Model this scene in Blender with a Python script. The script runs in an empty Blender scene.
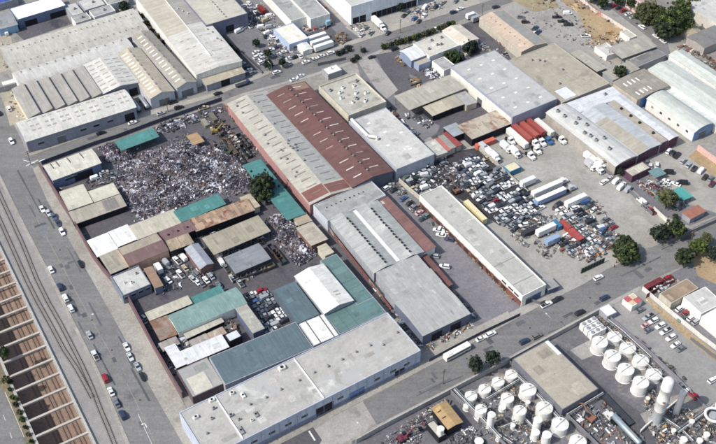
import bpy, bmesh, math, random
from mathutils import Vector, Matrix
R = math.radians
random.seed(11)
S = bpy.context.scene
C = S.collection
# ------------------------------------------------------------------ camera, sky, sun, exposure
F, TH, H = 1025.0, R(43), 315.0
cd = bpy.data.cameras.new('camera'); cam = bpy.data.objects.new('camera', cd); C.objects.link(cam)
cam.location = (0, 0, H); cam.rotation_euler = (R(90) - TH, 0, 0)
cd.sensor_width = 36; cd.lens = F / 716 * 36; cd.clip_start = 1; cd.clip_end = 6000
S.camera = cam
W = bpy.data.worlds.new('World'); S.world = W; W.use_nodes = True
nt = W.node_tree; sky = nt.nodes.new('ShaderNodeTexSky'); sky.sky_type = 'NISHITA'; sky.sun_disc = False
SUN_AZ, SUN_EL = 26, 47           # light travels towards this bearing from +X
sky.sun_elevation = R(SUN_EL); sky.sun_rotation = R(244)
sky.air_density = 1.3; sky.dust_density = 2.2; sky.ozone_density = 1.0
bg = nt.nodes['Background']; bg.inputs[1].default_value = 0.15; nt.links.new(sky.outputs[0], bg.inputs[0])
sl = bpy.data.lights.new('sun', 'SUN'); sl.energy = 4.2; sl.angle = R(0.5); sl.color = (1, .96, .90)
so = bpy.data.objects.new('sun', sl); C.objects.link(so)
so.rotation_euler = Vector((math.cos(R(SUN_AZ)) * math.cos(R(SUN_EL)), math.sin(R(SUN_AZ)) * math.cos(R(SUN_EL)), -math.sin(R(SUN_EL)))).to_track_quat('-Z', 'Y').to_euler()
S.view_settings.view_transform = 'Standard'; S.view_settings.look = 'None'
S.cycles.filter_width = 1.7
S.view_settings.exposure = 0.0; S.view_settings.gamma = 1

# ------------------------------------------------------------------ geometry helpers
A_, B_ = R(120.7), R(31.4)        # the two bearings of the street grid
c43, s43 = math.cos(TH), math.sin(TH)
def P(u, v, z=0.0):               # a point of the photograph as a point of the ground (or of height z)
    a = 222.0 - v
    d = (u - 358.0, F * c43 + a * s43, -F * s43 + a * c43)
    t = (H - z) / -d[2]
    return (d[0] * t, d[1] * t)
def mpp(u, v, z=0): return P(u + 1, v, z)[0] - P(u, v, z)[0]

def tag(o, label=None, cat=None, group=None, kind=None):
    if label: o['label'] = label
    if cat: o['category'] = cat
    if group: o['group'] = group
    if kind: o['kind'] = kind
    return o
def empty(name, loc, rz=0):
    o = bpy.data.objects.new(name, None); C.objects.link(o); o.location = loc; o.rotation_euler = (0, 0, rz)
    o.empty_display_size = .5
    return o

class MB:
    def __init__(s): s.v = []; s.f = []; s.m = []; s.sm = []
    def add(s, vs, fs, mi=0, sm=False):
        n = len(s.v); s.v += [tuple(p) for p in vs]
        for f in fs: s.f.append(tuple(i + n for i in f)); s.m.append(mi); s.sm.append(sm)
    def box(s, c, d, rz=0, mi=0, tilt=0, ty=0):
        x, y, z = d[0] / 2, d[1] / 2, d[2] / 2
        M = Matrix.Translation(c) @ Matrix.Rotation(rz, 4, 'Z') @ Matrix.Rotation(tilt, 4, 'X') @ Matrix.Rotation(ty, 4, 'Y')
        vs = [M @ Vector(p) for p in ((-x,-y,-z),(x,-y,-z),(x,y,-z),(-x,y,-z),(-x,-y,z),(x,-y,z),(x,y,z),(-x,y,z))]
        s.add(vs, ((0,3,2,1),(4,5,6,7),(0,1,5,4),(1,2,6,5),(2,3,7,6),(3,0,4,7)), mi)
        return s
    def prism(s, prof, t0, t1, axis='y', mi=0):     # closed outline (s,z) pushed along an axis
        n = len(prof); g = (lambda q, t: (q[0], t, q[1])) if axis == 'y' else (lambda q, t: (t, q[0], q[1]))
        ar = sum(prof[i][0] * prof[(i+1) % n][1] - prof[(i+1) % n][0] * prof[i][1] for i in range(n))
        if (ar < 0) != (axis == 'x'): prof = prof[::-1]
        # axis y: ccw in (x,z) seen from -y
        vs = [g(q, t0) for q in prof] + [g(q, t1) for q in prof]
        fs = [tuple(range(n)), tuple(range(2 * n - 1, n - 1, -1))]
        fs += [(i, i + n, (i + 1) % n + n, (i + 1) % n) for i in range(n)]
        s.add(vs, fs, mi); return s
    def slab(s, poly, z0, z1, mi=0):
        n = len(poly); ar = sum(poly[i][0] * poly[(i+1) % n][1] - poly[(i+1) % n][0] * poly[i][1] for i in range(n))
        if ar < 0: poly = poly[::-1]
        vs = [(p[0], p[1], z0) for p in poly] + [(p[0], p[1], z1) for p in poly]
        fs = [tuple(range(n - 1, -1, -1)), tuple(range(n, 2 * n))] + [(i, (i + 1) % n, (i + 1) % n + n, i + n) for i in range(n)]
        s.add(vs, fs, mi); return s
    def lathe(s, prof, c=(0, 0, 0), n=24, mi=0, sm=True, axis='z'):   # (r,z) from bottom to top
        vs = []; fs = []
        for r, z in prof:
            for k in range(n):
                a = 2 * math.pi * k / n; x, y = r * math.cos(a), r * math.sin(a)
                vs.append((c[0] + x, c[1] + y, c[2] + z) if axis == 'z' else (c[0] + z, c[1] + x, c[2] + y))
        for i in range(len(prof) - 1):
            for k in range(n):
                k2 = (k + 1) % n; fs.append((i*n+k, i*n+k2, (i+1)*n+k2, (i+1)*n+k))
        s.add(vs, fs, mi, sm)
        m = len(prof) - 1
        s.add([vs[k] for k in range(n)], [tuple(range(n - 1, -1, -1))], mi)
        s.add([vs[m*n+k] for k in range(n)], [tuple(range(n))], mi)
        return s
    def tube(s, p, q, r0, r1=None, n=8, mi=0):
        r1 = r0 if r1 is None else r1
        p, q = Vector(p), Vector(q); d = (q - p)
        if d.length < 1e-5: return s
        M = d.to_track_quat('Z', 'Y').to_matrix()
        vs = [p + M @ Vector((r0 * math.cos(2*math.pi*k/n), r0 * math.sin(2*math.pi*k/n), 0)) for k in range(n)]
        vs += [q + M @ Vector((r1 * math.cos(2*math.pi*k/n), r1 * math.sin(2*math.pi*k/n), 0)) for k in range(n)]
        s.add(vs, [(k, (k+1) % n, (k+1) % n + n, k + n) for k in range(n)], mi, n > 6)
        s.add(vs, [tuple(range(n-1, -1, -1)), tuple(range(n, 2*n))], mi)
        return s
    def mesh(s, name, mats):
        me = bpy.data.meshes.new(name); me.from_pydata(s.v, [], s.f)
        for m in (mats if isinstance(mats, (list, tuple)) else [mats]): me.materials.append(m)
        me.polygons.foreach_set('material_index', s.m); me.polygons.foreach_set('use_smooth', s.sm)
        me.update(); return me
    def build(s, name, mats, parent=None):
        o = bpy.data.objects.new(name, s.mesh(name, mats)); C.objects.link(o)
        if parent: o.parent = parent
        return o

# ------------------------------------------------------------------ materials
def _n(t, ty, **k):
    n = t.nodes.new(ty)
    for a, b in k.items():
        if isinstance(a, str) and a.startswith('i_'): n.inputs[a[2:].replace('_', ' ')].default_value = b
        else: setattr(n, a, b)
    return n
MC = {}; MCOL = {}
def mat(key, col, rough=.85, big=.18, bigs=.06, fine=.10, fines=1.5, streak=None, panel=None, spots=None, metal=0, coat=0, bump=0, rib=None, spec=.3, coord='obj'):
    """procedural surface. streak: 'x'/'y' = weather streaks along that axis; panel=(w,l,amount,axis) sheet by sheet tint;
    spots=(colour, scale, threshold) stains with a shape of their own; rib=(period,axis)"""
    if key in MC: return MC[key]
    m = bpy.data.materials.new(key); m.use_nodes = True; t = m.node_tree; L = t.links.new
    b = t.nodes['Principled BSDF']; b.inputs['Roughness'].default_value = rough; b.inputs['Metallic'].default_value = metal
    b.inputs['Specular IOR Level'].default_value = spec; b.inputs['Coat Weight'].default_value = coat
    tc = _n(t, 'ShaderNodeTexCoord'); oi = _n(t, 'ShaderNodeObjectInfo')
    mul = _n(t, 'ShaderNodeVectorMath', operation='MULTIPLY'); cmb = _n(t, 'ShaderNodeCombineXYZ')
    L(oi.outputs['Random'], cmb.inputs[0]); L(oi.outputs['Random'], cmb.inputs[1]); L(cmb.outputs[0], mul.inputs[0]); mul.inputs[1].default_value = (317, 171, 0)
    ad = _n(t, 'ShaderNodeVectorMath', operation='ADD'); L(tc.outputs['Object'], ad.inputs[0]); L(mul.outputs[0], ad.inputs[1]); V = ad.outputs[0]
    cur = None
    def mixmul(fac_out, lo, hi, prev):
        mr = _n(t, 'ShaderNodeMapRange'); L(fac_out, mr.inputs[0]); mr.inputs[1].default_value = .3; mr.inputs[2].default_value = .7
        mr.inputs[3].default_value = lo; mr.inputs[4].default_value = hi
        vm = _n(t, 'ShaderNodeVectorMath', operation='SCALE')
        if prev is None: vm.inputs[0].default_value = col[:3]
        else: L(prev, vm.inputs[0])
        L(mr.outputs[0], vm.inputs['Scale']); return vm.outputs[0]
    n1 = _n(t, 'ShaderNodeTexNoise'); n1.inputs['Scale'].default_value = bigs; n1.inputs['Detail'].default_value = 6; n1.inputs['Roughness'].default_value = .62; L(V, n1.inputs['Vector'])
    cur = mixmul(n1.outputs[0], 1 - big, 1 + big, cur)
    n2 = _n(t, 'ShaderNodeTexNoise'); n2.inputs['Scale'].default_value = fines; n2.inputs['Detail'].default_value = 4; n2.inputs['Roughness'].default_value = .7; L(V, n2.inputs['Vector'])
    fi = min(.3, fine * 1.8); cur = mixmul(n2.outputs[0], 1 - fi, 1 + fi * .9, cur)
    if fines < 2.6 and bigs < .45:
        n5 = _n(t, 'ShaderNodeTexNoise'); n5.inputs['Scale'].default_value = .33; n5.inputs['Detail'].default_value = 5; n5.inputs['Roughness'].default_value = .7; n5.inputs['Distortion'].default_value = .3; L(V, n5.inputs['Vector'])
        cur = mixmul(n5.outputs[0], .88, 1.09, cur)
    if streak:
        mp = _n(t, 'ShaderNodeMapping'); L(V, mp.inputs[0])
        if streak in 'AB': mp.inputs['Rotation'].default_value = (0, 0, -R(120.7 if streak == 'A' else 31.4))
        mp.inputs['Scale'].default_value = {'A': (.018, .55, 1), 'B': (.018, .55, 1), 'x': (.06, 1.1, 1), 'y': (1.1, .06, 1), 'z': (1.2, 1.2, .12)}[streak]
        n3 = _n(t, 'ShaderNodeTexNoise'); n3.inputs['Scale'].default_value = 1; n3.inputs['Detail'].default_value = 3; L(mp.outputs[0], n3.inputs['Vector'])
        cur = mixmul(n3.outputs[0], *((.9, 1.09) if streak in 'AB' else (.88, 1.09)), cur)
    if panel:
        w, l, am, ax = panel
        mp = _n(t, 'ShaderNodeMapping'); L(V, mp.inputs[0])
        if ax == 'y': mp.inputs['Rotation'].default_value = (0, 0, R(90))
        br = _n(t, 'ShaderNodeTexBrick'); L(mp.outputs[0], br.inputs['Vector'])
        br.inputs['Scale'].default_value = 1; br.inputs['Brick Width'].default_value = l; br.inputs['Row Height'].default_value = w
        br.inputs['Mortar Size'].default_value = .035; br.inputs['Mortar Smooth'].default_value = .3; br.inputs['Bias'].default_value = 0
        br.inputs['Color1'].default_value = (1 - am,) * 3 + (1,); br.inputs['Color2'].default_value = (1 + am * .6,) * 3 + (1,); br.inputs['Mortar'].default_value = (1 - am * 1.6,) * 3 + (1,)
        vm = _n(t, 'ShaderNodeVectorMath', operation='MULTIPLY'); L(cur, vm.inputs[0]); L(br.outputs[0], vm.inputs[1]); cur = vm.outputs[0]
    if spots:
        for sc_, scale, th in (spots if isinstance(spots, list) else [spots]):
            n4 = _n(t, 'ShaderNodeTexNoise'); n4.inputs['Scale'].default_value = scale; n4.inputs['Detail'].default_value = 7; n4.inputs['Roughness'].default_value = .66
            n4.inputs['Distortion'].default_value = .4; L(V, n4.inputs['Vector'])
            mr = _n(t, 'ShaderNodeMapRange'); L(n4.outputs[0], mr.inputs[0]); mr.inputs[1].default_value = th; mr.inputs[2].default_value = th + .09
            mx = _n(t, 'ShaderNodeMix', data_type='RGBA'); L(mr.outputs[0], mx.inputs[0]); L(cur, mx.inputs[6]); mx.inputs[7].default_value = (*sc_, 1); cur = mx.outputs[2]
    L(cur, b.inputs['Base Color'])
    if rib:
        mp = _n(t, 'ShaderNodeMapping'); L(tc.outputs['Object'], mp.inputs[0])
        wv = _n(t, 'ShaderNodeTexWave', wave_type='BANDS', bands_direction='X' if rib[1] == 'x' else 'Y'); wv.inputs['Scale'].default_value = .314 / rib[0]
        L(mp.outputs[0], wv.inputs['Vector'])
        bp = _n(t, 'ShaderNodeBump'); bp.inputs['Strength'].default_value = .3; bp.inputs['Distance'].default_value = .035
        L(wv.outputs[0], bp.inputs['Height']); L(bp.outputs[0], b.inputs['Normal'])
    elif bump:
        bp = _n(t, 'ShaderNodeBump'); bp.inputs['Strength'].default_value = bump; bp.inputs['Distance'].default_value = .2
        L(n2.outputs[0], bp.inputs['Height']); L(bp.outputs[0], b.inputs['Normal'])
    MC[key] = m; MCOL[m.name] = tuple(col[:3]); return m
def hx(s):                                  # sRGB hex to linear
    r = [int(s[i:i+2], 16) / 255 for i in (0, 2, 4)]
    return tuple(c / 12.92 if c <= .04045 else ((c + .055) / 1.055) ** 2.4 for c in r)
def metalroof(key, hexc, ax, sp=None, big=.1, am=.07, streak=True):     # ax = axis the sheets run along
    c = hx(hexc); sp = (sp if isinstance(sp, list) else [sp] if sp else []) + [(tuple(q * k for q, k in zip(c, (.84, .79, .74))), .17, .60)]
    return mat(key + ax, c, .6, big, .09, .06, 2.2, streak=ax if streak else None, panel=(1.05, 7.5, am, 'x' if ax == 'x' else 'y'), rib=(1.05, 'y' if ax == 'x' else 'x'), spots=sp)
def flatroof(key, hexc, sp=None, big=.10, am=.03):
    
    c = hx(hexc); sp = (sp if isinstance(sp, list) else [sp] if sp else []) + [(tuple(q * .76 for q in c), .10, .585), (tuple(q * .8 for q in c), .6, .66)]
    return mat(key, c, .9, big, .07, .07, 1.3, panel=(3.0, 18, am, 'x'), spots=sp)
def wallm(key, hexc, sp=None): return mat(key, hx(hexc), .85, .08, .1, .06, 2, streak='z', spots=sp)
RUST = hx('7a5648')
GLASS = mat('window_glass', (.02, .025, .035), .12, .1, 1, .05, 3, spec=.6)
DARK = mat('dark_opening', (.018, .018, .026), .8, .2, .5)
DOORM = mat('door_grey', hx('6f7377'), .6, .06, .3, streak='z')
TRIM = mat('trim_white', hx('d9d9d4'), .6, .05, .5)
GALV = mat('galvanised', hx('a9adb0'), .45, .12, .6, .1, 4, metal=.4)
UNIT = mat('unit_white', hx('d4d4ce'), .6, .1, .8, .08, 4)
UNITG = mat('unit_grey', hx('8b8d8e'), .6, .12, .8, .1, 4)
SKYL = mat('skylight_panel', hx('e6e6e0'), .4, .05, .6, .06, 3)
SKYD = mat('skylight_grey', hx('9b968a'), .5, .08, .6, .06, 3)
POST = mat('steel_post', hx('6c6e72'), .6, .1, .8)

# ------------------------------------------------------------------ the grid frame of the whole district
def G(a, b, o=None): # grid coords -> world (a along A, b along B)
    return (a * math.cos(A_) + b * math.cos(B_), a * math.sin(A_) + b * math.sin(B_))
def Ginv(x, y):
    # A_ and B_ nearly orthogonal
    ca, sa, cb, sb = math.cos(A_), math.sin(A_), math.cos(B_), math.sin(B_)
    det = ca * sb - cb * sa
    return ((x * sb - y * cb) / det, (ca * y - sa * x) / det)

# ------------------------------------------------------------------ ground, roads, trench
def sheet(name, px, z, m, label=None, px_is_world=False, thick=None):
    pts = px if px_is_world else [P(u, v, z) for u, v in px]
    n = len(pts); ar = sum(pts[i][0] * pts[(i+1) % n][1] - pts[(i+1) % n][0] * pts[i][1] for i in range(n))
    if ar < 0: pts = pts[::-1]
    bm = bmesh.new(); vs = [bm.verts.new((x, y, z)) for x, y in pts]
    if thick:
        f = bm.faces.new(vs); lo = [bm.verts.new((x, y, z - thick)) for x, y in pts]
        for i in range(n): bm.faces.new((vs[i], lo[i], lo[(i+1) % n], vs[(i+1) % n]))
    else: bm.faces.new(vs)
    bmesh.ops.triangulate(bm, faces=[f for f in bm.faces if len(f.verts) > 4])
    me = bpy.data.meshes.new(name); bm.to_mesh(me); bm.free(); me.materials.append(m)
    o = bpy.data.objects.new(name, me); C.objects.link(o); o['kind'] = 'structure'
    if label: o['label'] = label
    return o
M_GROUND = mat('ground_concrete', hx('8d8a84'), .95, .22, .025, .12, .6, spots=[(hx('77746f'), .035, .56), (hx('a39d90'), .05, .6)])
M_ASPH = mat('asphalt', hx('757473'), .92, .13, .03, .12, 1.3, streak='B', spots=[(hx('58585b'), .05, .61), (hx('7e7d7c'), .08, .66), (hx('504f53'), .25, .68)])
M_ASPHL = mat('asphalt_left', hx('787776'), .92, .13, .03, .12, 1.2, streak='A', spots=[(hx('5a5b60'), .05, .59), (hx('83817e'), .06, .65), (hx('505055'), .25, .68)])
M_YDARK = mat('yard_asphalt_dark', hx('58565a'), .92, .2, .04, .14, .8, spots=[(hx('3f3f48'), .07, .57), (hx('6b6a6c'), .1, .63)])
M_YMID = mat('yard_asphalt_mid', hx('737275'), .92, .18, .04, .12, .9, spots=[(hx('5d5d63'), .06, .6), (hx('8a8783'), .07, .62)])
M_YLIGHT = mat('yard_concrete', hx('9a9791'), .95, .16, .035, .08, .8, spots=[(hx('8a867f'), .04, .53), (hx('7b7773'), .06, .63), (hx('b2aa9a'), .06, .64)])
M_YOIL = mat('yard_oily', hx('3d3b3e'), .9, .25, .06, .2, .9, spots=[(hx('5d5a58'), .08, .60)])
M_DIRT = mat('dirt', hx('9f8b6e'), .98, .16, .06, .14, 1.0, spots=[(hx('8c7658'), .08, .55), (hx('c0ab88'), .07, .6)])
M_WALK = mat('pavement_concrete', hx('9b978f'), .92, .16, .05, .12, 1.2, panel=(1.5, 1.5, .05, 'x'), spots=[(hx('89847a'), .09, .56), (hx('b3aca0'), .06, .62), (hx('76726b'), .3, .67)])
M_WALKG = mat('pavement_grey', hx('9b9893'), .92, .14, .05, .1, 1.2, spots=(hx('7e7b77'), .08, .56))
M_GRAVEL = mat('ballast', hx('8e8b88'), .98, .14, .04, .16, 2.5, spots=[(hx('807c79'), .04, .55), (hx('a7a29b'), .09, .62)])
M_VERGE = mat('verge_soil', hx('7a705e'), .98, .3, .1, .25, 1.5, spots=(hx('565a40'), .2, .54))
M_LINE = mat('road_paint', hx('d8d8d4'), .8, .2, .5, .25, 3)
M_YEL = mat('road_paint_yellow', hx('8f897a'), .8, .15, .5, .2, 2)

rim = Ginv(*P(58.7, 370))[1]            # east edge of the rail trench in grid coords
TW = 17.5; DEPTH = 9.0
EA0, EA1 = -500, 1500
M_RIM = mat('trench_concrete', hx('aba8a3'), .9, .1, .1, .08, 1, streak='z')
M_FLOOR = mat('trench_ballast', hx('8a7568'), .98, .16, .08, .14, 2.4, spots=(hx('665a54'), .12, .6))
sheet('ground', [G(EA0, rim + 1.1), G(EA0, 1500), G(EA1, 1500), G(EA1, rim + 1.1)], 0, M_GROUND, px_is_world=True)
sheet('ground', [G(EA0, -900), G(EA0, rim - TW - 1.0), G(EA1, rim - TW - 1.0), G(EA1, -900)], 0, M_VERGE, px_is_world=True)
sheet('trench_floor', [G(EA0, rim - TW - .5), G(EA0, rim + .5), G(EA1, rim + .5), G(EA1, rim - TW - .5)], -DEPTH, M_FLOOR, px_is_world=True)
def gridbox(mb, a0, a1, b0, b1, z0, z1, mi=0):
    mb.slab([G(a0, b0), G(a0, b1), G(a1, b1), G(a1, b0)], z0, z1, mi)
for b0, b1 in ((rim, rim + 1.1), (rim - TW - 1.0, rim - TW)):
    mb = MB(); gridbox(mb, EA0, EA1, b0, b1, -DEPTH - .3, .35); o = mb.build('trench_wall', M_RIM); tag(o, kind='structure')
mb = MB(); gridbox(mb, EA0, EA1, rim - .35, rim + .55, .353, .95); o = mb.build('trench_barrier', M_RIM); tag(o, 'pale concrete barrier along the east rim of the railway trench', 'barrier')
# rails in the trench (3 tracks) and beside it
M_RAIL = mat('rail_steel', hx('5d544e'), .5, .1, .5, metal=.3)
M_TIE = mat('sleepers', hx('7d6c62'), .95, .25, .3)
def track(line, z, name, label, group, gauge=1.435, dbl=True):
    """line: world points; one thing with rails and sleepers"""
    e = empty(name, (*line[0], z)); tag(e, label, 'railway track', group)
    ox, oy = line[0]
    for sgn in (-1, 1):
        m = MB()
        for (x0, y0), (x1, y1) in zip(line, line[1:]):
            d = Vector((x1 - x0, y1 - y0)); n = Vector((-d.y, d.x)).normalized() * gauge / 2 * sgn; an = math.atan2(d.y, d.x)
            m.box(((x0 + x1) / 2 + n.x - ox, (y0 + y1) / 2 + n.y - oy, .17 + .001 * sgn), (d.length, .17, .16), an)
        m.build('rail', M_RAIL, e)
    m = MB()
    for (x0, y0), (x1, y1) in zip(line, line[1:]):
        d = Vector((x1 - x0, y1 - y0)); an = math.atan2(d.y, d.x); k = int(d.length / .75)
        for i in range(k):
            f = (i + .5) / k; m.box((x0 + d.x * f - ox, y0 + d.y * f - oy, .045), (.26, 2.5, .09), an)
    m.build('sleepers', M_TIE, e)
a_lo, a_hi = Ginv(*P(97, 470))[0] - 10, Ginv(*P(-10, 225))[0] + 30
for i, (f, w) in enumerate(((.42, 'western'), (.64, 'middle'), (.86, 'eastern'))):
    b = rim - TW + TW * f
    track([G(a_lo, b), G(a_hi, b)], -DEPTH, 'railway_track', w + ' railway track on the brown ballast at the bottom of the trench', 'tracks in the trench')
M_TIE = mat('sleepers_upper', hx('827d78'), .95, .2, .3)
def dense(px, n=10):
    w = [P(*p) for p in px]; return w
rt1 = [(-12,170),(2,200),(22,243),(37,280),(48.5,303),(60,323),(74,350),(82,366),(92,388),(100,409),(108,428),(116,448),(124,468)]
rt2 = [(-22,178),(-4,212),(10,243),(27,281),(36.5,300),(50,324),(64,350),(76,368),(86,386),(92.5,398)]
for rt, lab in ((rt1, 'right one of two railway tracks on the pale gravel strip, nearer the road'), (rt2, 'left one of two railway tracks on the gravel strip, merging into the other')):
    track([P(*q) for q in rt], .01, 'railway_track', lab, 'tracks on the gravel strip')
# struts
ends = [(26.8,306.9),(32.7,319.5),(39.4,332),(45.2,345.4),(52,358.8),(57.8,372.5),(64.5,386.8),(72,401.8),(78.8,417),(87,432.8)]
aa = [Ginv(*P(u, v))[0] for u, v in ends]; sp_ = (aa[0] - aa[-1]) / 9
M_STRUT = mat('strut_concrete', hx('b4aca2'), .85, .08, .3, .06, 2)
ordn = ['first','second','third','fourth','fifth','sixth','seventh','eighth','ninth','tenth','eleventh','twelfth','thirteenth','fourteenth','fifteenth','sixteenth','seventeenth','eighteenth','nineteenth','twentieth','twenty-first','twenty-second','twenty-third','twenty-fourth']
for k in range(-2, 17):
    a = aa[-1] + sp_ * k
    mb = MB(); bc = rim - TW / 2; L0 = TW + .6
    o = mb.box((0, 0, 0), (L0, .9, .8)).build('concrete_strut', M_STRUT); x, y = G(a, bc); o.location = (x, y, -.1); o.rotation_euler = (0, 0, B_)
    tag(o, ordn[k + 2] + ' pale concrete strut across the railway trench, counted from the bottom of the photo', 'strut', 'concrete struts across the railway trench')

# roads
ROAD_L = [(-40,95),(0,95),(20,137),(27,152),(30,163),(47,200),(67,236),(99,292),(121,331),(148,383),(183,444),(200,475),(145,475),(130,444),(100,373),(70,313),(55,282),(25,225),(-8,158),(-40,96)]
sheet('road', [(-30,60),(0,96),(20,137),(27,152),(30,163),(47,200),(67,236),(99,292),(121,331),(148,383),(183,444),(210,492),(154,492),(130,444),(100,373),(70,313),(55,282),(25,225),(-8,158),(-50,90)], .008, M_ASPHL, 'wide grey asphalt road beside the railway')
sheet('road', [(24,157),(120,124),(210,98),(240,86),(285,67),(360,42),(410,25.5),(480,3.5),(520,-9),(560,-22),(585,-22),(545,-10),(520,-1),(480,13.5),(467,18),(382,49),(360,58),(312,74),(240,94),(212,105),(166,119),(120,136),(35,169),(30,163)], .012, M_ASPH, 'grey asphalt street crossing the upper part')
sheet('road', [(363,402),(410,376),(480,339),(540,306),(584,284),(614,265),(657,245),(716,217),(780,186),(800,207),(740,238),(716,250),(680,267),(629,291),(600,307),(550,334),(503,360),(480,372),(377,425)], .012, M_ASPH, 'grey asphalt street running past the tank farm')
sheet('road', [(-30,372),(0,385),(26,444),(45,490),(-60,490)], .008, M_ASPH, 'grey road at the lower left corner')
sheet('road', [(594,-8),(606,-14),(640,10),(668,44),(672,60),(660,60),(640,40)], .008, M_ASPH, 'lane with parked red cars at the top')
sheet('path', [(338,414),(363,401),(377,425),(352,438),(300,470),(255,470)], .008, M_WALKG, 'concrete apron left of the street')
sheet('path', [(280,444),(313,427),(322,440),(310,460),(270,460)], .014, M_YDARK, 'dark asphalt patch in front of the blue warehouse')
def walk(line, wpx, m=M_WALK, z=.13, lab=None):     # kerbed pavement from a line of points and its far edge
    sheet('pavement', line + wpx[::-1], z, m, lab, thick=.13)
walk([(330,418),(360,402),(410,376),(480,339),(512,321)], [(322,410),(352,394),(418,355),(478,326),(508,311)], lab='beige pavement in front of the blue warehouse')
walk([(512,321),(540,306),(584,284),(612,266)], [(509,313),(537,299),(581,277.5),(609,261)], M_WALKG, lab='grey pavement north of the street')
walk([(377,425),(480,372),(503,360),(550,334),(600,307),(640,286)], [(379,429),(481.5,376),(505,363.6),(552,337.5),(602,310.5),(642,289)], M_WALKG, lab='narrow pavement along the tank farm wall')
walk([(33,168),(47,200),(67,236),(99,292),(121,331),(148,383),(183,444),(195,466)], [(40,165),(55,195),(75,226),(111,281),(126,298),(155,352),(180,396),(214,462)], M_WALK, lab='wide beige pavement along the maroon wall')
walk([(30,156),(120,124),(210,98),(240,86),(285,67),(360,42),(410,25.5),(480,3.5)], [(28.5,151),(118,120),(209,94),(239,82),(284,63),(359,38),(408,19),(478,-2)], M_WALK, lab='pavement on the far side of the upper street')
walk([(240,94),(312,74),(360,58),(382,49)], [(241,96),(313,76.5),(361,61),(383,52)], M_WALKG, lab='pavement on the near side of the upper street')
walk([(-8,158),(25,225),(55,282),(70,313),(100,373),(130,444),(140,470)], [(-11,158),(22,226),(52,283),(67,314),(97,374),(126.5,445),(137,470)], M_WALK, lab='thin pavement beside the railway strip')
sheet('path', [(-11,158),(22,226),(52,283),(67,314),(97,374),(126.5,445),(137,470),(110,470),(97,446),(58.9,370),(0,249),(-30,190)], .006, M_GRAVEL, 'pale gravel strip with railway tracks')
# painted marks
def line_px(pts, w, z, m, name='road_marking', dash=None):
    mb = MB()
    ws = [P(*p) for p in pts]
    for (x0, y0), (x1, y1) in zip(ws, ws[1:]):
        d = Vector((x1 - x0, y1 - y0)); L = d.length; an = math.atan2(d.y, d.x); t = 0
        while t < L:
            l = min(dash[0] if dash else L, L - t); f = (t + l / 2) / L
            mb.box((x0 + d.x * f, y0 + d.y * f, z), (l, w, .004), an); t += l + (dash[1] if dash else 0) + 1e-4
    o = mb.build(name, m); o['kind'] = 'structure'; return o
line_px([(26,196),(40,225),(77,294),(120,370),(134,398),(152,436),(158,450)], .22, .014, M_YEL)
line_px([(138,414),(150,440),(156,452)], .15, .014, M_LINE)
line_px([(23,160),(35,163)], .3, .02, M_LINE); line_px([(26,166),(38,160)], .5, .026, M_LINE)
line_px([(39,161.5),(45,159)], .6, .02, M_LINE)
line_px([(5,392),(24,437)], .15, .014, M_LINE); line_px([(-3,398),(14,444)], .15, .014, M_LINE, dash=(3, 6))
line_px([(382,408),(470,363),(560,317),(650,270),(716,236)], .12, .018, M_YEL, dash=(3, 9))
line_px([(309,431),(315,440.5)], .6, .02, M_LINE)
def arrow(u, v, ang):
    mb = MB(); mb.slab([(-1.8,-.15),(.2,-.15),(.2,.15),(-1.8,.15)], 0, .004); mb.slab([(.2,-.15),(.5,.2),(.5,.7),(.2,.7),(.2,.15)], 0, .004); mb.slab([(-.1,.7),(.8,.7),(.35,1.5)], 0, .004)
    o = mb.build('road_marking', M_LINE); o.location = (*P(u, v), .02); o.rotation_euler = (0, 0, ang); o['kind'] = 'structure'
arrow(145, 424, A_); arrow(95, 314, A_)
def patches(px, ang, n, seed, base, road):
    rp = random.Random(seed); pg = [P(*q) for q in px]; xs = [q[0] for q in pg]; ys = [q[1] for q in pg]; k = 0
    dk = [mat('asphalt_patch_%s%d' % (road, i), tuple(c * f for c in hx('6b6c70')), .93, .12, .1, .15, 1.5) for i, f in enumerate((.62, .78, 1.22))]
    while k < n:
        x, y = rp.uniform(min(xs), max(xs)), rp.uniform(min(ys), max(ys))
        l, w = rp.choice(((rp.uniform(2, 7), rp.uniform(1, 2.4)), (rp.uniform(8, 26), rp.uniform(.5, .9)), (rp.uniform(1, 3), rp.uniform(1, 3)))); a = ang + rp.choice((0, 0, 0, math.pi / 2)) * (l < 8)
        q = [(x + math.cos(a)*i*l/2 - math.sin(a)*j*w/2, y + math.sin(a)*i*l/2 + math.cos(a)*j*w/2) for i, j in ((-1,-1),(1,-1),(1,1),(-1,1))]
        if not all(inside(u[0], u[1], pg) for u in q): continue
        k += 1; sheet('asphalt_patch', q, base + .0007 * k, dk[rp.randrange(3)], px_is_world=True)
def inside(x, y, pg):
    r = False; j = len(pg) - 1
    for i in range(len(pg)):
        (xi, yi), (xj, yj) = pg[i], pg[j]
        if (yi > y) != (yj > y) and x < (xj - xi) * (y - yi) / (yj - yi) + xi: r = not r
        j = i
    return r
patches([(-8,158),(26,158),(47,200),(67,236),(99,292),(121,331),(148,383),(183,444),(130,444),(100,373),(70,313),(55,282),(25,225)], A_, 34, 1, .0085, 'a')
patches([(363,402),(410,376),(480,339),(540,306),(584,284),(614,265),(657,245),(716,217),(716,250),(680,267),(629,291),(600,307),(550,334),(503,360),(480,372),(377,425)], B_, 30, 2, .0125, 'b')
patches([(30,160),(120,124),(210,98),(285,67),(360,42),(410,25.5),(480,3.5),(480,13.5),(467,18),(382,49),(312,74),(240,94),(166,119),(120,136)], B_, 18, 3, .0125, 'b')
IRON = mat('manhole_iron', hx('4a4746'), .7, .1, .5)
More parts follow.
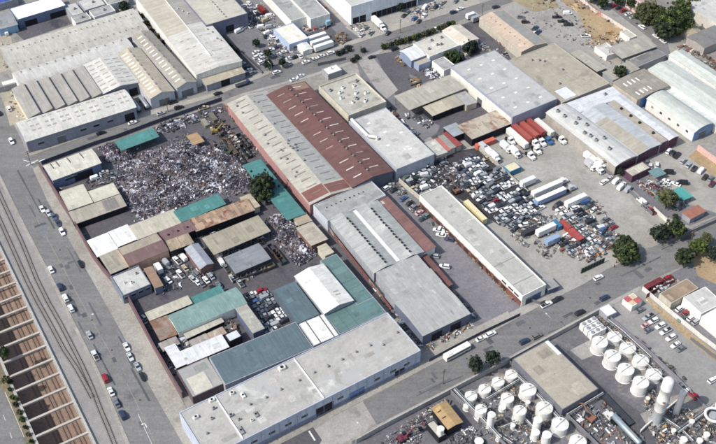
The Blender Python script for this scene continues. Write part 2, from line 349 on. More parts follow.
for u, v in ((60,250),(92,320),(112,350),(140,400),(420,392),(470,360),(530,328),(590,298),(650,262),(690,250),(150,122),(230,94),(330,64),(420,31)):
    o = MB().lathe([(.42, 0), (.42, .012)], n=14, sm=False).build('manhole_cover', IRON); o.location = (*P(u, v), .034); o['kind'] = 'structure'
# yards
sheet('yard', [(42,167),(100,146),(222,103),(264,150),(312,206),(376,290),(339,335),(208,354),(170,370),(127,300),(93,250)], .018, M_YDARK, 'dark asphalt of the salvage yard')
sheet('yard', [(478,148),(512,124),(546,112),(617,168),(680,203),(719,214),(657,243),(618,264),(584,281),(536,302),(442,188),(460,160)], .016, M_YLIGHT, 'pale concrete truck yard')
sheet('yard', [(640,154),(680,140),(716,157),(760,190),(716,216),(690,222),(655,180)], .020, M_YLIGHT, 'pale concrete car lot')
sheet('yard', [(696,150),(716,160),(730,172),(716,178),(688,157)], .024, M_DIRT, 'sandy strip in the car lot')
sheet('yard', [(384,195),(398,178),(424,196),(521,306),(512,320),(478,330),(440,282)], .020, M_YMID, 'grey asphalt courtyard beside the long pale building')
sheet('yard', [(432,215),(440,212),(518,304),(505,318),(480,322),(455,280)], .024, mat('yard_brown', hx('78767a'), .95, .2, .05, .12, 1, spots=(hx('625e58'), .08, .58)), 'brown stained asphalt of the courtyard')
sheet('yard', [(397,180),(432,162),(462,150),(482,147),(536,208),(500,226),(442,187),(421,191)], .024, M_YOIL, 'oily black ground of the car breaker yard')
sheet('yard', [(180,35),(240,5),(275,-10),(330,-15),(372,40),(285,64),(240,83),(238,66),(208,32)], .010, M_YMID, 'grey yards beyond the upper street')
sheet('yard', [(212,40),(222,34),(262,68),(246,76)], .016, M_YDARK, 'dark parking bay')
sheet('yard', [(300,36),(330,26),(346,42),(318,52)], .016, M_YDARK, 'dark yard by the white trailers')
sheet('yard', [(345,27),(400,8),(470,-16),(500,-14),(478,2),(408,24),(360,38)], .014, M_YLIGHT, 'pale forecourt of the tall white warehouse')
sheet('yard', [(321,0),(345,25),(362,38),(370,34),(355,24),(340,8),(330,0)], .020, M_WALK, 'beige drive beside the tall white warehouse')
sheet('yard', [(357,63),(376,56),(396,96),(410,110),(440,126),(436,134),(424,140),(384,102),(360,76)], .014, M_YMID, 'grey lane between the roofs')
sheet('yard', [(375,55),(400,50),(452,28),(484,17),(512,60),(452,66),(440,76),(395,96)], .010, M_YDARK, 'dark asphalt courtyard of the small works')
sheet('yard', [(358,62),(372,56),(398,90),(384,101)], .018, M_WALKG, 'pale slab of the courtyard')
sheet('yard', [(406,116),(452,100),(480,104),(505,116),(440,145)], .012, M_YDARK, 'dark asphalt behind the grey warehouse')
sheet('yard', [(500,10),(530,-8),(586,-15),(600,0),(652,40),(612,72),(566,50)], .012, mat('lot_grey', hx('989590'), .95, .12, .04, .08, .9, spots=(hx('837f7b'), .05, .56)), 'pale grey vehicle lot')
sheet('yard', [(548,-8),(580,-4),(634,36),(600,48),(588,36),(577,12)], .016, M_DIRT, 'orange dirt patch')
sheet('yard', [(500,-6),(548,-12),(560,8),(535,12)], .016, mat('dry_grass', hx('94896f'), .98, .25, .2, .2, 2), 'dry grass corner')
sheet('yard', [(11,29),(45,18),(66,15),(72,24),(24,40)], .016, M_YDARK, 'dark loading yard of the white roofed building')
sheet('yard', [(-10,30),(10,32),(20,84),(12,92),(28,120),(10,126),(-8,60)], .010, mat('yard_sand', hx('a19a8b'), .95, .16, .06, .12, 1), 'sandy yard left of the sawtooth roofs')
sheet('yard', [(352,441),(379,428),(481,376),(505,363),(552,337),(602,310),(700,404),(790,480),(340,500)], .010, mat('farm_ground', hx('67666a'), .95, .2, .05, .14, .9, spots=[(hx('5b5b62'), .07, .57), (hx('938d82'), .08, .6)]), 'grey ground of the tank farm')
sheet('yard', [(602,310),(642,289),(700,340),(760,390),(790,470),(700,404)], .014, mat('lot_park', hx('8d8b88'), .95, .1, .05, .08, 1, spots=(hx('79777a'), .05, .57)), 'worn grey parking lot beside the tank farm')
sheet('yard', [(644,299),(647,297),(680,324),(720,357),(760,390),(756,394),(714,360),(690,341),(664,318)], .020, M_DIRT, 'strip of dry dirt along the wall')
sheet('yard', [(642,289),(716,250),(790,230),(790,420),(716,352)], .016, M_YMID, 'asphalt of the corner lots')
sheet('yard', [(559,345),(570,352),(600,384),(640,412),(690,470),(640,470),(602,388)], .018, M_YDARK, 'dark lane through the tank farm')
sheet('yard', [(570,350),(600,335),(606,350),(582,360)], .020, M_WALKG, 'pale slab behind the tanks')
PAD = mat('pad_concrete', hx('8f8b84'), .92, .16, .1, .12, 1.2, spots=[(hx('6d6a68'), .2, .56), (hx('a39a88'), .15, .62)])
for q in ([(462,397),(512,370),(518,377),(469,404)],[(498,396),(508,391),(530,412),(519,419)],[(520,386),(530,381),(586,440),(574,446)],[(474,408),(484,403),(500,420),(489,426)],[(594,340),(606,333),(660,380),(648,392)],[(606,333),(616,329),(664,372),(658,380)],[(640,414),(658,406),(672,422),(652,434)],[(664,398),(690,392),(704,408),(680,420)]):
    sheet('concrete_pad', q, .03, PAD, 'stained concrete pad under tanks')
sheet('yard', [(690,256),(716,246),(740,262),(716,284),(698,276)], .022, M_DIRT, 'tan yard behind the trees')
sheet('yard', [(618,220),(640,214),(668,240),(652,247),(640,248)], .022, M_WALK, 'beige drive down to the street')
sheet('yard', [(425,361),(480,332),(478,326),(424,352)], .026, M_YMID, 'grey strip by the warehouses')
sheet('yard', [(118,-8),(136,0),(205,76),(200,84),(150,28),(120,8)], .016, M_WALKG, 'narrow gap between the shed rows')
sheet('yard', [(600,160),(640,172),(690,205),(720,214),(690,226),(660,214)], .024, M_YMID, 'grey clutter yard by the car lot')
# ------------------------------------------------------------------ buildings
def rect(q, h):
    p = [Vector(P(u, v, h)) for u, v in q]; c = (p[0] + p[1] + p[2] + p[3]) / 4
    U = ((p[1] - p[0]) + (p[2] - p[3])) / 2; V = ((p[0] - p[3]) + (p[1] - p[2])) / 2
    a1 = math.atan2(U.y, U.x); a2 = math.atan2(V.y, V.x) - math.pi / 2
    a = (a1 * U.length + a2 * V.length) / (U.length + V.length)
    lim = R(2.0); a = max(R(31.2) - lim, min(R(31.2) + lim, a))
    return c.x, c.y, a, U.length - .08, V.length - .08
class Bld: pass
WALLG = wallm('wall_grey', '9a9da3')
def profile(kind, S_, h, rise, n=0):
    """roof line over s in -S_..S_"""
    if kind == 'gable': return [(-S_, h), (0, h + rise), (S_, h)]
    if kind == 'vault':
        rr = S_ / math.sin(1.15); return [(rr * math.sin(t), h + rise * (math.cos(t) - math.cos(1.15)) / (1 - math.cos(1.15))) for t in [1.15 * k / 7 for k in range(-7, 8)]]
    if kind == 'shed': return [(-S_, h + rise), (S_, h)]
    if kind == 'shedr': return [(-S_, h), (S_, h + rise)]
    if kind == 'flat': return [(-S_, h), (S_, h)]
    if kind == 'multi':       # n gables side by side
        out = []
        for k in range(n):
            x = -S_ + 2 * S_ * k / n; out += [(x, h), (x + S_ / n, h + rise)]
        return out + [(S_, h)]
    if kind == 'saw':
        out = []
        for k in range(n):
            x = -S_ + 2 * S_ * k / n; out += [(x, h), (x + 2 * S_ / n - .12, h + rise)]
        return out + [(S_, h)]
def panel(B, x0, x1, y0, y1, m, name='skylight', lift=.07):
    z = B.z; q = [(x0, y0), (x1, y0), (x1, y1), (x0, y1)]
    vs = [(x, y, z(x, y) - .015) for x, y in q] + [(x, y, z(x, y) + lift) for x, y in q]
    mb = MB(); mb.add(vs, ((0,3,2,1),(4,5,6,7),(0,1,5,4),(1,2,6,5),(2,3,7,6),(3,0,4,7))); return mb.build(name, m, B.e)
def bld(name, label, cat, q, h, roof='flat', wall=None, rm=None, rise=1.5, axis='y', n=2, par=.35, group=None, open_=False, eave=.35, front=None, left=None, dz=0):
    wall = wall or WALLG
    cx, cy, a, w, d = rect(q, h + dz)
    e = empty(name, (cx, cy, 0), a); tag(e, label, cat, group)
    B = Bld(); B.e, B.w, B.d, B.h, B.a = e, w, d, h, a; B.q = q
    if roof == 'flat' and not open_:
        m = MB(); m.box((0, 0, (h - .05) / 2), (w - .5, d - .5, h - .05)); t = .3
        hh = h + par
        for x, y, sx, sy in ((-w/2 + t/2, 0, t, d), (w/2 - t/2, 0, t, d), (0, -d/2 + t/2, w - 2*t, t), (0, d/2 - t/2, w - 2*t, t)):
            m.box((x, y, hh / 2), (sx, sy, hh))
        m.build('wall', wall, e)
        m = MB(); m.box((0, 0, h), (w - 2*t - .01, d - 2*t - .01, .1)); m.build('roof', rm, e)
        B.z = lambda x, y: h + .05; B.inset = .6
    else:
        S_ = (w if axis == 'y' else d) / 2; L = (d if axis == 'y' else w) / 2
        k = (S_ + eave) / S_
        pr = profile(roof, S_, h, rise, n); top = [(s * k if abs(abs(s) - S_) < 1e-6 else s, z) for s, z in pr]
        if not open_:
            m = MB(); m.prism([(-S_, 0)] + [(s, z - .06) for s, z in pr] + [(S_, 0)], -L, L, axis); m.build('wall', wall, e)
        th = .10 if not open_ else .2
        m = MB(); m.prism([(s, z + .04) for s, z in top] + [(s, z + .04 - th - (.0 if open_ else .02)) for s, z in top[::-1]], -L - eave, L + eave, axis)
        m.build('roof', rm, e)
        def zf(x, y):
            s = x if axis == 'y' else y
            for (s0, z0), (s1, z1) in zip(top, top[1:]):
                if s0 - 1e-6 <= s <= s1 + 1e-6 and s1 > s0: return z0 + (z1 - z0) * (s - s0) / (s1 - s0) + .04
            return h + .04
        B.z = zf; B.inset = .1
        if open_:
            nx, ny = max(2, int(w / 7) + 1), 2
            if d > w: nx, ny = 2, max(2, int(d / 7) + 1)
            for i in range(nx):
                for j in range(ny):
                    x = (-w/2 + .4) + (w - .8) * i / (nx - 1); y = (-d/2 + .4) + (d - .8) * j / (ny - 1)
                    MB().box((x, y, (zf(x, y) - .25) / 2), (.25, .25, zf(x, y) - .25)).build('post', POST, e)
    if w * d > 60 and rm is not None and roof not in ('saw', 'vault'):
        c0 = MCOL.get(rm.name, (.4,.4,.4)); rr = random.Random(int(abs(cx * 7 + cy * 3))); kk = min(16, 3 + int(w * d / 130)); ax = 'x' if axis == 'x' else 'y'
        for i in range(kk):
            f = rr.choice((.80, .88, 1.08, 1.16)); mk = '%s_sheet%d' % (rm.name, int(f * 100))
            pm = mat(mk, tuple(min(.85, c * f) for c in c0), .75, .12, .15, .1, 1.6, streak=ax)
            if roof == 'flat': sx, sy = rr.uniform(1.2, 6), rr.uniform(1.0, 4)
            elif axis == 'y': sx, sy = rr.uniform(.25, .45) * w / (2 if roof == 'gable' else 1), rr.choice((1.05, 1.05, 2.1, 3.15))
            else: sx, sy = rr.choice((1.05, 1.05, 2.1, 3.15)), rr.uniform(.25, .45) * d / (2 if roof == 'gable' else 1)
            mx, my = w/2 - sx/2 - .5, d/2 - sy/2 - .5
            if mx <= 0 or my <= 0: continue
            x, y = rr.uniform(-mx, mx), rr.uniform(-my, my)
            if roof in ('gable', 'multi'):
                s_, h_ = (x, sx/2) if axis == 'y' else (y, sy/2); per = (w if axis == 'y' else d) / (2 if roof == 'gable' else 2 * n)
                q = math.floor((s_ + (w if axis == 'y' else d)/2) / per); lo = q * per - (w if axis == 'y' else d)/2
                if s_ - h_ < lo + .15 or s_ + h_ > lo + per - .15: continue
            panel(B, x - sx/2, x + sx/2, y - sy/2, y + sy/2, pm, 'roof_patch', .018 + .0012 * i)
    # front: items (kind, frac, width, z0, height)
    def face(items, left_):
        for it in items:
            kind, fr, wd, z0, ht = it[:5]; wd = ((d if left_ else w) - .6) if wd == 'full' or wd > (d if left_ else w) - .6 else wd; mt = it[5] if len(it) > 5 else (GLASS if kind == 'window' else DOORM if kind == 'door' else DARK)
            if left_: pos = (-w/2 - .03, -d/2 + d * fr, z0 + ht/2); dim = (.10, wd, ht); fd = (.06, wd + .3, ht + .3)
            else: pos = (-w/2 + w * fr, -d/2 - .03, z0 + ht/2); dim = (wd, .10, ht); fd = (wd + .3, .06, ht + .3)
            nm = {'window': 'window', 'door': 'door', 'dark': 'doorway', 'band': 'wall_band', 'canopy': 'awning'}[kind]
            if kind == 'canopy':
                MB().box((pos[0] - (1 if left_ else 0), pos[1] - (0 if left_ else 1), z0), ((2, wd, .15) if left_ else (wd, 2, .15))).build(nm, mt, e); continue
            o = MB().box(pos, dim).build(nm, mt, e)
            if kind in ('window', 'door') and h > 3.5:
                f = MB(); f.box((pos[0], pos[1], pos[2] + ht/2 + .08), (fd[0] + (0.06 if left_ else 0), fd[1] + (0 if left_ else .06), .14)); f.build('lintel', TRIM, o)
    if front: face(front, False)
    if left: face(left, True)
    return B
def panel(B, x0, x1, y0, y1, m, name='skylight', lift=.07):
    z = B.z; q = [(x0, y0), (x1, y0), (x1, y1), (x0, y1)]
    vs = [(x, y, z(x, y) - .015) for x, y in q] + [(x, y, z(x, y) + lift) for x, y in q]
    mb = MB(); mb.add(vs, ((0,3,2,1),(4,5,6,7),(0,1,5,4),(1,2,6,5),(2,3,7,6),(3,0,4,7))); return mb.build(name, m, B.e)
def fx(B, f): return -B.w/2 + B.w * f
def fy(B, f): return -B.d/2 + B.d * f       # 0 = front (towards the viewer), 1 = back
def grid_panels(B, xs, ys, sx, sy, m=SKYL, name='skylight', jit=0):
    for a in xs:
        for b in ys:
            x, y = fx(B, a) + random.uniform(-jit, jit), fy(B, b) + random.uniform(-jit, jit)
            panel(B, x - sx/2, x + sx/2, y - sy/2, y + sy/2, m, name)
VC = {}
def vent(B, a, b, r=.35, hgt=.8, m=None):
    k = ('v', r, hgt, (m or GALV).name)
    if k not in VC: VC[k] = MB().lathe([(r * .6, 0), (r * .6, hgt * .5), (r, hgt * .55), (r, hgt * .85), (r * .3, hgt)], n=8).mesh('vent', m or GALV)
    o = bpy.data.objects.new('roof_vent', VC[k]); C.objects.link(o); o.parent = B.e; x, y = fx(B, a), fy(B, b); o.location = (x, y, B.z(x, y) - .02)
def hvac(B, a, b, s=(2.2, 1.6, 1.3), m=None, rot=0):
    x, y = fx(B, a), fy(B, b); z = B.z(x, y)
    mb = MB(); mb.box((0, 0, s[2] / 2 + .1), s); mb.box((0, 0, .05), (s[0] + .2, s[1] + .2, .1))
    o = mb.build('air_conditioner', m or UNIT, B.e); o.location = (x, y, z); o.rotation_euler = (0, 0, rot)
    f = MB().lathe([(min(s[:2]) * .36, 0), (min(s[:2]) * .36, .12)], (0, 0, s[2] + .1), 12, sm=False).build('fan', DARK, o)
def seam(B, f, m=TRIM, w=.35, lift=.45, vertical=True, name='roof_curb', y0=.01, y1=.99):
    if vertical: return panel(B, fx(B, f) - w/2, fx(B, f) + w/2, fy(B, y0), fy(B, y1), m, name, lift)
    return panel(B, fx(B, y0), fx(B, y1), fy(B, f) - w/2, fy(B, f) + w/2, m, name, lift)
def patch(B, a0, a1, b0, b1, m): return panel(B, fx(B, a0), fx(B, a1), fy(B, b0), fy(B, b1), m, 'roof_patch', .035)
def lin(n, a=0, b=1): return [a + (b - a) * (i + .5) / n for i in range(n)]

RF_LG = flatroof('roof_flat_pale', 'bab9b4', [(hx('a3a29e'), .07, .57), (hx('cdccc6'), .1, .62)])
RF_BE = flatroof('roof_flat_beige', 'b4b0a3', [(hx('98958b'), .09, .56), (hx('c9c5b8'), .12, .62)])
RF_GR = flatroof('roof_flat_grey', '9c9c99', [(hx('868785'), .09, .57)])
RF_DG = flatroof('roof_flat_dark', '7d7c7a', [(hx('686868'), .09, .57), (hx('949390'), .1, .62)])
RF_BR = flatroof('roof_flat_brownish', 'a39c8e', [(hx('8d877b'), .07, .54), (hx('b5b0a3'), .08, .6)])
RF_WH = flatroof('roof_flat_white', 'eeeeec', [(hx('d8d8d4'), .1, .64)], .04)
RF_TAN = flatroof('roof_flat_tan', 'a9a091', [(hx('989081'), .06, .57)], .07)
def MR(k, hexc, ax='y', sp=None, **kw): return metalroof(k, hexc, ax, sp, **kw)
WH = wallm('wall_white', 'e2e0da'); BE = wallm('wall_beige', 'b9b2a4'); BLU = wallm('wall_pale_blue', '9db4e0'); BLD_ = wallm('wall_blue_band', '6f7fa6')
BLG = wallm('wall_blue_grey', '8a9ab8'); BRK = wallm('wall_brown', '7c5f58'); PUR = wallm('wall_plum', '5f4352'); BLUE2 = wallm('wall_bright_blue', '777d8c'); MAR = wallm('wall_maroon', '6f5d62', [(hx('85747a'), .3, .6)])
LBE = wallm('wall_light', 'b9bcc4')

SKV = [mat('rooflight_%d' % i, hx(c), .5, .1, .6, .15, 3) for i, c in enumerate(('cbbdb6', 'b9a8a0', 'd6d0c8', 'a8928c'))]
# --- block beyond the upper street, left part
b = bld('warehouse', 'building with a brilliant white flat roof beside a dark loading yard', 'warehouse', [(12,11),(58,-8),(64,7),(16,20)], 5.5, 'flat', wallm('wall_dusty_blue','6b7690'), RF_WH, front=[('dark',.25,7,0,3.5),('dark',.8,9,0,3.5)])
b = bld('shed', 'small grey roofed building with a pale blue wall at the left edge', 'building', [(-6,16),(11,10),(15,24),(-3,31)], 4.5, 'gable', wallm('wall_sky','8fb0cc'), MR('r_mg','8d8f90','x'), axis='x', rise=.8)
b = bld('building', 'building with a deep blue roof in the upper left corner', 'building', [(-14,-2),(12,-10),(16,-1),(-8,7)], 4, 'flat', WALLG, flatroof('roof_blue','43549a'))
for q, lab, rf in (([(64,6),(75,2.5),(84,13),(72,17)],'flat grey roof touching the brilliant white roof',RF_LG),([(72,17.5),(86,13),(92,18.5),(75,24)],'low flat grey roof with a white edge above the long ribbed shed',RF_GR),
        ([(77,1.5),(98,-5),(104.5,4.5),(85,11.5)],'flat grey roof in the middle of the top left cluster',RF_LG),([(89,12),(105,6),(120,9),(95,17.5)],'darker flat grey roof behind the long ribbed shed',RF_GR),([(100,-8),(120,-15),(127,1),(106,5)],'flat grey roof nearest the tree strip in the top left cluster',RF_GR)):
    b = bld('building', lab, 'building', q, 4.2, 'flat', TRIM if rf is RF_GR else WALLG, rf); hvac(b, .6, .5, (1.4, 1.1, .8), UNITG)
OLD = MR('r_old_tan', 'b3aea3', 'y', [(hx('9c968b'), .12, .57)])
b1 = bld('long_shed', 'upper of two long ribbed grey sheds with rows of small roof vents', 'shed', [(2,48),(133,8),(142,21),(8,62)], 6, 'gable', WALLG, MR('r_rib_a', 'b9b6ac', 'y', [(hx('a39f96'), .1, .58)]), axis='x', rise=1.3)
for i in lin(22, .03, .97): vent(b1, i, .5, .3, .7, UNITG)
b2 = bld('long_shed', 'lower of two long ribbed grey sheds, next to the white ribbed shed', 'shed', [(8,62.5),(142,21.5),(148,31),(13,73)], 6, 'gable', WALLG, MR('r_rib_b', 'b1aea5', 'y', [(hx('9a968d'), .1, .58)]), axis='x', rise=1.0)
for i in lin(20, .03, .97): vent(b2, i, .5, .3, .7, UNITG)
b3 = bld('long_shed', 'white vaulted shed with grey ribs above the sawtooth roofs', 'shed', [(13,74),(125,37),(133,50),(20,87)], 6.5, 'vault', TRIM, MR('r_white_rib', 'bebdb7', 'y'), axis='x', rise=1.8)
for i in lin(13, .02, .98): panel(b3, fx(b3, i) - .35, fx(b3, i) + .35, fy(b3, .08), fy(b3, .62), SKYD); vent(b3, i + .005, .72, .4, .8, UNITG)
b5 = bld('shed', 'white shed with rows of small slit skylights and a dark doorway', 'shed', [(85,67),(118,53.5),(137.5,83),(102,94)], 7, 'gable', wallm('wall_greyblue','8e929c'), MR('r_white_s', 'c6c4be', 'x'), rise=1.8, front=[('dark',.82,4.5,0,4.5)])
for s in (.13,.36,.64,.87):
    for j in lin(7, .04, .97): panel(b5, fx(b5, s) - 1.5, fx(b5, s) + 1.5, fy(b5, j) - .35, fy(b5, j) + .35, SKYD)
b = bld('sawtooth_factory', 'grey sawtooth roof of six parallel bays', 'factory', [(12,89.5),(84.5,67.5),(101.5,95),(28.5,118.5)], 6.2, 'saw', wallm('wall_cream','cfc6ae'), MR('r_saw', '999690', 'y', big=.06), rise=1.6, n=6)
b7 = bld('long_shed', 'long white roof with two rows of paired grey skylights on the street corner', 'shed', [(15,124),(125,88.5),(134.5,108),(27,141)], 7, 'vault', wallm('wall_slate_blue','8f919d',[(hx('a4a8bb'),.4,.62)]), MR('r_white_c', 'c8c6bf', 'y'), axis='x', rise=1.8,
     front=[('door', .3, 4, 0, 4), ('dark', .93, 5, 0, 4.5), ('window', .12, 3, 3, 1.2), ('window', .5, 3, 3, 1.2), ('window', .62, 3, 3, 1.2),('window', .75, 3, 3, 1.2)])
for i in lin(7, .06, 1.0):
    for dx in (-1.4, 1.4):
        panel(b7, fx(b7, i) + dx - .9, fx(b7, i) + dx + .9, fy(b7, .26), fy(b7, .52), SKYD); panel(b7, fx(b7, i) + dx - 1, fx(b7, i) + dx + 1, fy(b7, .78), fy(b7, .84), SKYD)
b = bld('long_shed', 'tan shed of the first bay facing the upper street, left of its grey twin', 'shed', [(118,55),(140,47),(172.5,90.5),(149.5,100)], 6.5, 'gable', LBE, MR('r_tan_l', 'b3aa98', 'x'), rise=2.0, front=[('door', .55, 5.5, 0, 4)])
for j in lin(13, .05, .95): panel(b, fx(b, .25) - 1.6, fx(b, .25) + 1.6, fy(b, j) - .4, fy(b, j) + .4, SKYL)
for j in lin(9, .02, .98): panel(b, -.3, .3, fy(b, j) - 1.2, fy(b, j) + 1.2, UNITG, 'ridge_vent', .4)
b = bld('long_shed', 'taller grey shed with skylit left slope facing the upper street', 'shed', [(139,38),(149,28),(194,82),(173,90)], 6.8, 'gable', LBE, MR('r_gray_l', '9d978c', 'x'), rise=2.0, front=[('door', .5, 6.5, 0, 4)])
for j in lin(13, .05, .95): panel(b, fx(b, .25) - 1.4, fx(b, .25) + 1.4, fy(b, j) - .4, fy(b, j) + .4, SKYL)
for j in lin(9, .02, .98): panel(b, -.3, .3, fy(b, j) - 1.2, fy(b, j) + 1.2, UNITG, 'ridge_vent', .4)
# --- block beyond the upper street, middle
b = bld('warehouse', 'long warehouse with tan rear roof and pale front roof split by a raised seam', 'warehouse', [(133,-3),(181,-18),(236,62),(199,74.5)], 8, 'gable', WH, MR('r_m1', 'c2c0b8', 'x', [(hx('b9b6ad'), .07, .6)]), rise=1.0)
patch(b, .0, .5, .45, 1.0, MR('r_m1b', 'b4ae9f', 'x')); patch(b, .51, .99, .5, 1.0, MR('r_m1c', '9f9c94', 'x')); seam(b, .5, y0=.12, y1=1)
for i in (.2, .35, .62, .8):
    for j in lin(4, .03, .4): panel(b, fx(b, i) - .9, fx(b, i) + .9, fy(b, j) - .3, fy(b, j) + .3, SKYD)
for x, y in ((.6,.7),(.66,.66),(.72,.62),(.85,.4),(.9,.36),(.88,.28),(.93,.25)): vent(b, x, y, .5, .8, UNITG if y < .5 else UNIT)
b = bld('warehouse_annex', 'low tan annex with a dark doorway in front of the pale warehouse roof', 'annex', [(200,76.5),(239.5,62.5),(242.5,71),(207,84.5)], 5, 'shed', wallm('wall_g2','9294a0'), MR('r_ann', 'aca391', 'y'), axis='x', rise=-.8, front=[('dark',.48,5,0,4)])
b = bld('warehouse', 'grey flat warehouse with a line of dark roof vents beside the truck yard', 'warehouse', [(176,-9),(219,-24),(241,14),(207.5,27)], 9, 'flat', wallm('wall_g3','74778a'), RF_BE, front=[('dark',.55,5,1,4)])
for j in lin(14, .03, .97): vent(b, .52, j, .4, .8, UNITG)
b = bld('office_building', 'small white roofed building among parked cars beyond the upper street', 'building', [(274,29.5),(293,22.5),(308,38.5),(289,45.5)], 4.5, 'flat', wallm('wall_paleblue2','a9b6cf'), flatroof('r_m3','d4d1c6'), front=[('window',.3,2,1.2,1.6),('dark',.65,3,0,3)])
b = bld('shed', 'tiny white shed right of the small white roofed building', 'shed', [(298.5,45),(307,42),(311.5,48.5),(302,52)], 3, 'gable', WH, MR('r_tiny', 'd6d4ce', 'x'), rise=.5)
b = bld('warehouse', 'long grey warehouse with a white side wall at the top of the photo', 'warehouse', [(258,-14),(278,-20),(306,16),(291,22.5)], 6, 'flat', WH, RF_GR)
b = bld('warehouse', 'grey warehouse with a bright white corner next to the red clutter', 'warehouse', [(278,-16),(300,-24),(322,15),(310,21)], 7, 'flat', WH, RF_GR)
b = bld('warehouse', 'tall white warehouse with a row of dark loading docks at the top edge', 'warehouse', [(322,-26),(383,-50),(410,-12.5),(348.5,9.6)], 12, 'flat', wallm('wall_tallwhite','dfe3ea'), RF_LG,
     front=[('door', f, 3.2, .2, 4.2, DARK) for f in lin(9, .3, .98)] + [('dark', .07, 4, 0, 4.5), ('dark', .17, 4, 0, 4.5)])
b = bld('shed', 'small white roofed hut on the near side of the upper street', 'hut', [(322,69),(336,64.5),(342.5,70),(328,75.5)], 3.2, 'flat', WALLG, flatroof('r_hut','dcdad4')); hvac(b, .5, .6, (1, .8, .6))
# --- middle block
b = bld('building', 'beige walled flat roofed building left of the courtyard of the small works', 'building', [(319,87),(357,74),(384.5,102),(349,118)], 6.5, 'flat', wallm('wall_cr','c9c2b2'), flatroof('r_k1','aba99e',[(hx('8d8c84'), .2, .58), (hx('c8c6bc'), .25, .64)]), par=.8)
for x, y in ((.15,.8),(.3,.65),(.22,.5),(.45,.75),(.6,.5),(.5,.35),(.7,.7),(.8,.4),(.35,.3),(.85,.8),(.62,.22)): hvac(b, x, y, (random.uniform(1.2, 2.4), 1.3, .9), random.choice([UNIT, UNITG]), random.random())
b = bld('warehouse', 'wide pale flat roof right of the long red roof', 'warehouse', [(351,121.5),(385,107.5),(434.5,154),(395,171)], 7, 'flat', wallm('wall_k2','a9adb8'), RF_LG, par=.3)
for x, y in ((.35,.85),(.5,.62),(.8,.52),(.3,.4),(.65,.22)): panel(b, fx(b,x)-.8, fx(b,x)+.8, fy(b,y)-.5, fy(b,y)+.5, SKYL)
mb = MB(); mb.tube((fx(b,.05), fy(b,.98), 8.6), (fx(b,.05), fy(b,.62), 8.6), .8); mb.tube((fx(b,.05), fy(b,.62), 8.6), (fx(b,.2), fy(b,.55), 8.6), .8); mb.tube((fx(b,.2), fy(b,.55), 8.6), (fx(b,.2), fy(b,.55), 7), .8); mb.build('air_duct', UNIT, b.e)
RED = MR('r_red', '6c504c', 'x', [(hx('6b4846'), .1, .57), (hx('8a6a64'), .2, .66)], big=.1)
b = bld('long_shed', 'long dark red gabled roof with pale slit skylights down both slopes', 'shed', [(267.6,94.5),(304,82.4),(394.3,170.3),(351,187.6)], 7.2, 'gable', wallm('wall_rd','5b6070'), RED, rise=1.6)
for j in lin(13, .02, .98):
    for f0, dj in ((.16, 0), (.6, .02)):
        if random.random() < .93: f0 += random.uniform(-.015, .015); panel(b, fx(b,f0), fx(b,f0+random.uniform(.17,.22)), fy(b,j+dj)-.25, fy(b,j+dj)+.25, random.choice(SKV))
    vent(b, .5, j, .5, .9, UNITG); vent(b, .485, j + .02, .4, .7, mat('vent_brown', hx('5b4442'), .7))
patch(b, .62, .98, .93, .995, MR('r_br', '8d7566', 'x'))
b4l = MR('r_k4', 'afaba0', 'x', [(hx('9e978a'), .12, .58), (hx('c6c2b6'), .13, .64)]); 
b = bld('long_shed', 'long beige and grey gabled roof with brown slit skylights and rusty patches', 'shed', [(224.5,103),(268,92.5),(350.5,187.8),(312.5,205)], 6.5, 'gable', wallm('wall_pinkish','a87f7c'), b4l, rise=1.6)
patch(b, .5, .995, .1, .995, MR('r_k4b', 'a3a49f', 'x', [(hx('7d736e'), .22, .62)]))
patch(b, .01, .49, .015, .10, MR('r_k4c', '7f5852', 'x')); patch(b, .51, .995, .012, .085, MR('r_k4c', '7f5852', 'x'))
for j in lin(17, .03, 1): panel(b, fx(b,.17), fx(b,.40), fy(b,j)-.28, fy(b,j)+.28, mat('slit_brown', hx('857a70'), .6), 'skylight', .12); panel(b, fx(b,.62), fx(b,.86), fy(b,j)-.22, fy(b,j)+.22, mat('slit_dark', hx('77706a'), .6), 'skylight', .12)
for _ in range(22):
    x, y = random.choice([random.uniform(.12, .3), random.uniform(.48, .62)]), random.uniform(.15, .95); vent(b, x, y, random.uniform(.35, .7), .9, UNITG)
b = bld('building', 'pale flat roof across the lower ends of the beige and red long roofs', 'building', [(313,206),(371,180.5),(385.5,195.5),(328,221.5)], 6.2, 'flat', LBE, RF_GR)
for i in lin(9, .1, .8): vent(b, i, .62, .3, .5, DARK)
b = bld('shed_row', 'pale grey double gabled roof with vents below the flat pale roof', 'shed', [(327,222),(382,197.5),(417.5,253.5),(378,272)], 6, 'multi', WALLG, MR('r_k6', 'a3a5a2', 'x', [(hx('b7b8b4'), .06, .56)]), rise=1.3, n=2)
panel(b, -.8, .8, fy(b,.01), fy(b,.98), TRIM, 'gutter', .2)
for f, mm in ((.26, UNITG), (.755, UNITG)):
    for j in lin(16, .02, .9): vent(b, f + random.uniform(-.01,.01), j, .5, .8, DARK)
RK7 = MR('r_k7', 'a2a2a0', 'y', big=.07, am=.03)
b = bld('workshop', 'upper of the three stepped grey roofs beside the courtyard', 'workshop', [(377,272.5),(417,254),(429,267.5),(388,287.5)], 6.4, 'shed', WALLG, RK7, axis='x', rise=-.5, eave=.1)
b = bld('workshop', 'middle of the three stepped grey roofs beside the courtyard', 'workshop', [(385,289.5),(431,268),(441.5,280.5),(396,302.5)], 6.1, 'shed', WALLG, RK7, axis='x', rise=-.5, eave=.1)
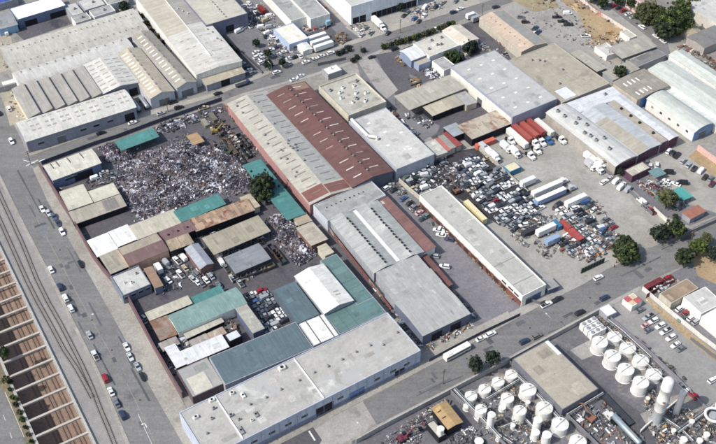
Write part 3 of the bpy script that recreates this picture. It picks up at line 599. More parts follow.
b = bld('workshop', 'lowest of the three stepped grey roofs, nearest the lower street', 'workshop', [(396,303),(442,280.5),(468,313),(423,337.5)], 6.0, 'gable', wallm('wall_dkbl','6a6f80'), MR('r_k7c','a3a3a1','y',big=.06,am=.03), axis='x', rise=.7, eave=.2, front=[('dark',.3,5,0,4),('dark',.7,5,0,4)])
b = bld('shed', 'narrow red brown roof with a white front edge in the courtyard', 'shed', [(374.5,201),(385,196.5),(436,247),(421.5,253.5)], 5, 'shedr', TRIM, MR('r_k8','7c5e59','x',[(hx('775650'),.1,.57)]), rise=.5)
for j in (.9, .92, .94): panel(b, fx(b,.2), fx(b,.55), fy(b,j)-.15, fy(b,j)+.15, SKYL)
b = bld('lean_to', 'low dark red lean-to roof along the stepped grey roofs', 'lean-to', [(421,256.5),(426,254.5),(452,284.5),(447,287)], 3.2, 'shedr', BRK, MR('r_k8b','70504d','x'), rise=.3)
b = bld('warehouse', 'long narrow pale roofed building with a white parapet facing the courtyard', 'warehouse', [(420.5,195),(441,187),(547,284),(521.5,298.5)], 6.0, 'flat', wallm('wall_k9','e4e2da'), flatroof('r_k9','abaaa4',[(hx('a4a6a2'),.1,.57)],.07), par=.5,
     left=[('band', .5, 'full', 0, 3.1, wallm('wall_rusty','7d5148',[(hx('5d4a44'),.3,.5),(hx('93705e'),.25,.62)]))] + [('door', f, 3.5, 0, 2.8, mat('door_rust', hx('5e4540'), .8)) for f in lin(12, .12, .98)] + [('window', .1, 3, 3.8, 1.1), ('window', .16, 3, 3.8, 1.1), ('window', .05, 3, 3.8, 1.1)],
     front=[('band', .5, 8, .0, 3.6, wallm('wall_b9','5c6688')), ('door', .3, 3, 0, 3)])
seam(b, .27, vertical=False, m=UNITG, w=.3, lift=.12, y0=.03, y1=.97); seam(b, .1, vertical=False, m=UNITG, w=.3, lift=.12, y0=.03, y1=.97)
for x, y in ((.5,.93),(.62,.82),(.5,.77)): panel(b, fx(b,x)-.9, fx(b,x)+.9, fy(b,y)-.5, fy(b,y)+.5, SKYD)
b = bld('guard_hut', 'small grey roof hut at the street end of the long pale building', 'hut', [(540,279.5),(550.5,276.5),(558,286),(547.5,290.5)], 3, 'shed', wallm('wall_bl3','59627e'), RF_GR, rise=.3)
# small works
b = bld('workshop', 'beige flat roof with three roof vents along the hedge of the upper street', 'workshop', [(414.5,44.5),(441,32.5),(461,44.5),(429.5,57.8)], 5, 'flat', WH, flatroof('r_k11','bdbab0'))
for x, y in ((.2,.4),(.5,.8),(.8,.75),(.5,.45),(.6,.4)): hvac(b, x, y, (1.5,1.1,.8), UNITG)
b = bld('shed', 'light tan gabled roof right of the beige flat roof along the hedge', 'shed', [(441.5,31.5),(459,24.5),(480,39.5),(461.5,44)], 5, 'gable', WH, MR('r_tg','c8bfb1','x'), rise=1.2)
b = bld('shed', 'white arched roof at the courtyard entrance of the small works', 'shed', [(400,51.5),(413,46),(425,54.5),(412.5,61)], 5, 'vault', wallm('wall_bb','8290a8'), MR('r_va','d4d5d2','y'), rise=1.2, axis='x')
b = bld('shed', 'small brown roof with a blue front beside the white arched roof', 'shed', [(412,60),(424,55),(430,61),(419,66.5)], 3.6, 'flat', wallm('wall_bb2','9aa6ba'), RF_TAN)
b = bld('building', 'low pale flat roof between the courtyard trees and the small works', 'building', [(432,62),(444,56.5),(455,66),(445,71.5)], 4, 'flat', WH, RF_GR)
b = bld('warehouse', 'big grey flat roof with three rows of small white skylights', 'warehouse', [(452,67),(493.5,49.3),(558,99.5),(511.5,117.5)], 8.5, 'flat', wallm('wall_k12','9799ab'), flatroof('r_k12','aeaeab',[(hx('a2a2a0'),.06,.56)],.06), par=.35, left=[('door', .15, 4, 0, 4), ('door', .5, 4, 0, 4), ('band', .5, 50, 0, 7.6, wallm('wall_k12w','dad7cf'))], front=[])
grid_panels(b, (.22,.5,.78), lin(5, .02, .95), 1.6, 1.0, SKYL); seam(b, .42, vertical=False, m=UNITG, w=.25, lift=.1, y0=.02, y1=.5)
RTAN = MR('r_can','a8a498','y')
b = bld('canopy', 'long grey canopy left of the big skylit grey roof', 'canopy', [(395,96.5),(449,75),(465,88),(409,109)], 5.5, 'shed', None, RTAN, axis='x', rise=-.3, open_=True)
b = bld('shed', 'beige roof under the lower edge of the long grey canopy', 'shed', [(424,107),(444.5,98.5),(452,106.5),(433,116)], 4, 'shed', DARK, MR('r_can2','b1aa99','y'), axis='x', rise=-.3)
b = bld('shed', 'small tan roof right of the beige roof under the canopy', 'shed', [(445,98),(454,94.5),(463,103.5),(453,107.5)], 4.1, 'shed', DARK, MR('r_can3','a39c8c','y'), axis='x', rise=-.3)
b = bld('shed', 'small weathered grey roof against the side of the big skylit roof', 'shed', [(457,93.5),(467,91.5),(475.5,102.5),(464,106.5)], 3.6, 'shed', BE, RF_GR, rise=.4)
b = bld('long_shed', 'peach coloured left slope and grey right slope of the roof by the vehicle lot', 'shed', [(480.5,17.5),(504,10),(545,42),(521.5,53)], 5.5, 'gable', BE, MR('r_peach','bba998','x',[(hx('c0a78f'),.1,.58)]), rise=1.4)
patch(b, .505, .99, .01, .99, MR('r_k15b','979590','x')); 
for j in lin(8, .05, .95): vent(b, .28, j, .4, .5, mat('vent_tan', hx('b39a84'), .7))
b = bld('warehouse', 'broad brownish grey flat roof between the big skylit roof and the tan canopy strip', 'warehouse', [(509,61),(553,43),(611,83.5),(561,103)], 6, 'flat', BE, RF_BR, par=.2)
for x, y in ((.35,.85),(.45,.8),(.5,.75),(.6,.5),(.3,.3)): hvac(b, x, y, (1.2, .9, .6), UNITG)
panel(b, fx(b,.1), fx(b,.33), fy(b,.03), fy(b,.22), mat('roof_sheet_white', hx('cfd3da'), .6, .06, .2), 'roof_patch', .1)
seam(b, .55, m=UNITG, w=.25, lift=.1)
b = bld('canopy', 'narrow grey canopy strip along the vehicle lot', 'canopy', [(570,54),(579.5,50),(606.5,67.5),(598,71.5)], 4.5, 'shed', None, RTAN, rise=.3, open_=True)
b = bld('canopy', 'tan grey high canopy roof right of the dirt patch', 'canopy', [(611.5,48),(643,35.2),(656,45.3),(621.5,59)], 6, 'shed', None, MR('r_can4','9f9b92','y'), axis='x', rise=-.3, open_=True)
b = bld('shed', 'dark grey flat roof in front of the tan grey high canopy', 'shed', [(624,60.5),(655,47.5),(667,54.5),(638,67)], 4, 'flat', WALLG, RF_DG, par=.1); seam(b, .85, vertical=False, m=TRIM, w=.3, lift=.15, y0=.1, y1=.8)
b = bld('trailer_hut', 'white site cabin beside the dirt patch', 'cabin', [(596,46),(608,43.5),(617,51.5),(606,58)], 3, 'flat', WH, RF_LG)
b = bld('trailer_hut', 'small white cabin above the tan grey high canopy', 'cabin', [(621.6,31.5),(628,29.5),(635.6,36),(629,40)], 3, 'flat', WH, RF_BE)
b = bld('shed', 'grey tan roof with a tree at its corner, below the dark grey roof', 'shed', [(604,73),(629,60.5),(638.5,68),(613.5,80)], 4.4, 'shed', WALLG, MR('r_k20','a19c92','y'), axis='x', rise=-.3)
b = bld('building', 'tan roof with two rows of white skylights and a blue front wall', 'building', [(612,83),(644,69),(670,86),(637.5,98.5)], 6.5, 'gable', BE, MR('r_k21','948e84','y'), rise=.6, front=[('band',.5,17,.3,5.2,wallm('wall_b5','6a8ec4'))])
grid_panels(b, lin(4,.1,.6), (.2,.7), .8, 3, SKYL)
WG = MR('r_whitegreen','bcc0b9','y',big=.05,am=.04)
b = bld('long_shed', 'white vaulted shed with small dark windows on its long wall', 'shed', [(650.5,98.5),(663.5,90.5),(712,122),(694,134.5)], 6, 'vault', wallm('wall_bs','7f95b8'), WG, rise=1.6, left=[('band',.5,44,.1,5.6,WH)] + [('window', f, 1.6, 3, 1.3) for f in lin(5, .05, .95)], front=[('door',.5,5,0,4)])
b = bld('long_shed', 'white green shed between two other white sheds at the right edge', 'shed', [(650,70),(668,59.5),(740,106),(720,117)], 6.5, 'gable', WH, WG, rise=1.2)
b = bld('long_shed', 'uppermost white green shed at the right edge below the big trees', 'shed', [(669,54.5),(682.5,50),(745,90),(732,97)], 6.5, 'gable', WH, WG, rise=1.2)
b = bld('long_shed', 'narrow low pale roof between the windowed white shed and its neighbour', 'shed', [(664,90),(673,86),(730,124),(716,126)], 4, 'shed', WH, MR('r_low','c9cdc9','x'), rise=.4)
# shed row with the plum wall
b = bld('long_shed', 'pale vaulted shed with round roof vents beside the truck yard', 'shed', [(547,113.4),(564,104.5),(639.5,153.5),(616.6,167)], 6, 'vault', wallm('wall_n1','a59f98'), MR('r_n1','bfbfbc','y'), rise=1.3, front=[('band',.5,17,.2,5.6,PUR)])
for x, y in ((.3,.93),(.3,.83),(.25,.52),(.3,.45),(.3,.37),(.6,.72),(.6,.6),(.6,.35),(.35,.2),(.35,.68)): hvac(b, x, y, (1.3,1.3,1.2), UNITG, .4)
b = bld('building', 'white roof crossing the back of the vaulted and grey sheds', 'building', [(566,104.5),(613,86),(622,96),(577,113)], 6.3, 'shed', WH, MR('r_n0','cbccce','x'), axis='x', rise=-.3); hvac(b, .75, .6, (1.4,1.1,.9), UNITG)
b = bld('long_shed', 'two tone grey and tan roof in the middle of the shed row', 'shed', [(577.5,114),(607,103),(659.5,144.5),(640,154)], 6.0, 'gable', WALLG, MR('r_n2','b3b6b8','x'), rise=.9, front=[('band',.5,14,.2,5.4,PUR)])
patch(b, .02, .5, .0, .75, MR('r_n2b','a59f91','x'))
b = bld('long_shed', 'narrow tan roof strip with vents in the shed row', 'shed', [(608,102.5),(614,100.2),(668,140),(660,144)], 6.4, 'flat', WALLG, RF_TAN, par=.1, front=[('band',.5,5,.2,5.8,PUR)])
for y in (.8,.62,.45,.2): hvac(b, .5, y, (1,1,.8), DARK)
b = bld('long_shed', 'bright white roof strip at the right end of the shed row', 'shed', [(613,98.5),(622,95),(679,135.5),(669,140)], 6.0, 'gable', wallm('wall_n4','9a6f78'), MR('r_n4','c6c8ca','x'), rise=.6, front=[('band',.5,6,.2,5.4,PUR)])
b = bld('house', 'beige flat roofed hut in front of the plum wall', 'hut', [(623,170.5),(643,161.5),(650,168),(633,177.5)], 3.5, 'flat', PUR, RF_BE)
b = bld('canopy', 'small teal grey canopy right of the beige hut', 'canopy', [(650,171),(659,167.5),(665,173.5),(654.5,178)], 3, 'shed', None, MR('r_tg2','6f8b8c','y'), rise=.2, open_=True)
b = bld('canopy', 'bright turquoise tarpaulin canopy beside the leafy tree', 'canopy', [(677,190),(684,187),(689,196),(679,202)], 3, 'shed', None, MR('r_turq','559a93','y'), rise=.3, open_=True)
b = bld('shed', 'salmon rusty roof near the right street corner', 'shed', [(682,213.5),(697,206),(706.5,210.5),(691,218.5)], 3, 'shed', WALLG, MR('r_sal','9d6c5c','y',[(hx('84574a'),.3,.55)]), rise=.3)
b = bld('workshop', 'rust streaked roof left of the red trailers', 'workshop', [(462,125),(499,108.5),(511,120),(471,141.5)], 5, 'shed', DARK, MR('r_k25','b0a797','y',[(hx('8a6656'),.12,.52),(hx('6f4f45'),.2,.6)]), axis='x', rise=-.3)
b = bld('shed', 'small blue grey roof left of the rust streaked roof', 'shed', [(443,127.8),(456,123.5),(466,131.5),(454.5,136.8)], 4, 'shed', DARK, MR('r_s1','9aa0a4','x'), rise=.3)
b = bld('shed', 'bright red roof strip beside the small blue grey roof', 'shed', [(444,133.5),(447.5,132),(461,144),(456,147.5)], 3.2, 'shed', BE, MR('r_s2','9a504e','x'), rise=.2)
b = bld('shed', 'faded pink roof strip left of the bright red strip', 'shed', [(435.5,139),(438.8,137.7),(450,149),(447,152)], 3.2, 'shed', BE, MR('r_s3','b36f6a','x'), rise=.2)
b = bld('shed', 'pale grey roof left of the faded pink strip', 'shed', [(425.5,143),(435.2,139.5),(446,151.5),(436,156.8)], 4, 'shed', BE, MR('r_s4','b9b7ae','x'), rise=.2)
b = bld('shed', 'thin grey roof between the pink and the bright red strips', 'shed', [(439,137),(443.5,134.3),(455,147.3),(450.5,148.8)], 3.6, 'shed', BE, MR('r_s5','99958c','x'), rise=.2)
# --- salvage yard and the blue warehouse
b = bld('shed', 'cream shed with dark roof ribs at the street corner of the salvage yard', 'shed', [(43.6,166.4),(91.3,148.8),(100.6,163.2),(52.8,180)], 5.5, 'gable', wallm('wall_l1','6a7694'), MR('r_l1','c6c3b6','y'), axis='x', rise=1.1, front=[('dark',.62,9,0,4.2),('window',.3,3,2.5,1.2),('window',.42,3,2.5,1.2)])
for i in (.13,.25,.48,.75): panel(b, fx(b,i)-.2, fx(b,i)+.2, .3, fy(b,.99), mat('rib_dark', hx('5c564c'), .8), 'roof_rib', .18)
b = bld('shed', 'cream flat roof beside the maroon wall, left half of a lower pair', 'shed', [(60.5,192),(84,183),(92,202.5),(68,211.5)], 4.4, 'flat', BE, flatroof('r_l2','bdbbab',[(hx('a8a698'),.1,.6)]), par=.1)
b = bld('shed', 'narrow cream roof step next to the scrap heap', 'shed', [(88.5,191.5),(113,182.5),(120,193.5),(93.5,203)], 4.2, 'flat', BE, flatroof('r_l2','bdbbab'), par=.1)
b = bld('shed', 'tan grey sloping roof below the two cream roofs', 'shed', [(68.5,212.3),(120,194.2),(127,204.5),(74.5,222.5)], 4.2, 'shed', DARK, MR('r_l2b','a09a8c','y'), axis='x', rise=-.9, eave=.05); patch(b, .62, .88, .1, .95, MR('r_l2c','847f7c','y'))
TEAL = MR('r_teal','4f7f7c','y',[(hx('4d9590'),.1,.6)],big=.05,am=.04)
b = bld('canopy', 'teal canopy along the upper street above the scrap heap', 'canopy', [(116,142),(150.5,128),(159.5,135.5),(121,150)], 4.5, 'shed', None, TEAL, axis='x', rise=-.3, open_=True)
b = bld('canopy', 'teal canopy at the lower edge of the big scrap heap', 'canopy', [(173.6,212),(217,194),(225.6,203),(182,221.5)], 4.6, 'shed', None, TEAL, axis='x', rise=-.3, open_=True)
b = bld('canopy', 'long teal canopy under the big round tree', 'canopy', [(244.5,165.5),(259.5,159.5),(305,213),(286.5,221)], 4.5, 'shed', None, MR('r_teal2','4f7f7c','x',big=.05,am=.04), rise=.3, open_=True)
row = [([(85.6,241.4),(107,232.4),(117.5,246),(99.5,258)],'r_ra','dedfda','white roof at the maroon wall end of the row of joined sheds'),([(107.5,232.2),(127.5,224),(137.5,239),(118,246)],'r_rb','d8d9d3','white roof with dark seams, second in the row of joined sheds'),
  ([(128,225),(174,210),(183,221),(138,240)],'r_rc','b7b2a2','cream roof against the left end of the lower teal canopy'),([(99.5,258.3),(117.5,246.5),(127.5,267),(111,273)],'r_rd','9f998b','tan roof below the white roof at the maroon wall')]
for q, k, c, lab in row: b = bld('shed', lab, 'shed', q, 4.5, 'shed', DARK, MR(k, c, 'y'), axis='x', rise=-.4, eave=.03)
seam_b = b
b = bld('shed', 'brown gabled roof with a peach edge in the row of joined sheds', 'shed', [(119.5,248.5),(156.5,232.5),(168,249.5),(127.5,268)], 5, 'gable', wallm('wall_peach','c9a58d'), MR('r_re','76605e','y',big=.05), axis='x', rise=1.0, eave=.1); patch(b, .01, .99, .52, .99, MR('r_re2','a09788','y'))
b = bld('shed', 'plum brown roof with three dark vents behind the gabled brown roof', 'shed', [(157,232.5),(190,219.5),(197,229.5),(165.5,241)], 4.8, 'shed', DARK, MR('r_rf','76605f','y'), axis='x', rise=-.3, eave=.03)
for x in (.2,.5,.8): vent(b, x, .45, .5, .5, DARK)
b = bld('shed', 'streaky tan roof below the plum brown roof', 'shed', [(165.5,241.5),(189,232),(192.5,242),(170,252)], 4.7, 'shed', DARK, mat('r_streak', hx('a39580'), .85, .1, .1, .2, 3, streak='y', panel=(.9, 7, .3, 'y'), spots=(hx('7e6d60'), .3, .6)), axis='x', rise=-.3, eave=.03)
b = bld('shed', 'patchwork of rusty sheets right of the plum brown roof', 'shed', [(190,219),(247,199),(253.5,208.5),(196,232)], 4.6, 'shed', DARK, mat('r_rustpatch', hx('a08a76'), .85, .2, .1, .15, 3, panel=(1.6, 3.2, .35, 'y'), spots=[(hx('7d5145'), .25, .52), (hx('5d3f3a'), .35, .6)]), axis='x', rise=-.3)
b = bld('canopy', 'long tan canopy between the rusty sheets and the scrap', 'canopy', [(203,239),(258,215),(269.5,231),(214,253.5)], 5.2, 'shed', None, MR('r_tancan','9b9585','y'), axis='x', rise=-.3, open_=True)
b = bld('shed', 'small grey gabled shed in the middle of the dark yard', 'shed', [(185.4,249.6),(197,243.5),(212.5,262),(201.5,270)], 4.2, 'gable', BRK, MR('r_l7','9a9ea6','x'), rise=1.1)
b = bld('shed', 'grey roof of two joined bays ringed by bins', 'shed', [(225,257.7),(259.5,243),(268,258),(236,274.5)], 3.8, 'gable', wallm('wall_db','45474e'), MR('r_l8','83868b','x'), axis='x', rise=.35); seam(b, .48, m=mat('seam_dark', hx('4a4c52'), .8), w=.25, lift=.08)
b = bld('long_shed', 'long pale teal gabled roof beside the roofless white sheds', 'shed', [(169.5,316.5),(235,287),(246.5,303.5),(177.5,332)], 5.2, 'gable', WH, MR('r_pteal','7c9591','y'), axis='x', rise=1.1)
b = bld('shed', 'grey roof strip between the pale teal roof and the packed cars', 'shed', [(234,305),(243,300.5),(264,328),(252.5,333.5)], 5, 'shed', wallm('wall_l9','5f6780'), MR('r_l9','a9a79d','x'), rise=.2)
b = bld('canopy', 'small teal canopy behind the long pale teal roof', 'canopy', [(184,300),(220,286.5),(224,292),(190,306)], 3.4, 'shed', None, TEAL, axis='x', rise=-.2, open_=True)
b = bld('shed', 'cream roof strip against the maroon wall above the rusty sheets', 'shed', [(146,313),(187,296),(192,303),(149.5,320)], 4.2, 'shed', DARK, MR('r_l10','b5b0a0','y',[(hx('a39b80'),.2,.6)]), axis='x', rise=-.2)
b = bld('shed', 'rusty brown and grey sheet roof below the cream strip', 'shed', [(151,323),(167,315),(176,334.5),(160.5,340.5)], 3.8, 'shed', DARK, MR('r_l10b','8d7d72','x',[(hx('7d5d4c'),.15,.5)]), rise=.3)
b = bld('shed', 'white broken roof at the maroon wall among the debris', 'shed', [(165,348),(175,344.5),(186,363),(177,368.5)], 3.6, 'shed', DARK, MR('r_l11','d5d6d6','x'), rise=.2)
b = bld('shed', 'white ragged roof in the middle of the debris', 'shed', [(180,351.5),(221,335.5),(229,346.5),(188,363)], 3.7, 'shed', DARK, MR('r_l11b','cfd1d2','y',[(hx('9a9792'),.3,.6)]), axis='x', rise=-.2)
b = bld('shed', 'white roof piece under the slate blue roof corner', 'shed', [(223,335),(237,329.5),(242,336.5),(230,342.5)], 3.6, 'flat', DARK, MR('r_l11c','cccfd2','y'))
b = bld('shed', 'cream strip roof along the lower edge of the pale teal roof', 'shed', [(181,332.5),(220,317),(223.5,321.5),(188.5,336.5)], 3.6, 'shed', DARK, MR('r_l11d','b5b1a4','y'), axis='x', rise=-.2)
b = bld('shed', 'grey patched roof between the debris and the cream strip', 'shed', [(189,341),(205.5,334.3),(209.5,340),(194,346.5)], 3.2, 'shed', DARK, MR('r_l11e','9d9791','y',[(hx('7e706a'),.25,.55)]), axis='x', rise=-.2)
b = bld('shed', 'brown grey patched roof above the white ragged roof', 'shed', [(206.5,334),(222,327.5),(226,332.5),(211,339.5)], 3.2, 'shed', DARK, MR('r_l11f','a1907f','y',[(hx('b9b4ad'),.3,.55)]), axis='x', rise=-.2)
b = bld('shed', 'small grey sheet roof at the top left of the ragged white roofs', 'shed', [(158,344),(175,337),(180,343.5),(164,349.5)], 3.3, 'shed', DARK, MR('r_l11g','9a948e','y',[(hx('7e706a'),.25,.55)]), axis='x', rise=-.2)
SLATE = MR('r_slate','5c6c72','y',[(hx('54686f'),.07,.57)],big=.05,am=.03)
b = bld('shed', 'long slate blue roof against the back of the blue warehouse', 'shed', [(208,354.5),(297.5,313.5),(313.5,346),(225.5,386.5)][0:0] or [(208,354.5),(296.3,324.3),(313.7,346.3),(225.2,386.6)], 5.8, 'flat', WALLG, SLATE, par=.02)
b = bld('shed', 'slate blue roof arm between the packed cars and the white gabled roof', 'shed', [(273,290),(294.5,281),(321,314.5),(297.2,323.4)], 5.7, 'flat', wallm('wall_sl','55606c'), SLATE, par=.02)
b = bld('shed', 'bright white gabled roof rising above the slate blue and teal roofs', 'shed', [(294.6,276.7),(323.6,264),(352.5,300.5),(325,313)], 7.2, 'gable', WALLG, MR('r_l13','d6d5d0','x',big=.04), rise=1.5)
for dj in (.22, .3): panel(b, fx(b,.62), fx(b,.8), fy(b,dj)-.3, fy(b,dj)+.3, SKYD)
panel(b, fx(b,.02), fx(b,.98), fy(b,.66)-.1, fy(b,.66)+.1, UNITG, 'roof_seam', .05) if False else None
SGR = MR('r_sgreen','5f7876','x',[(hx('5f8082'),.07,.56)],big=.05,am=.03)
b = bld('shed', 'grey green roof right of the white gabled roof', 'shed', [(319.5,260.5),(336,254),(374.5,297.5),(357,305)], 5.6, 'flat', WALLG, SGR, par=.02)
seam(b, .45, vertical=False, m=mat('seam_green', hx('54706f'), .7), w=.2, lift=.05)
b = bld('shed', 'grey green roof between the striped white roof and the blue warehouse', 'shed', [(324,314.8),(371,294.8),(387.5,312.5),(339.8,334.5)], 5.5, 'flat', WALLG, SGR, par=.02)
for f in (.2, .4): seam(b, f, m=mat('seam_green', hx('54706f'), .7), w=.2, lift=.05)
b = bld('shed', 'white roof with two dark stripes beside the slate blue roof', 'shed', [(298.3,323.8),(323.8,313.6),(339,335),(314,346.3)], 6.0, 'flat', WALLG, MR('r_l15','dddcd6','x',big=.04), par=.02)
for f in (.28, .82): seam(b, f, m=mat('seam_dk', hx('5a5a5c'), .7), w=.45, lift=.06)
BW = [(180,413.5),(387.7,312),(420,351),(207,459.5)]
b = bld('warehouse', 'very long pale flat roofed warehouse with a light blue front wall', 'warehouse', BW, 8, 'flat', wallm('wall_bluefront','b4bbcb'), flatroof('r_bluew','aaa8a3',[(hx('a8a8a5'),.06,.55),(hx('c8c8c3'),.08,.6)],.08), par=.35,
   front=[('band',.5,126,0,1.9,wallm('wall_blueband','7f88a2'))] + [('window', f, 2.6, 3.6, 1.4) for f in (.10,.20,.28,.355,.43,.60,.78,.86,.93)] + [('dark',.525,7.5,.1,4.6),('door',.68,7,.1,4.2,wallm('door_bl','7388b8')),('dark',.895,4.5,.1,3)])
BWH = b
for f in lin(24, .005, .995): MB().box((fx(b, f), -b.d/2 - .06, 4.1), (.16, .12, 8.1)).build('downpipe', wallm('pipe_paint','98a2b8'), b.e)
for f in (.16,.24,.4,.565,.72,.82): MB().box((fx(b, f), -b.d/2 - .35, 5.6), (.3, .6, .2)).build('wall_lamp', UNITG, b.e)
for u, v in ((252.5,413.5),(0,0)):
    pass
def loc(B, u, v):
    x, y = P(u, v, B.h); c, s = math.cos(-B.a), math.sin(-B.a); x -= B.e.location.x; y -= B.e.location.y
    lx, ly = x * c - y * s, x * s + y * c; return (lx / B.w + .5, ly / B.d + .5)
for u0, s0 in ((215.5, .35), (292.5, .35)):
    v0 = 397.5 if u0 < 250 else 357; f, _ = loc(b, u0, v0); seam(b, f, m=TRIM, w=.5, lift=.4, y0=.02, y1=.98)
for u, v, s in ((196,418,(2.6,1.8,1.2)),(212,401,(3,1.8,1.3)),(214,409,(1.6,1.2,1.3)),(232,394,(2,1.8,1.3)),(243,396,(1.6,3.6,.9)),(231,416,(2,1.6,1.2)),(239.5,388+32,(1.5,1,.8)),(256,415,(1.6,3.6,.9)),(252,421,(1.4,1.2,.9)),(241,431,(1.6,5,.9)),(282,369,(3.4,2.6,1.6)),(212,419,(1.2,1.2,1))):
    x, y = loc(b, u, v); hvac(b, x, y, tuple(q * .72 for q in s), random.choice((UNIT, UNITG, UNITG)))
for u, v in ((266,398),(281,390),(299,381),(250,405),(314,373),(328,367),(342,360),(356,352.5),(383,345.5),(397,333),(370,346),(207,434),(327.5,366.5)): x, y = loc(b, u, v); vent(b, x, y, .5, .9, UNITG)
b = bld('shed', 'grey roof with a cream patch boxed in by the maroon wall and the blue warehouse', 'shed', [(176,371),(207.3,356.5),(224.3,384.5),(192.5,397)], 4.0, 'flat', wallm('wall_m17','5f5258'), RF_GR, par=.1); patch(b, .12, .68, .04, .62, flatroof('r_cream','c2bfb0'))
b = bld('office_building', 'pale grey flat roofed block at the maroon wall with a blue right front', 'building', [(111,276.7),(138.8,266.3),(150.5,284),(122.5,298)], 4.6, 'flat', BLUE2, RF_LG, par=.5, front=[('window', f, 1.8, 2.6, 1.2) for f in lin(4)]); hvac(b,.5,.4,(1,1,.7)); hvac(b,.3,.5,(.8,.8,.6)); hvac(b,.8,.7,(.9,.9,.6), UNITG)
b = bld('shed', 'narrow brown roof right of the pale block with a blue front', 'shed', [(144,269.5),(152.3,266.2),(162,285.5),(155.5,288)], 4.4, 'shed', BLUE2, MR('r_l18','957d6b','x'), rise=.2)
b = bld('canopy', 'bright orange tan roof at the top of the scrap yard', 'canopy', [(187,137),(195,133),(204.5,140),(195.5,145)], 3.2, 'shed', None, MR('r_or','a98d6c','x'), rise=.2, open_=True)
b = bld('shed', 'beige roof left of the trunk of the big round tree', 'shed', [(240,198),(249,194.5),(260.5,206),(250,209.5)], 3.6, 'shed', BE, MR('r_bt','b1a893','x'), rise=.2)
b = bld('shed', 'tan roof with a dark crane arm shadow beside the small scrap heap', 'shed', [(297,229),(312.5,221.5),(326.5,239),(311.5,245.8)], 4.5, 'shed', BRK, MR('r_bt2','aea798','x'), rise=.3)
b = bld('shed', 'beige roof touching the upper corner of the grey green roof', 'shed', [(317.5,247.5),(325,244),(334,251.5),(325.5,256)], 4.2, 'shed', BE, MR('r_bt3','b3ab98','x'), rise=.2)
b = bld('shed', 'small tan roof at the lower end of the long teal canopy', 'shed', [(294,217.5),(305.5,213),(311,220),(298.5,226)], 4, 'shed', BE, MR('r_bt4','a89c88','x'), rise=.2)
# --- lower right block
b = bld('warehouse', 'tan grey flat roof with a narrow white panel between the two tank groups', 'warehouse', [(514.5,360),(545,339.5),(600,387.3),(562,411)], 5.5, 'flat', wallm('wall_r1','6d6f78'), flatroof('r_r1','a39c8f',[(hx('978f83'),.06,.56)],.05), par=.12)
patch(b, .90, .998, .72, .995, RF_WH); seam(b, .5, vertical=False, m=RF_TAN, w=.3, lift=.08); seam(b, .48, m=RF_TAN, w=.3, lift=.08)
b = bld('building', 'tan brown roof with a beige side wall behind the corner lot cars', 'building', [(659.5,294.4),(686,278),(697.5,287),(673,304.5)], 4.5, 'flat', BE, flatroof('r_r2','93816f',[(hx('857564'),.1,.56)]), par=.1)
b = bld('building', 'white walled grey roofed building at the right edge beside parked cars', 'building', [(684.7,297),(705.5,286.5),(722,302),(701.5,316)], 5, 'flat', WH, RF_LG, par=.2)
b = bld('building', 'white roofed building at the right edge below the grey roofed one', 'building', [(702.5,317),(722,303.5),(745,322),(724,336)], 4.5, 'flat', WH, RF_WH, par=.2)
b = bld('kiosk', 'small stall roof quartered in red and beige beside the parking lot', 'stall', [(623,298.5),(633,293),(642.3,300.6),(632.3,307)], 3.2, 'flat', WH, flatroof('r_kiosk','bfb092'), par=.02)
patch(b, .0, .5, .5, 1, mat('r_kred', hx('ad5b5f'), .7, .08, .4)); patch(b, .5, 1, 0, .5, mat('r_kred', hx('ad5b5f'), .7, .08, .4))
b = bld('hut', 'small white hut inside the corner of the tank farm wall', 'hut', [(599,307.5),(609,304),(617,312),(606.5,317.5)], 3, 'flat', WALLG, RF_WH, par=.05)
b = bld('workshop', 'bright orange tan metal roof in the lower yard', 'workshop', [(434,408),(445.3,401.5),(462,421),(447,430.3)], 4.5, 'gable', DARK, MR('r_r5','ab9068','x'), rise=.6)
for y in (.75,.45): panel(b, fx(b,.1), fx(b,.35), fy(b,y)-.2, fy(b,y)+.2, DARK, 'vent_slot', .1)
b = bld('platform', 'low beige roof left of the orange tan roof carrying a white tank', 'shed', [(426,424),(433.5,420),(446.5,434),(439,439)], 3, 'flat', DARK, RF_BE, par=.1)
b = bld('house', 'pale roofed building in the upper right corner beside the big trees', 'building', [(688,5),(702,-6),(745,16),(722,30)], 6, 'flat', wallm('wall_t1','c9c3ba'), RF_LG, par=.3)
b = bld('house', 'dark grey roofed building with a pale left wall at the right edge near the top', 'building', [(691,38),(712,24),(735,34),(704,49)], 5, 'gable', wallm('wall_t2','a49d98'), RF_DG, rise=1, axis='x')
b = bld('shed', 'pinkish white gable peeking between the trees at the top right', 'shed', [(630,-1),(638,-5),(644,3),(636,8)], 5, 'gable', wallm('wall_pk','d8b8b0'), MR('r_pk','c4aaa4','y'), rise=1.2)
b = bld('shed', 'small tan gable right of the biggest dark tree', 'shed', [(688,26),(694,23),(699,33),(691,42)], 4, 'gable', BE, MR('r_tt','a09880','x'), rise=1)
b = bld('storage_hut', 'small beige roofed box body with a blue side near the black breaker yard', 'hut', [(503,166),(514.5,161.5),(521,167),(510,172.5)], 3, 'flat', wallm('wall_tq','4d7c9c'), flatroof('r_y','cdc5a6'), par=.05)
b = bld('lean_to', 'low grey roofed lean-to at the left edge above the sawtooth factory', 'lean-to', [(-8,75),(12,70),(17,82),(-4,88)], 3.5, 'shed', WALLG, MR('r_le','8f8d88','y'), axis='x', rise=-.3)
panel(b, fx(b,.3), fx(b,.95), fy(b,.05), fy(b,.3), TRIM, 'roof_edge', .15)

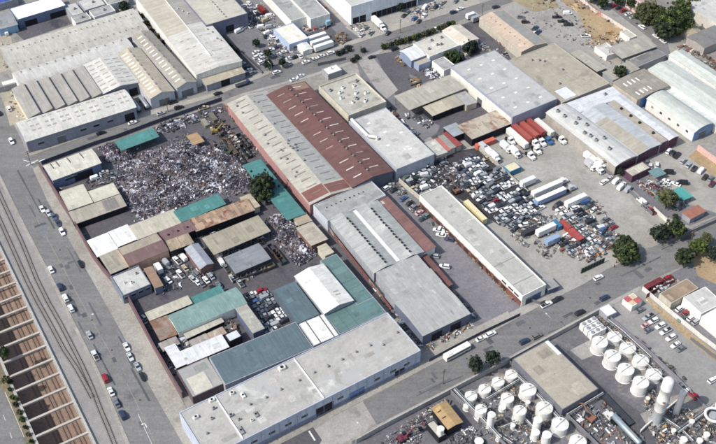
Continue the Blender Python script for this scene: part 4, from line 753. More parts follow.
# ------------------------------------------------------------------ walls and fences
def wall_line(px, h, t, m, name, label, cat='wall', cap=None, z0=0):
    ws = [P(*p) for p in px]; e = empty(name, (*ws[0], 0)); tag(e, label, cat); ox, oy = ws[0]
    mb = MB(); mc = MB(); n = len(ws)
    L = []; 
    for i, (x, y) in enumerate(ws):
        d = Vector((0, 0))
        if i > 0: d += (Vector(ws[i]) - Vector(ws[i-1])).normalized()
        if i < n - 1: d += (Vector(ws[i+1]) - Vector(ws[i])).normalized()
        d.normalize(); L.append((x - ox, y - oy, -d.y, d.x))
    for (x0, y0, a0, b0), (x1, y1, a1, b1) in zip(L, L[1:]):
        t2 = t / 2
        mb.slab([(x0+a0*t2, y0+b0*t2), (x0-a0*t2, y0-b0*t2), (x1-a1*t2, y1-b1*t2), (x1+a1*t2, y1+b1*t2)], z0, h)
        t2 = t / 2 + .08
        mc.slab([(x0+a0*t2, y0+b0*t2), (x0-a0*t2, y0-b0*t2), (x1-a1*t2, y1-b1*t2), (x1+a1*t2, y1+b1*t2)], h, h + .12)
    mb.build('wall_body', m, e); mc.build('coping', cap or m, e); return e
def fence(px, h, label, m=POST, infill=True, name='metal_fence', im=None):
    ws = [P(*p) for p in px]; e = empty(name, (*ws[0], 0)); tag(e, label, 'fence'); ox, oy = ws[0]; mb = MB(); k = 0; mi = MB()
    for (x0, y0), (x1, y1) in zip(ws, ws[1:]):
        d = Vector((x1-x0, y1-y0)); L = d.length; an = math.atan2(d.y, d.x); nn = max(1, int(L / 3.5))
        for i in range(nn):
            x, y = x0 + d.x * i / nn - ox, y0 + d.y * i / nn - oy
            if k < 90: MB().box((x, y, h / 2 + .05), (.12, .12, h + .1), an).build('post', m, e); k += 1
        mi.box(((x0+x1)/2-ox, (y0+y1)/2-oy, h/2), (L, .05, h - .2), an)
    mi.build('fence_panel', im or m, e); return e
wall_line([(40,168),(57,196),(76,227.5),(93,258),(103,271.5),(112.5,282.5),(127.5,298.5),(156,352.5),(175,385),(183,398)], 3.4, .5, MAR, 'boundary_wall', 'long maroon boundary wall along the wide road beside the railway', cap=wallm('cope_m','6b5254'))
wall_line([(356,443.5),(380,430),(481,377),(505,364.8),(551,339.3),(601,312)], 2.6, .3, wallm('wall_block','a3a19d'), 'boundary_wall', 'pale block wall between the lower street and the tank farm')
wall_line([(601,312),(642,347),(676,379),(700,404),(730,432)], 1.5, .3, wallm('wall_block2','85838a'), 'boundary_wall', 'grey wall between the white tanks and the parking lot')
wall_line([(450,393),(480,422),(510,452)], 2, .3, wallm('wall_block3','7d7c80'), 'boundary_wall', 'low grey wall inside the tank farm left of the front tanks')
wall_line([(509,364),(536,388),(563,414),(590,440),(600,450)], 2, .3, wallm('wall_block3','7d7c80'), 'boundary_wall', 'low grey wall between the front tanks and the tan roof')
wall_line([(642,290),(668,312),(700,338),(740,368)], 2, .35, wallm('wall_block4','cfccc5'), 'boundary_wall', 'white wall between the parking lot and the corner lots')
wall_line([(399,182),(410,192),(421,201)], 2.2, .4, wallm('wall_block5','bdb8a8'), 'boundary_wall', 'pale wall stub between the breaker yard and the courtyard')
wall_line([(477,148.5),(497,166),(520,187),(541.5,206)], 1.8, .3, wallm('wall_block6','a9a496'), 'boundary_wall', 'concrete wall between the car breaker yard and the truck yard')
wall_line([(697,150),(707,157.5),(722,168)], 3, .4, wallm('wall_pink','cfada3'), 'boundary_wall', 'pinkish wall at the right edge behind the car lot')
wall_line([(653,210),(668,224),(674,231)], 2, .3, wallm('wall_block4','cfccc5'), 'boundary_wall', 'short pale wall at the foot of the leafy tree')
wall_line([(667,244.5),(690,233.5),(716,222),(735,213)], 2, .3, wallm('wall_block3','7d7c80'), 'boundary_wall', 'wall of the right corner yards along the lower street')
wall_line([(684,396),(666,411),(645,428),(640,433)], 1.6, .35, wallm('wall_block4','cfccc5'), 'low_wall', 'pale wall running up from the foot of the white tower')
fence([(42,165),(96,145),(116,139),(160,122.5),(222,101)], 2.6, 'dark fence between the salvage yard and the upper street', im=wallm('fence_dk','4d5060'))
fence([(224,107),(250,136),(280,172),(311,209),(330,232),(350,258),(375,290),(391,311)], 2.4, 'rusty red fence along the long beige roof', im=wallm('fence_red','84534e',[(hx('a5a19a'),.12,.55)]))
fence([(575,-4),(592,11),(612,23),(633,37)], 2.5, 'white and red panel fence beside the lane with parked red cars', im=wallm('fence_wr','cfc4be',[(hx('9c5450'),.12,.55)]))
fence([(603,170),(620,184),(640,203),(652,216)], 2.2, 'grey fence at the right side of the truck yard')
fence([(518,297),(540,305),(545,303)], 2, 'short fence at the foot of the long pale building')
fence([(429,362),(455,348),(480,335),(520,316)], 2, 'dark fence along the near side of the courtyard', im=wallm('fence_dk','4d5060'))
fence([(646,298),(658,291)], 2.6, 'dark red gate panels at the corner lot by the street', name='gate', im=wallm('gate_red','6d3038'))
fence([(662,288),(676,281.5),(700,301)], 2, 'rusty fence around the tan brown roof', im=wallm('fence_red','84534e'))
fence([(286,49),(318,66),(346,60)], 2, 'fence of the yards beyond the upper street')
fence([(690,340),(716,360),(740,380)], 2, 'wire fence on the dry dirt strip', im=POST)
fence([(222,38),(247,60),(262,74)], 1.8, 'fence between the two parking yards beyond the upper street')
# ------------------------------------------------------------------ tanks and plant
M_TANK = mat('tank_white', hx('dddcd9'), .5, .06, .25, .06, 1.5, streak='z')
M_TANKR = mat('tank_roof', hx('d9d8d2'), .6, .08, .35, .07, 2, spots=[(hx('b5b0a2'), .5, .60), (hx('a08a70'), .8, .69)])
M_TANKG = mat('tank_grey', hx('9b9da0'), .6, .08, .25, .06, 1.5, streak='z')
M_PIPE = mat('pipe_grey', hx('8e9092'), .5, .15, .5); M_PIPED = mat('pipe_dark', hx('4f5054'), .6, .2, .5)
def tank(u, v, rpx, h, label, group='white storage tanks', m=None, walkway=True, name='storage_tank', cat='tank'):
    r = rpx * .9 * mpp(u, v, h); x, y = P(u, v, h); m = m or M_TANK; kk = 0
    e = empty(name, (x, y, 0), random.uniform(.3, .8)); tag(e, label, cat, group)
    prof = [(r + .15, 0), (r + .15, .12), (r, .14)]
    k = max(2, int(h / 2)); 
    prof += [(r, h)]
    MB().lathe(prof, n=36, sm=False).build('tank_shell', m, e)
    MB().lathe([(r + .05, h - .15), (r + .05, h + .02)], n=36, sm=False).build('top_rim', TRIM, e)
    MB().lathe([(r + .03, h + .03), (.3, h + r * .09)], n=36, sm=False).build('tank_roof', M_TANKR, e)
    if r > 1.8:
        if walkway: MB().box((0, 0, h + r * .09 + .06), (r * 1.8, .22, .05)).build('walkway', UNITG, e)
        MB().lathe([(.35, 0), (.35, .35)], (r * .5, r * .35, h + r * .03), 10, sm=False).build('manhole', UNITG, e)
        rr = MB()
        for i in range(16):
            a0, a1 = 2*math.pi*i/16, 2*math.pi*(i+1)/16
            rr.tube((r*math.cos(a0), r*math.sin(a0), h+.9), (r*math.cos(a1), r*math.sin(a1), h+.9), .02, n=4); rr.tube((r*math.cos(a0), r*math.sin(a0), h), (r*math.cos(a0), r*math.sin(a0), h+.9), .02, n=4)
        rr.build('railing', TRIM, e)
    l = MB()
    for s in (-.25, .25): l.tube((s, -r - .25, 0), (s, -r - .25, h + .9), .035, n=4)
    for i in range(int(h / .5)): l.tube((-.25, -r - .25, .4 + i * .5), (.25, -r - .25, .4 + i * .5), .025, n=4)
    l.build('ladder', M_PIPED, e)
    return e
T = [(600,341.8,8.6,6.0,'leftmost tank of the back group, grey lower side facing the tan roof'),(614.7,336.4,8.1,2.6,'flat low white tank at the top corner of the back group'),
 (612.7,355.6,9,6.2,'tall white tank second from the left in the front row of the back group'),(628,347.7,8.7,2.6,'low white tank second along the parking lot wall'),
 (641,360,8.7,2.6,'low white tank third along the parking lot wall'),(654,374,8.6,2.6,'low white tank at the lower end of the parking lot wall'),
 (626,369.2,9,6.2,'tall white tank in the middle of the front row of the back group'),(641,382,8.8,6.4,'tall tank with stained top lowest in the front row of the back group'),
 (511.4,374.3,6.8,3.4,'white tank at the corner next to the tan roof, nearest the street'),(498.2,381.5,6.8,3.4,'white tank second from the tan roof along the street wall'),
 (484.8,388.7,6.8,3.4,'white tank third from the tan roof along the street wall'),(471,395.7,6.8,3.0,'leftmost white tank along the street wall'),
 (481,409,6.5,6.0,'tall white tank below the leftmost street wall tank'),(507.4,397.8,7.2,4.5,'white tank in the middle of the front group with a small tank at its foot'),
 (520,410.2,7.2,6.5,'tall white tank with a pale blue lower side in the front group'),(528,389.5,9.2,4.6,'broad white tank against the tan roof, uppermost of three'),
 (544.5,407.7,9.2,5.0,'broad white tank against the tan roof, middle of three'),(560.2,423.8,9.4,5.0,'broad white tank against the tan roof, lowest of three'),
 (578,441.5,9.4,4,'broad white tank cut by the bottom edge of the photo'),(538,419.5,4.8,8,'slender white tank beside the middle broad tank, upper one'),
 (535.5,432,4.8,4.5,'slender white tank at the foot of the upper slender one'),(547,434.5,5.2,6,'slender white tank between two broad tanks near the bottom'),
 (467,405.5,4,2.5,'small white tank left of the tall tank by the street wall'),(502.5,407,3.8,2.2,'small white tank at the foot of the middle front tank'),
 (684,439,4,3,'small white tank near the bottom edge left of the pipe ring'),(707,434,3.5,3,'small white vessel inside the pipe ring at the lower right corner')]
for u, v, r, h, lab in T: tank(u, v, r, h * .82, lab)
tank(491.7,414.5,4.4,8.2,'tall slim grey topped silo in the front tank group', None, M_TANK, False, 'silo', 'silo')
tank(440.7,428.5,4.0,5.4,'white tank standing on the beige platform beside the orange tan roof', None, M_TANK)
tank(479,441,5,2.0,'dark round open tank at the bottom edge of the front tank group', None, M_PIPED, False)
# the white tower: height from its top and foot in the photograph
foot = P(655.5, 421.5)
def solve_h(u, v, ft):
    best = min((math.dist(P(u, v, z / 10), ft), z / 10) for z in range(10, 500)); return best[1]
th = solve_h(669.7, 379, foot)
e = empty('process_tower', (*foot, 0)); tag(e, 'tall white process tower with a grey base leaning up beside the low white tanks', 'tower')
r = 5.6 * mpp(669.7, 379, th)
MB().lathe([(r*1.45, 0), (r*1.45, .6), (r*1.1, .65), (r*.98, 1), (r*.98, th*.30)], n=28).build('tower_base', M_TANKG, e)
MB().lathe([(r*1.02, th*.302), (r*1.02, th*.5), (r*1.08, th*.505), (r*1.08, th*.52), (r*.98, th*.525), (r*.98, th*.78), (r*1.06, th*.785), (r*1.06, th*.8), (r*1.0, th*.81), (r*1.0, th*.96), (r*.75, th*.99), (r*.3, th)], n=28).build('tower_shell', M_TANK, e)
MB().lathe([(.5, 0), (.5, .5)], (-.2, -r - .1, th*.55), 10, axis='z').build('nozzle', mat('nozzle_rust', hx('8d5c48'), .7), e)
mb = MB()
for k in (.3, .52, .8):
    for i in range(20):
        a0, a1 = 2*math.pi*i/20, 2*math.pi*(i+1)/20; q = r * 1.25; mb.tube((q*math.cos(a0), q*math.sin(a0), th*k), (q*math.cos(a1), q*math.sin(a1), th*k), .06, n=4)
mb.tube((r+.3, -.2, 0), (r+.3, -.2, th), .06, n=4).tube((r+.3, .2, 0), (r+.3, .2, th), .06, n=4); mb.build('ladder', UNITG, e)
tank(683.5,392,3.6,solve_h(683.5,392,P(676.5,414)),'shorter white vessel right of the tall white tower', None, M_TANK, False, 'process_vessel', 'vessel')
# ring of ducts at the lower right corner
e = empty('duct_ring', (*P(712, 420), 0)); tag(e, 'curved white ducts and pipework ring at the lower right corner', 'pipework'); mb = MB(); R0 = 8.5 * mpp(712, 420, 3)
pts = [(R0*math.cos(t), R0*math.sin(t), 3.2) for t in [math.pi*(.35 + 1.3*i/18) for i in range(19)]]
for p, q in zip(pts, pts[1:]): mb.tube(p, q, .55, n=8)
mb.tube(pts[0], (pts[0][0]+1, pts[0][1]+2.5, 3.2), .55); mb.tube(pts[-1], (pts[-1][0], pts[-1][1], 0), .55); mb.build('duct', M_TANK, e)
mb = MB().lathe([(R0*.55, 0), (R0*.55, 3), (R0*.5, 3.2)], n=20); mb.build('vessel', M_TANKG, e)
# pipe racks, kept together as things
def piperack(px, h, label, n=4, w=1.6, m=None):
    ws = [P(*p) for p in px]; e = empty('pipe_rack', (*ws[0], 0)); tag(e, label, 'pipe rack'); ox, oy = ws[0]
    for k in range(n):
        mb = MB(); off = (k - (n-1)/2) * w / n
        for (x0,y0),(x1,y1) in zip(ws, ws[1:]):
            d = Vector((x1-x0, y1-y0)).normalized(); nx, ny = -d.y*off, d.x*off
            mb.tube((x0-ox+nx, y0-oy+ny, h+.15*(k%2)), (x1-ox+nx, y1-oy+ny, h+.15*(k%2)), .13, n=6)
        mb.build('pipe', [M_PIPE, TRIM, M_PIPED, GALV][k % 4], e)
    for (x0,y0),(x1,y1) in zip(ws, ws[1:]):
        L = math.dist((x0,y0),(x1,y1)); an = math.atan2(y1-y0, x1-x0)
        for i in range(max(1, int(L/6))):
            f = (i+.5)/max(1, int(L/6)); c = (x0+(x1-x0)*f-ox, y0+(y1-y0)*f-oy)
            MB().box((c[0], c[1], h-.2), (.2, w+.4, .2), an).box((c[0]-math.sin(an)*w/2, c[1]+math.cos(an)*w/2, h/2-.15), (.18,.18,h-.3), an).box((c[0]+math.sin(an)*w/2, c[1]-math.cos(an)*w/2, h/2-.15), (.18,.18,h-.3), an).build('support', POST, e)
piperack([(454,393),(486,427),(500,442)], 2.6, 'pipe rack along the left side of the front tank group')
piperack([(516,379),(540,402),(566,431)], 2.8, 'pipe rack between the broad tanks and the smaller front tanks', 5)
piperack([(486,402),(518,383)], 2.2, 'short pipe rack crossing behind the street wall tanks', 3)
piperack([(598,352),(620,375),(646,394)], 1.6, 'low pipe rack at the foot of the tall back tanks', 3)
piperack([(606,330),(636,358),(664,384)], 2.2, 'pipe rack between the tall and the low back tanks', 3)
piperack([(676,436),(700,418),(712,408)], 2.5, 'pipe rack climbing to the pipe ring at the lower right', 4)
piperack([(662,420),(680,432),(692,444)], 2, 'pipe rack right of the foot of the tower', 3)
piperack([(490,432),(512,446)], 1.8, 'short pipe rack at the bottom edge of the front group', 3)
piperack([(500,430),(524,420),(548,446)], 1.6, 'low pipe rack winding round the slender white tanks', 3)
piperack([(566,418),(602,396)], 2.2, 'pipe rack along the lower edge of the tan roof', 3)
piperack([(604,320),(622,334),(650,360)], 1.4, 'thin pipe rack behind the low white tanks', 2)
for u, v, r, h, lab in [(455,416,2.6,2.0,'small white drum tank left of the front pipe rack'),(513,425,2.8,2.4,'small white tank right of the tall slim silo'),(528,402,2.6,2.2,'small white tank between the middle and the broad tanks'),(499,436,3,2.4,'small white tank near the bottom edge below the slim silo'),(660,404,2.6,2.4,'small white drum left of the foot of the tower'),(692,421,3,3,'small white vessel between the tower and the duct ring'),(674,430,2.6,2.4,'small white drum right of the foot of the tower'),(648,398,2.4,2,'small white drum above the foot of the tower'),(700,440,3.4,2.6,'white drum at the bottom edge beside the duct ring')]: tank(u, v, r, h, lab, 'small white drums', None, False)
# cooling unit group
e = empty('cooling_unit', (*P(592, 331), 0), B_); tag(e, 'white square cooling unit with ribbed sides beside the back tanks', 'machine')
mb = MB()
for i in range(3):
    for j in range(3): mb.box((-2.6+2.6*i, -2.6+2.6*j, 1.6), (2.3, 2.3, 3.2))
mb.build('housing', M_TANK, e); mb = MB()
for i in range(3):
    for j in range(3): mb.lathe([(.8, 3.2), (.8, 3.5), (.6, 3.5)], (-2.6+2.6*i, -2.6+2.6*j, 0), 12)
mb.build('fan', UNITG, e)

# ------------------------------------------------------------------ vehicles
def paint(hexc): return mat('paint_' + hexc, hx(hexc), .35, .05, .5, .04, 3, coat=.5, spec=.5)
TYRE = mat('tyre', (.012,.012,.013), .9, .1, 1); LAMP = mat('tail_lamp', hx('7a1e1e'), .4); HEADL = mat('head_lamp', hx('cfd2d6'), .2)
CAR_SHAPE = {   # length, width, body stations (x, zbottom, ztop, halfwidth), cabin (x back, x front, top back, top front, height)
 'sedan': (4.7, 1.82, [(-2.35,.42,.82,.72),(-2.2,.24,.95,.86),(-1.4,.22,1.0,.91),(0,.22,.96,.91),(1.0,.22,.95,.91),(1.9,.24,.82,.86),(2.3,.36,.68,.70)], (-1.75,.95,-1.05,.25,1.43)),
 'suv': (4.8, 1.92, [(-2.4,.45,1.1,.82),(-2.3,.28,1.18,.92),(-1.4,.26,1.15,.96),(0,.26,1.1,.96),(1.0,.26,1.1,.96),(2.0,.28,.98,.92),(2.35,.42,.8,.78)], (-2.25,1.05,-1.95,.35,1.75)),
 'pickup': (5.6, 1.98, [(-2.8,.5,1.05,.92),(-2.7,.35,1.1,.97),(-.6,.32,1.1,.98),(.2,.32,1.1,.98),(1.4,.32,1.1,.97),(2.5,.34,1.0,.93),(2.8,.5,.85,.8)], (-.7,1.35,-.45,.7,1.82)),
 'van': (5.4, 2.0, [(-2.7,.4,1.5,.92),(-2.65,.3,1.6,.97),(0,.3,1.6,1.0),(1.2,.3,1.45,1.0),(1.9,.3,1.15,.97),(2.6,.34,.95,.9),(2.75,.45,.75,.78)], (-2.62,1.85,-2.5,1.05,2.1)),
}
VM = {}
def wheel_mesh(r=.33, w=.24):
    k = ('w', r, w)
    if k not in VM:
        m = MB(); n = 12
        for s0, s1, rr, mi in ((-w/2, w/2, r, 0),):
            vs = [(rr*math.cos(2*math.pi*i/n), s, rr*math.sin(2*math.pi*i/n)) for s in (s0, s1) for i in range(n)]
            m.add(vs, [(i, (i+1)%n, (i+1)%n+n, i+n) for i in range(n)] + [tuple(range(n-1,-1,-1)), tuple(range(n,2*n))], 0)
        vs = [(r*.6*math.cos(2*math.pi*i/n), s, r*.6*math.sin(2*math.pi*i/n)) for s in (-w/2-.01, w/2+.01) for i in range(n)]
        m.add(vs, [tuple(range(n-1,-1,-1)), tuple(range(n,2*n))], 1)
        VM[k] = m.mesh('wheel', [TYRE, GALV])
    return VM[k]
def car_meshes(kind, hexc):
    k = (kind, hexc)
    if k in VM: return VM[k]
    L, Wd, st, (xb, xf, tb, tf, ht) = CAR_SHAPE[kind]; p = paint(hexc)
    m = MB(); vs = []; 
    for x, z0, z1, hw in st:
        zc = (z0 + z1) / 2
        vs += [(x,-hw*.9,z0),(x,-hw,z0+.15),(x,-hw,z1-.14),(x,-hw*.88,z1),(x,hw*.88,z1),(x,hw,z1-.14),(x,hw,z0+.15),(x,hw*.9,z0)]
    fs = []
    for i in range(len(st)-1):
        for j in range(8): fs.append((i*8+j, (i+1)*8+j, (i+1)*8+(j+1)%8, i*8+(j+1)%8))
    fs += [tuple(range(7,-1,-1))[::-1], tuple(range((len(st)-1)*8, len(st)*8))[::-1]]
    m.add(vs, fs, 0)
    hw = Wd/2*.86; hr = hw*.84; zb = st[2][2]-.02 if kind != 'van' else 1.5
    # roof panel and pillars painted, glass between
    m.add([(tb,-hr,ht),(tf,-hr,ht),(tf,hr,ht),(tb,hr,ht),(tb+.08,-hr*.92,ht+.05),(tf-.08,-hr*.92,ht+.05),(tf-.08,hr*.92,ht+.05),(tb+.08,hr*.92,ht+.05)], ((4,5,6,7),(0,1,5,4),(1,2,6,5),(2,3,7,6),(3,0,4,7),(0,3,2,1)), 0)
    if kind == 'pickup': m.box((-1.75, 0, 1.11), (1.9, 1.6, .02), mi=1)
    if kind == 'van': m.box((-.9, 0, 1.85), (3.2, Wd*.9, .5))
    body = m.mesh('body', [p, mat('bed_dark', (.03,.03,.033), .8)])
    g = MB(); e_ = .0
    zb2 = zb - .02
    g.add([(xb,-hw,zb2),(xf,-hw,zb2),(xf,hw,zb2),(xb,hw,zb2),(tb,-hr,ht-.002),(tf,-hr,ht-.002),(tf,hr,ht-.002),(tb,hr,ht-.002)], ((0,3,2,1),(4,5,6,7),(0,1,5,4),(1,2,6,5),(2,3,7,6),(3,0,4,7)), 0)
    if kind == 'van': g = MB(); g.add([(1.0,-.92,1.3),(1.95,-.92,1.2),(1.95,.92,1.2),(1.0,.92,1.3),(.9,-.86,2.08),(1.05,-.86,2.08),(1.05,.86,2.08),(.9,.86,2.08)], ((0,3,2,1),(4,5,6,7),(0,1,5,4),(1,2,6,5),(2,3,7,6),(3,0,4,7)), 0)
    glass = g.mesh('window_glass', GLASS)
    lm = MB(); z = st[-1][2]-.12
    hl = MB().box((L/2-.13,-.6,z),(.14,.3,.14)).box((L/2-.13,.6,z),(.14,.3,.14)).mesh('headlight', HEADL)
    VM[k] = (body, glass, hl, Wd, L); return VM[k]
def child(name, me, p, loc=(0,0,0), rz=0):
    o = bpy.data.objects.new(name, me); C.objects.link(o); o.parent = p; o.location = loc; o.rotation_euler = (0,0,rz); return o
def car(u, v, ang, kind, hexc, label, group=None, name=None, wheels=True, z=0, xy=None, tilt=0):
    x, y = xy or P(u, v, .6)
    nm = name or {'sedan':'parked_car','suv':'parked_car','pickup':'pickup_truck','van':'delivery_van'}[kind]
    body, glass, hl, Wd, L = car_meshes(kind, hexc)
    e = empty(nm, (x, y, z), ang); tag(e, label, 'van' if kind == 'van' else 'pickup truck' if kind == 'pickup' else 'car', group)
    if tilt: e.rotation_euler = (tilt, 0, ang)
    child('body', body, e); child('window_glass', glass, e)
    if wheels:
        child('headlight', hl, e)
        for sx in (-L*.3, L*.3):
            for sy in (-1, 1): child('wheel', wheel_mesh(), e, (sx, sy*(Wd/2-.12), .33))
    return e
def box_truck(u, v, ang, hexc, cabhex, label, L=6.5, group=None, name='box_truck', hb=2.6, cat='truck'):
    x, y = P(u, v, 1.8); e = empty(name, (x, y, 0), ang); tag(e, label, cat, group)
    k = ('bt', hexc, cabhex, L, hb)
    if k not in VM:
        b = MB().box((-1.1, 0, .75), (L, .9, .25)).mesh('chassis', TYRE)
        c = MB().box((-1.1, 0, .95 + hb/2), (L - .1, 2.35, hb)); c.box((-1.1, 0, .95+hb+.02), (L-.3, 2.2, .04)); c = c.mesh('cargo_box', paint(hexc))
        xf = L/2 - 1.1
        cb = MB(); cb.prism([(xf+.1,.5),(xf+2.0,.5),(xf+2.05,1.3),(xf+1.5,2.25),(xf+.1,2.35)], -1.05, 1.05, 'y'); cb = cb.mesh('cab', paint(cabhex))
        g = MB(); g.add([(xf+2.09,-.9,1.35),(xf+2.09,.9,1.35),(xf+1.58,.9,2.2),(xf+1.58,-.9,2.2)], ((0,1,2,3),)); g.box((xf+1.1,0,1.7),(.7,2.12,.5)); g = g.mesh('windscreen', GLASS)
        VM[k] = (b, c, cb, g)
    b, c, cb, g = VM[k]; child('chassis', b, e); child('cargo_box', c, e); child('cab', cb, e); child('windscreen', g, e)
    for sx in (-L*.38, L/2 + .1):
        for sy in (-1, 1): child('wheel', wheel_mesh(.45, .35), e, (sx, sy*.98, .45))
    return e
def trailer(u, v, ang, hexc, label, L=14.0, group=None, name='semi_trailer', h=2.7, w=2.5, roofhex=None, cat='trailer'):
    x, y = P(u, v, 3.4); e = empty(name, (x, y, 0), ang); tag(e, label, cat, group)
    k = ('tr', hexc, L, h, roofhex, w)
    if k not in VM:
        b = MB().box((0, 0, 1.2 + h/2), (L, w, h))
        n = int(L / .9)
        for i in range(n):
            for s in (-1, 1): b.box((-L/2 + (i+.5)*L/n, s*(w/2+.02), 1.2+h/2), (.12, .06, h-.1))
        b = b.mesh('cargo_box', paint(hexc)); r_ = MB().box((0, 0, 1.2+h+.03), (L-.15, w-.12, .05)).mesh('roof_panel', paint(roofhex or hexc))
        c = MB().box((0, 0, 1.05), (L-.5, 1.0, .28)); 
        for s in (-.8, .8): c.box((L*.28, s, .55), (.15,.15,1.0))
        VM[k] = (b, r_, c.mesh('chassis', TYRE))
    b, r_, c = VM[k]; child('cargo_box', b, e); child('roof_panel', r_, e); child('chassis', c, e)
    for sx in (-L*.42, -L*.33):
        for sy in (-1, 1): child('wheel', wheel_mesh(.5, .5), e, (sx, sy*.95, .5))
    return e
def tractor(u, v, ang, hexc, label, group=None):
    x, y = P(u, v, 1.6); e = empty('semi_tractor', (x, y, 0), ang); tag(e, label, 'truck', group); k = ('tc', hexc)
    if k not in VM:
        c = MB(); c.prism([(-.6,.8),(1.0,.8),(3.1,.8),(3.15,1.5),(1.5,1.75),(1.2,2.9),(-.5,3.1)], -1.15, 1.15, 'y'); c.box((3.2,0,.65),(.3,2.3,.4))
        f = MB().box((-1.9,0,.85),(3.0,.9,.3)).box((-2.2,0,1.1),(1.0,1.0,.15)); g = MB(); g.add([(1.56,-.95,1.8),(1.56,.95,1.8),(1.28,.95,2.75),(1.28,-.95,2.75)], ((0,1,2,3),)); g.box((.55,0,2.2),(.9,2.33,.6))
        t = MB().tube((-.75,.9,1),(-.75,.9,3.3),.09).tube((-.75,-.9,1),(-.75,-.9,3.3),.09)
        VM[k] = (c.mesh('cab', paint(hexc)), f.mesh('chassis', TYRE), g.mesh('windscreen', GLASS), t.mesh('exhaust_stack', GALV))
    for n_, me in zip(('cab','chassis','windscreen','exhaust_stack'), VM[k]): child(n_, me, e)
    for sx in (-2.6, -1.4, 2.2):
        for sy in (-1, 1): child('wheel', wheel_mesh(.5, .45), e, (sx, sy*.95, .5))
    return e
def container(u, v, ang, hexc, label, L=12.2, group=None, name='shipping_container', h=2.6, z=0, cat='container', open_=False, w=2.44):
    x, y = P(u, v, h + z); e = empty(name, (x, y, z), ang); tag(e, label, cat, group); k = ('ct', hexc, L, h, open_, w)
    if k not in VM:
        b = MB(); p = mat('container_' + hexc, hx(hexc), .6, .15, .4, .1, 2, spots=(hx('6a4a3c'), .6, .66))
        if open_:
            for s in (-1, 1): b.box((0, s*(w/2-.06), h/2), (L, .12, h)); b.box((s*(L/2-.06), 0, h/2), (.12, w-.24, h))
            b.box((0, 0, .2), (L-.2, w-.2, .2))
        else: b.box((0, 0, h/2), (L, w, h))
        n = int(L/.6)
        for i in range(n):
            for s in (-1, 1): b.box((-L/2+(i+.5)*L/n, s*(w/2+.025), h/2), (.22, .07, h-.3))
        d = MB().box((L/2+.04, -.6, h/2), (.06, 1.1, h-.3)).box((L/2+.04, .6, h/2), (.06, 1.1, h-.3))
        VM[k] = (b.mesh('container_body', p), d.mesh('door', p), (MB().box((0,0,h+.02),(L-.2,w-.2,.04)).mesh('roof_panel', p)))
    b, d, r_ = VM[k]; child('container_body', b, e); child('door', d, e)
    if not open_: child('roof_panel', r_, e)
    return e
CW = 'e4e4e2'; SV = 'a4a8ac'; BK = '1e1f23'; DB = '2b3650'; GY = '6f7377'; RD = '8e1f2c'; TN = 'b3a68c'; MRN = '5a2630'; BLU_ = '3c5a88'; TG = '4f6b6c'
LW = A_ + math.pi   # pointing towards the viewer along the wide road
# wide road by the railway
for u, v, k, c, d, lab in [(51,269.5,'sedan',CW,0,'white car parked alone by the railway strip next to a dark bin'),(60,287,'suv',DB,0,'dark blue car first of three parked below the lone white car'),(65.5,298,'suv',CW,0,'white car in the middle of three parked by the railway strip'),
  (71,308.5,'suv','d6d6d4',0,'pale car last of three parked by the railway strip'),(89.5,335,'sedan',SV,0,'silver car driving on the wide road'),(95.2,355.5,'pickup','cfd0d0',0,'white pickup with a dark cargo bed above the red car'),
  (105.2,378.3,'suv',RD,0,'dark red car parked on the railway side of the wide road'),(111,391.5,'sedan',CW,0,'white car parked right below the dark red car'),(116.5,403,'sedan',GY,0,'grey car with a pale roof below the white one'),(122.5,415,'suv',DB,0,'dark blue car lowest in the row on the railway side'),
  (58,223,'sedan','39404e',1,'dark car at the pavement touching the white car by the maroon wall'),(62.2,232,'suv',CW,1,'white car at the pavement below a dark car by the maroon wall'),(80.7,264,'sedan',BK,1,'lone black car standing on the wide road near the pavement'),
  (126.7,347,'sedan',CW,1,'white car uppermost of four at the wide pavement'),(130.3,356.7,'sedan','c3c6c8',1,'pale car with dark windows second of four at the wide pavement'),(137.6,366.6,'sedan',SV,1,'silver car third of four at the wide pavement'),(142.7,376.7,'sedan','24252c',1,'black car lowest of four at the wide pavement'),
  (42.3,209,'sedan',CW,1,'white car top of the short queue near the corner of the wide road'),(48.5,213,'sedan','c0c2c4',1,'pale grey car in the short queue near the corner'),(54,217,'suv','4d5a70',1,'blue grey car in the short queue near the corner'),(11.5,141.5,'suv',CW,1,'white car at the corner left of the long white roof'),(9,108.5,'suv','d9dadb',0,'white car on the sandy yard left of the sawtooth roofs'),(-1,113,'sedan',BK,0,'black car at the left edge of the photo by the sandy yard'),(6,33,'van',CW,0,'white van at the left edge near the dark loading yard')]:
    car(u, v, A_ + (math.pi if d else 0) , k, c, lab, 'cars parked along the wide road' if len(lab) else None)
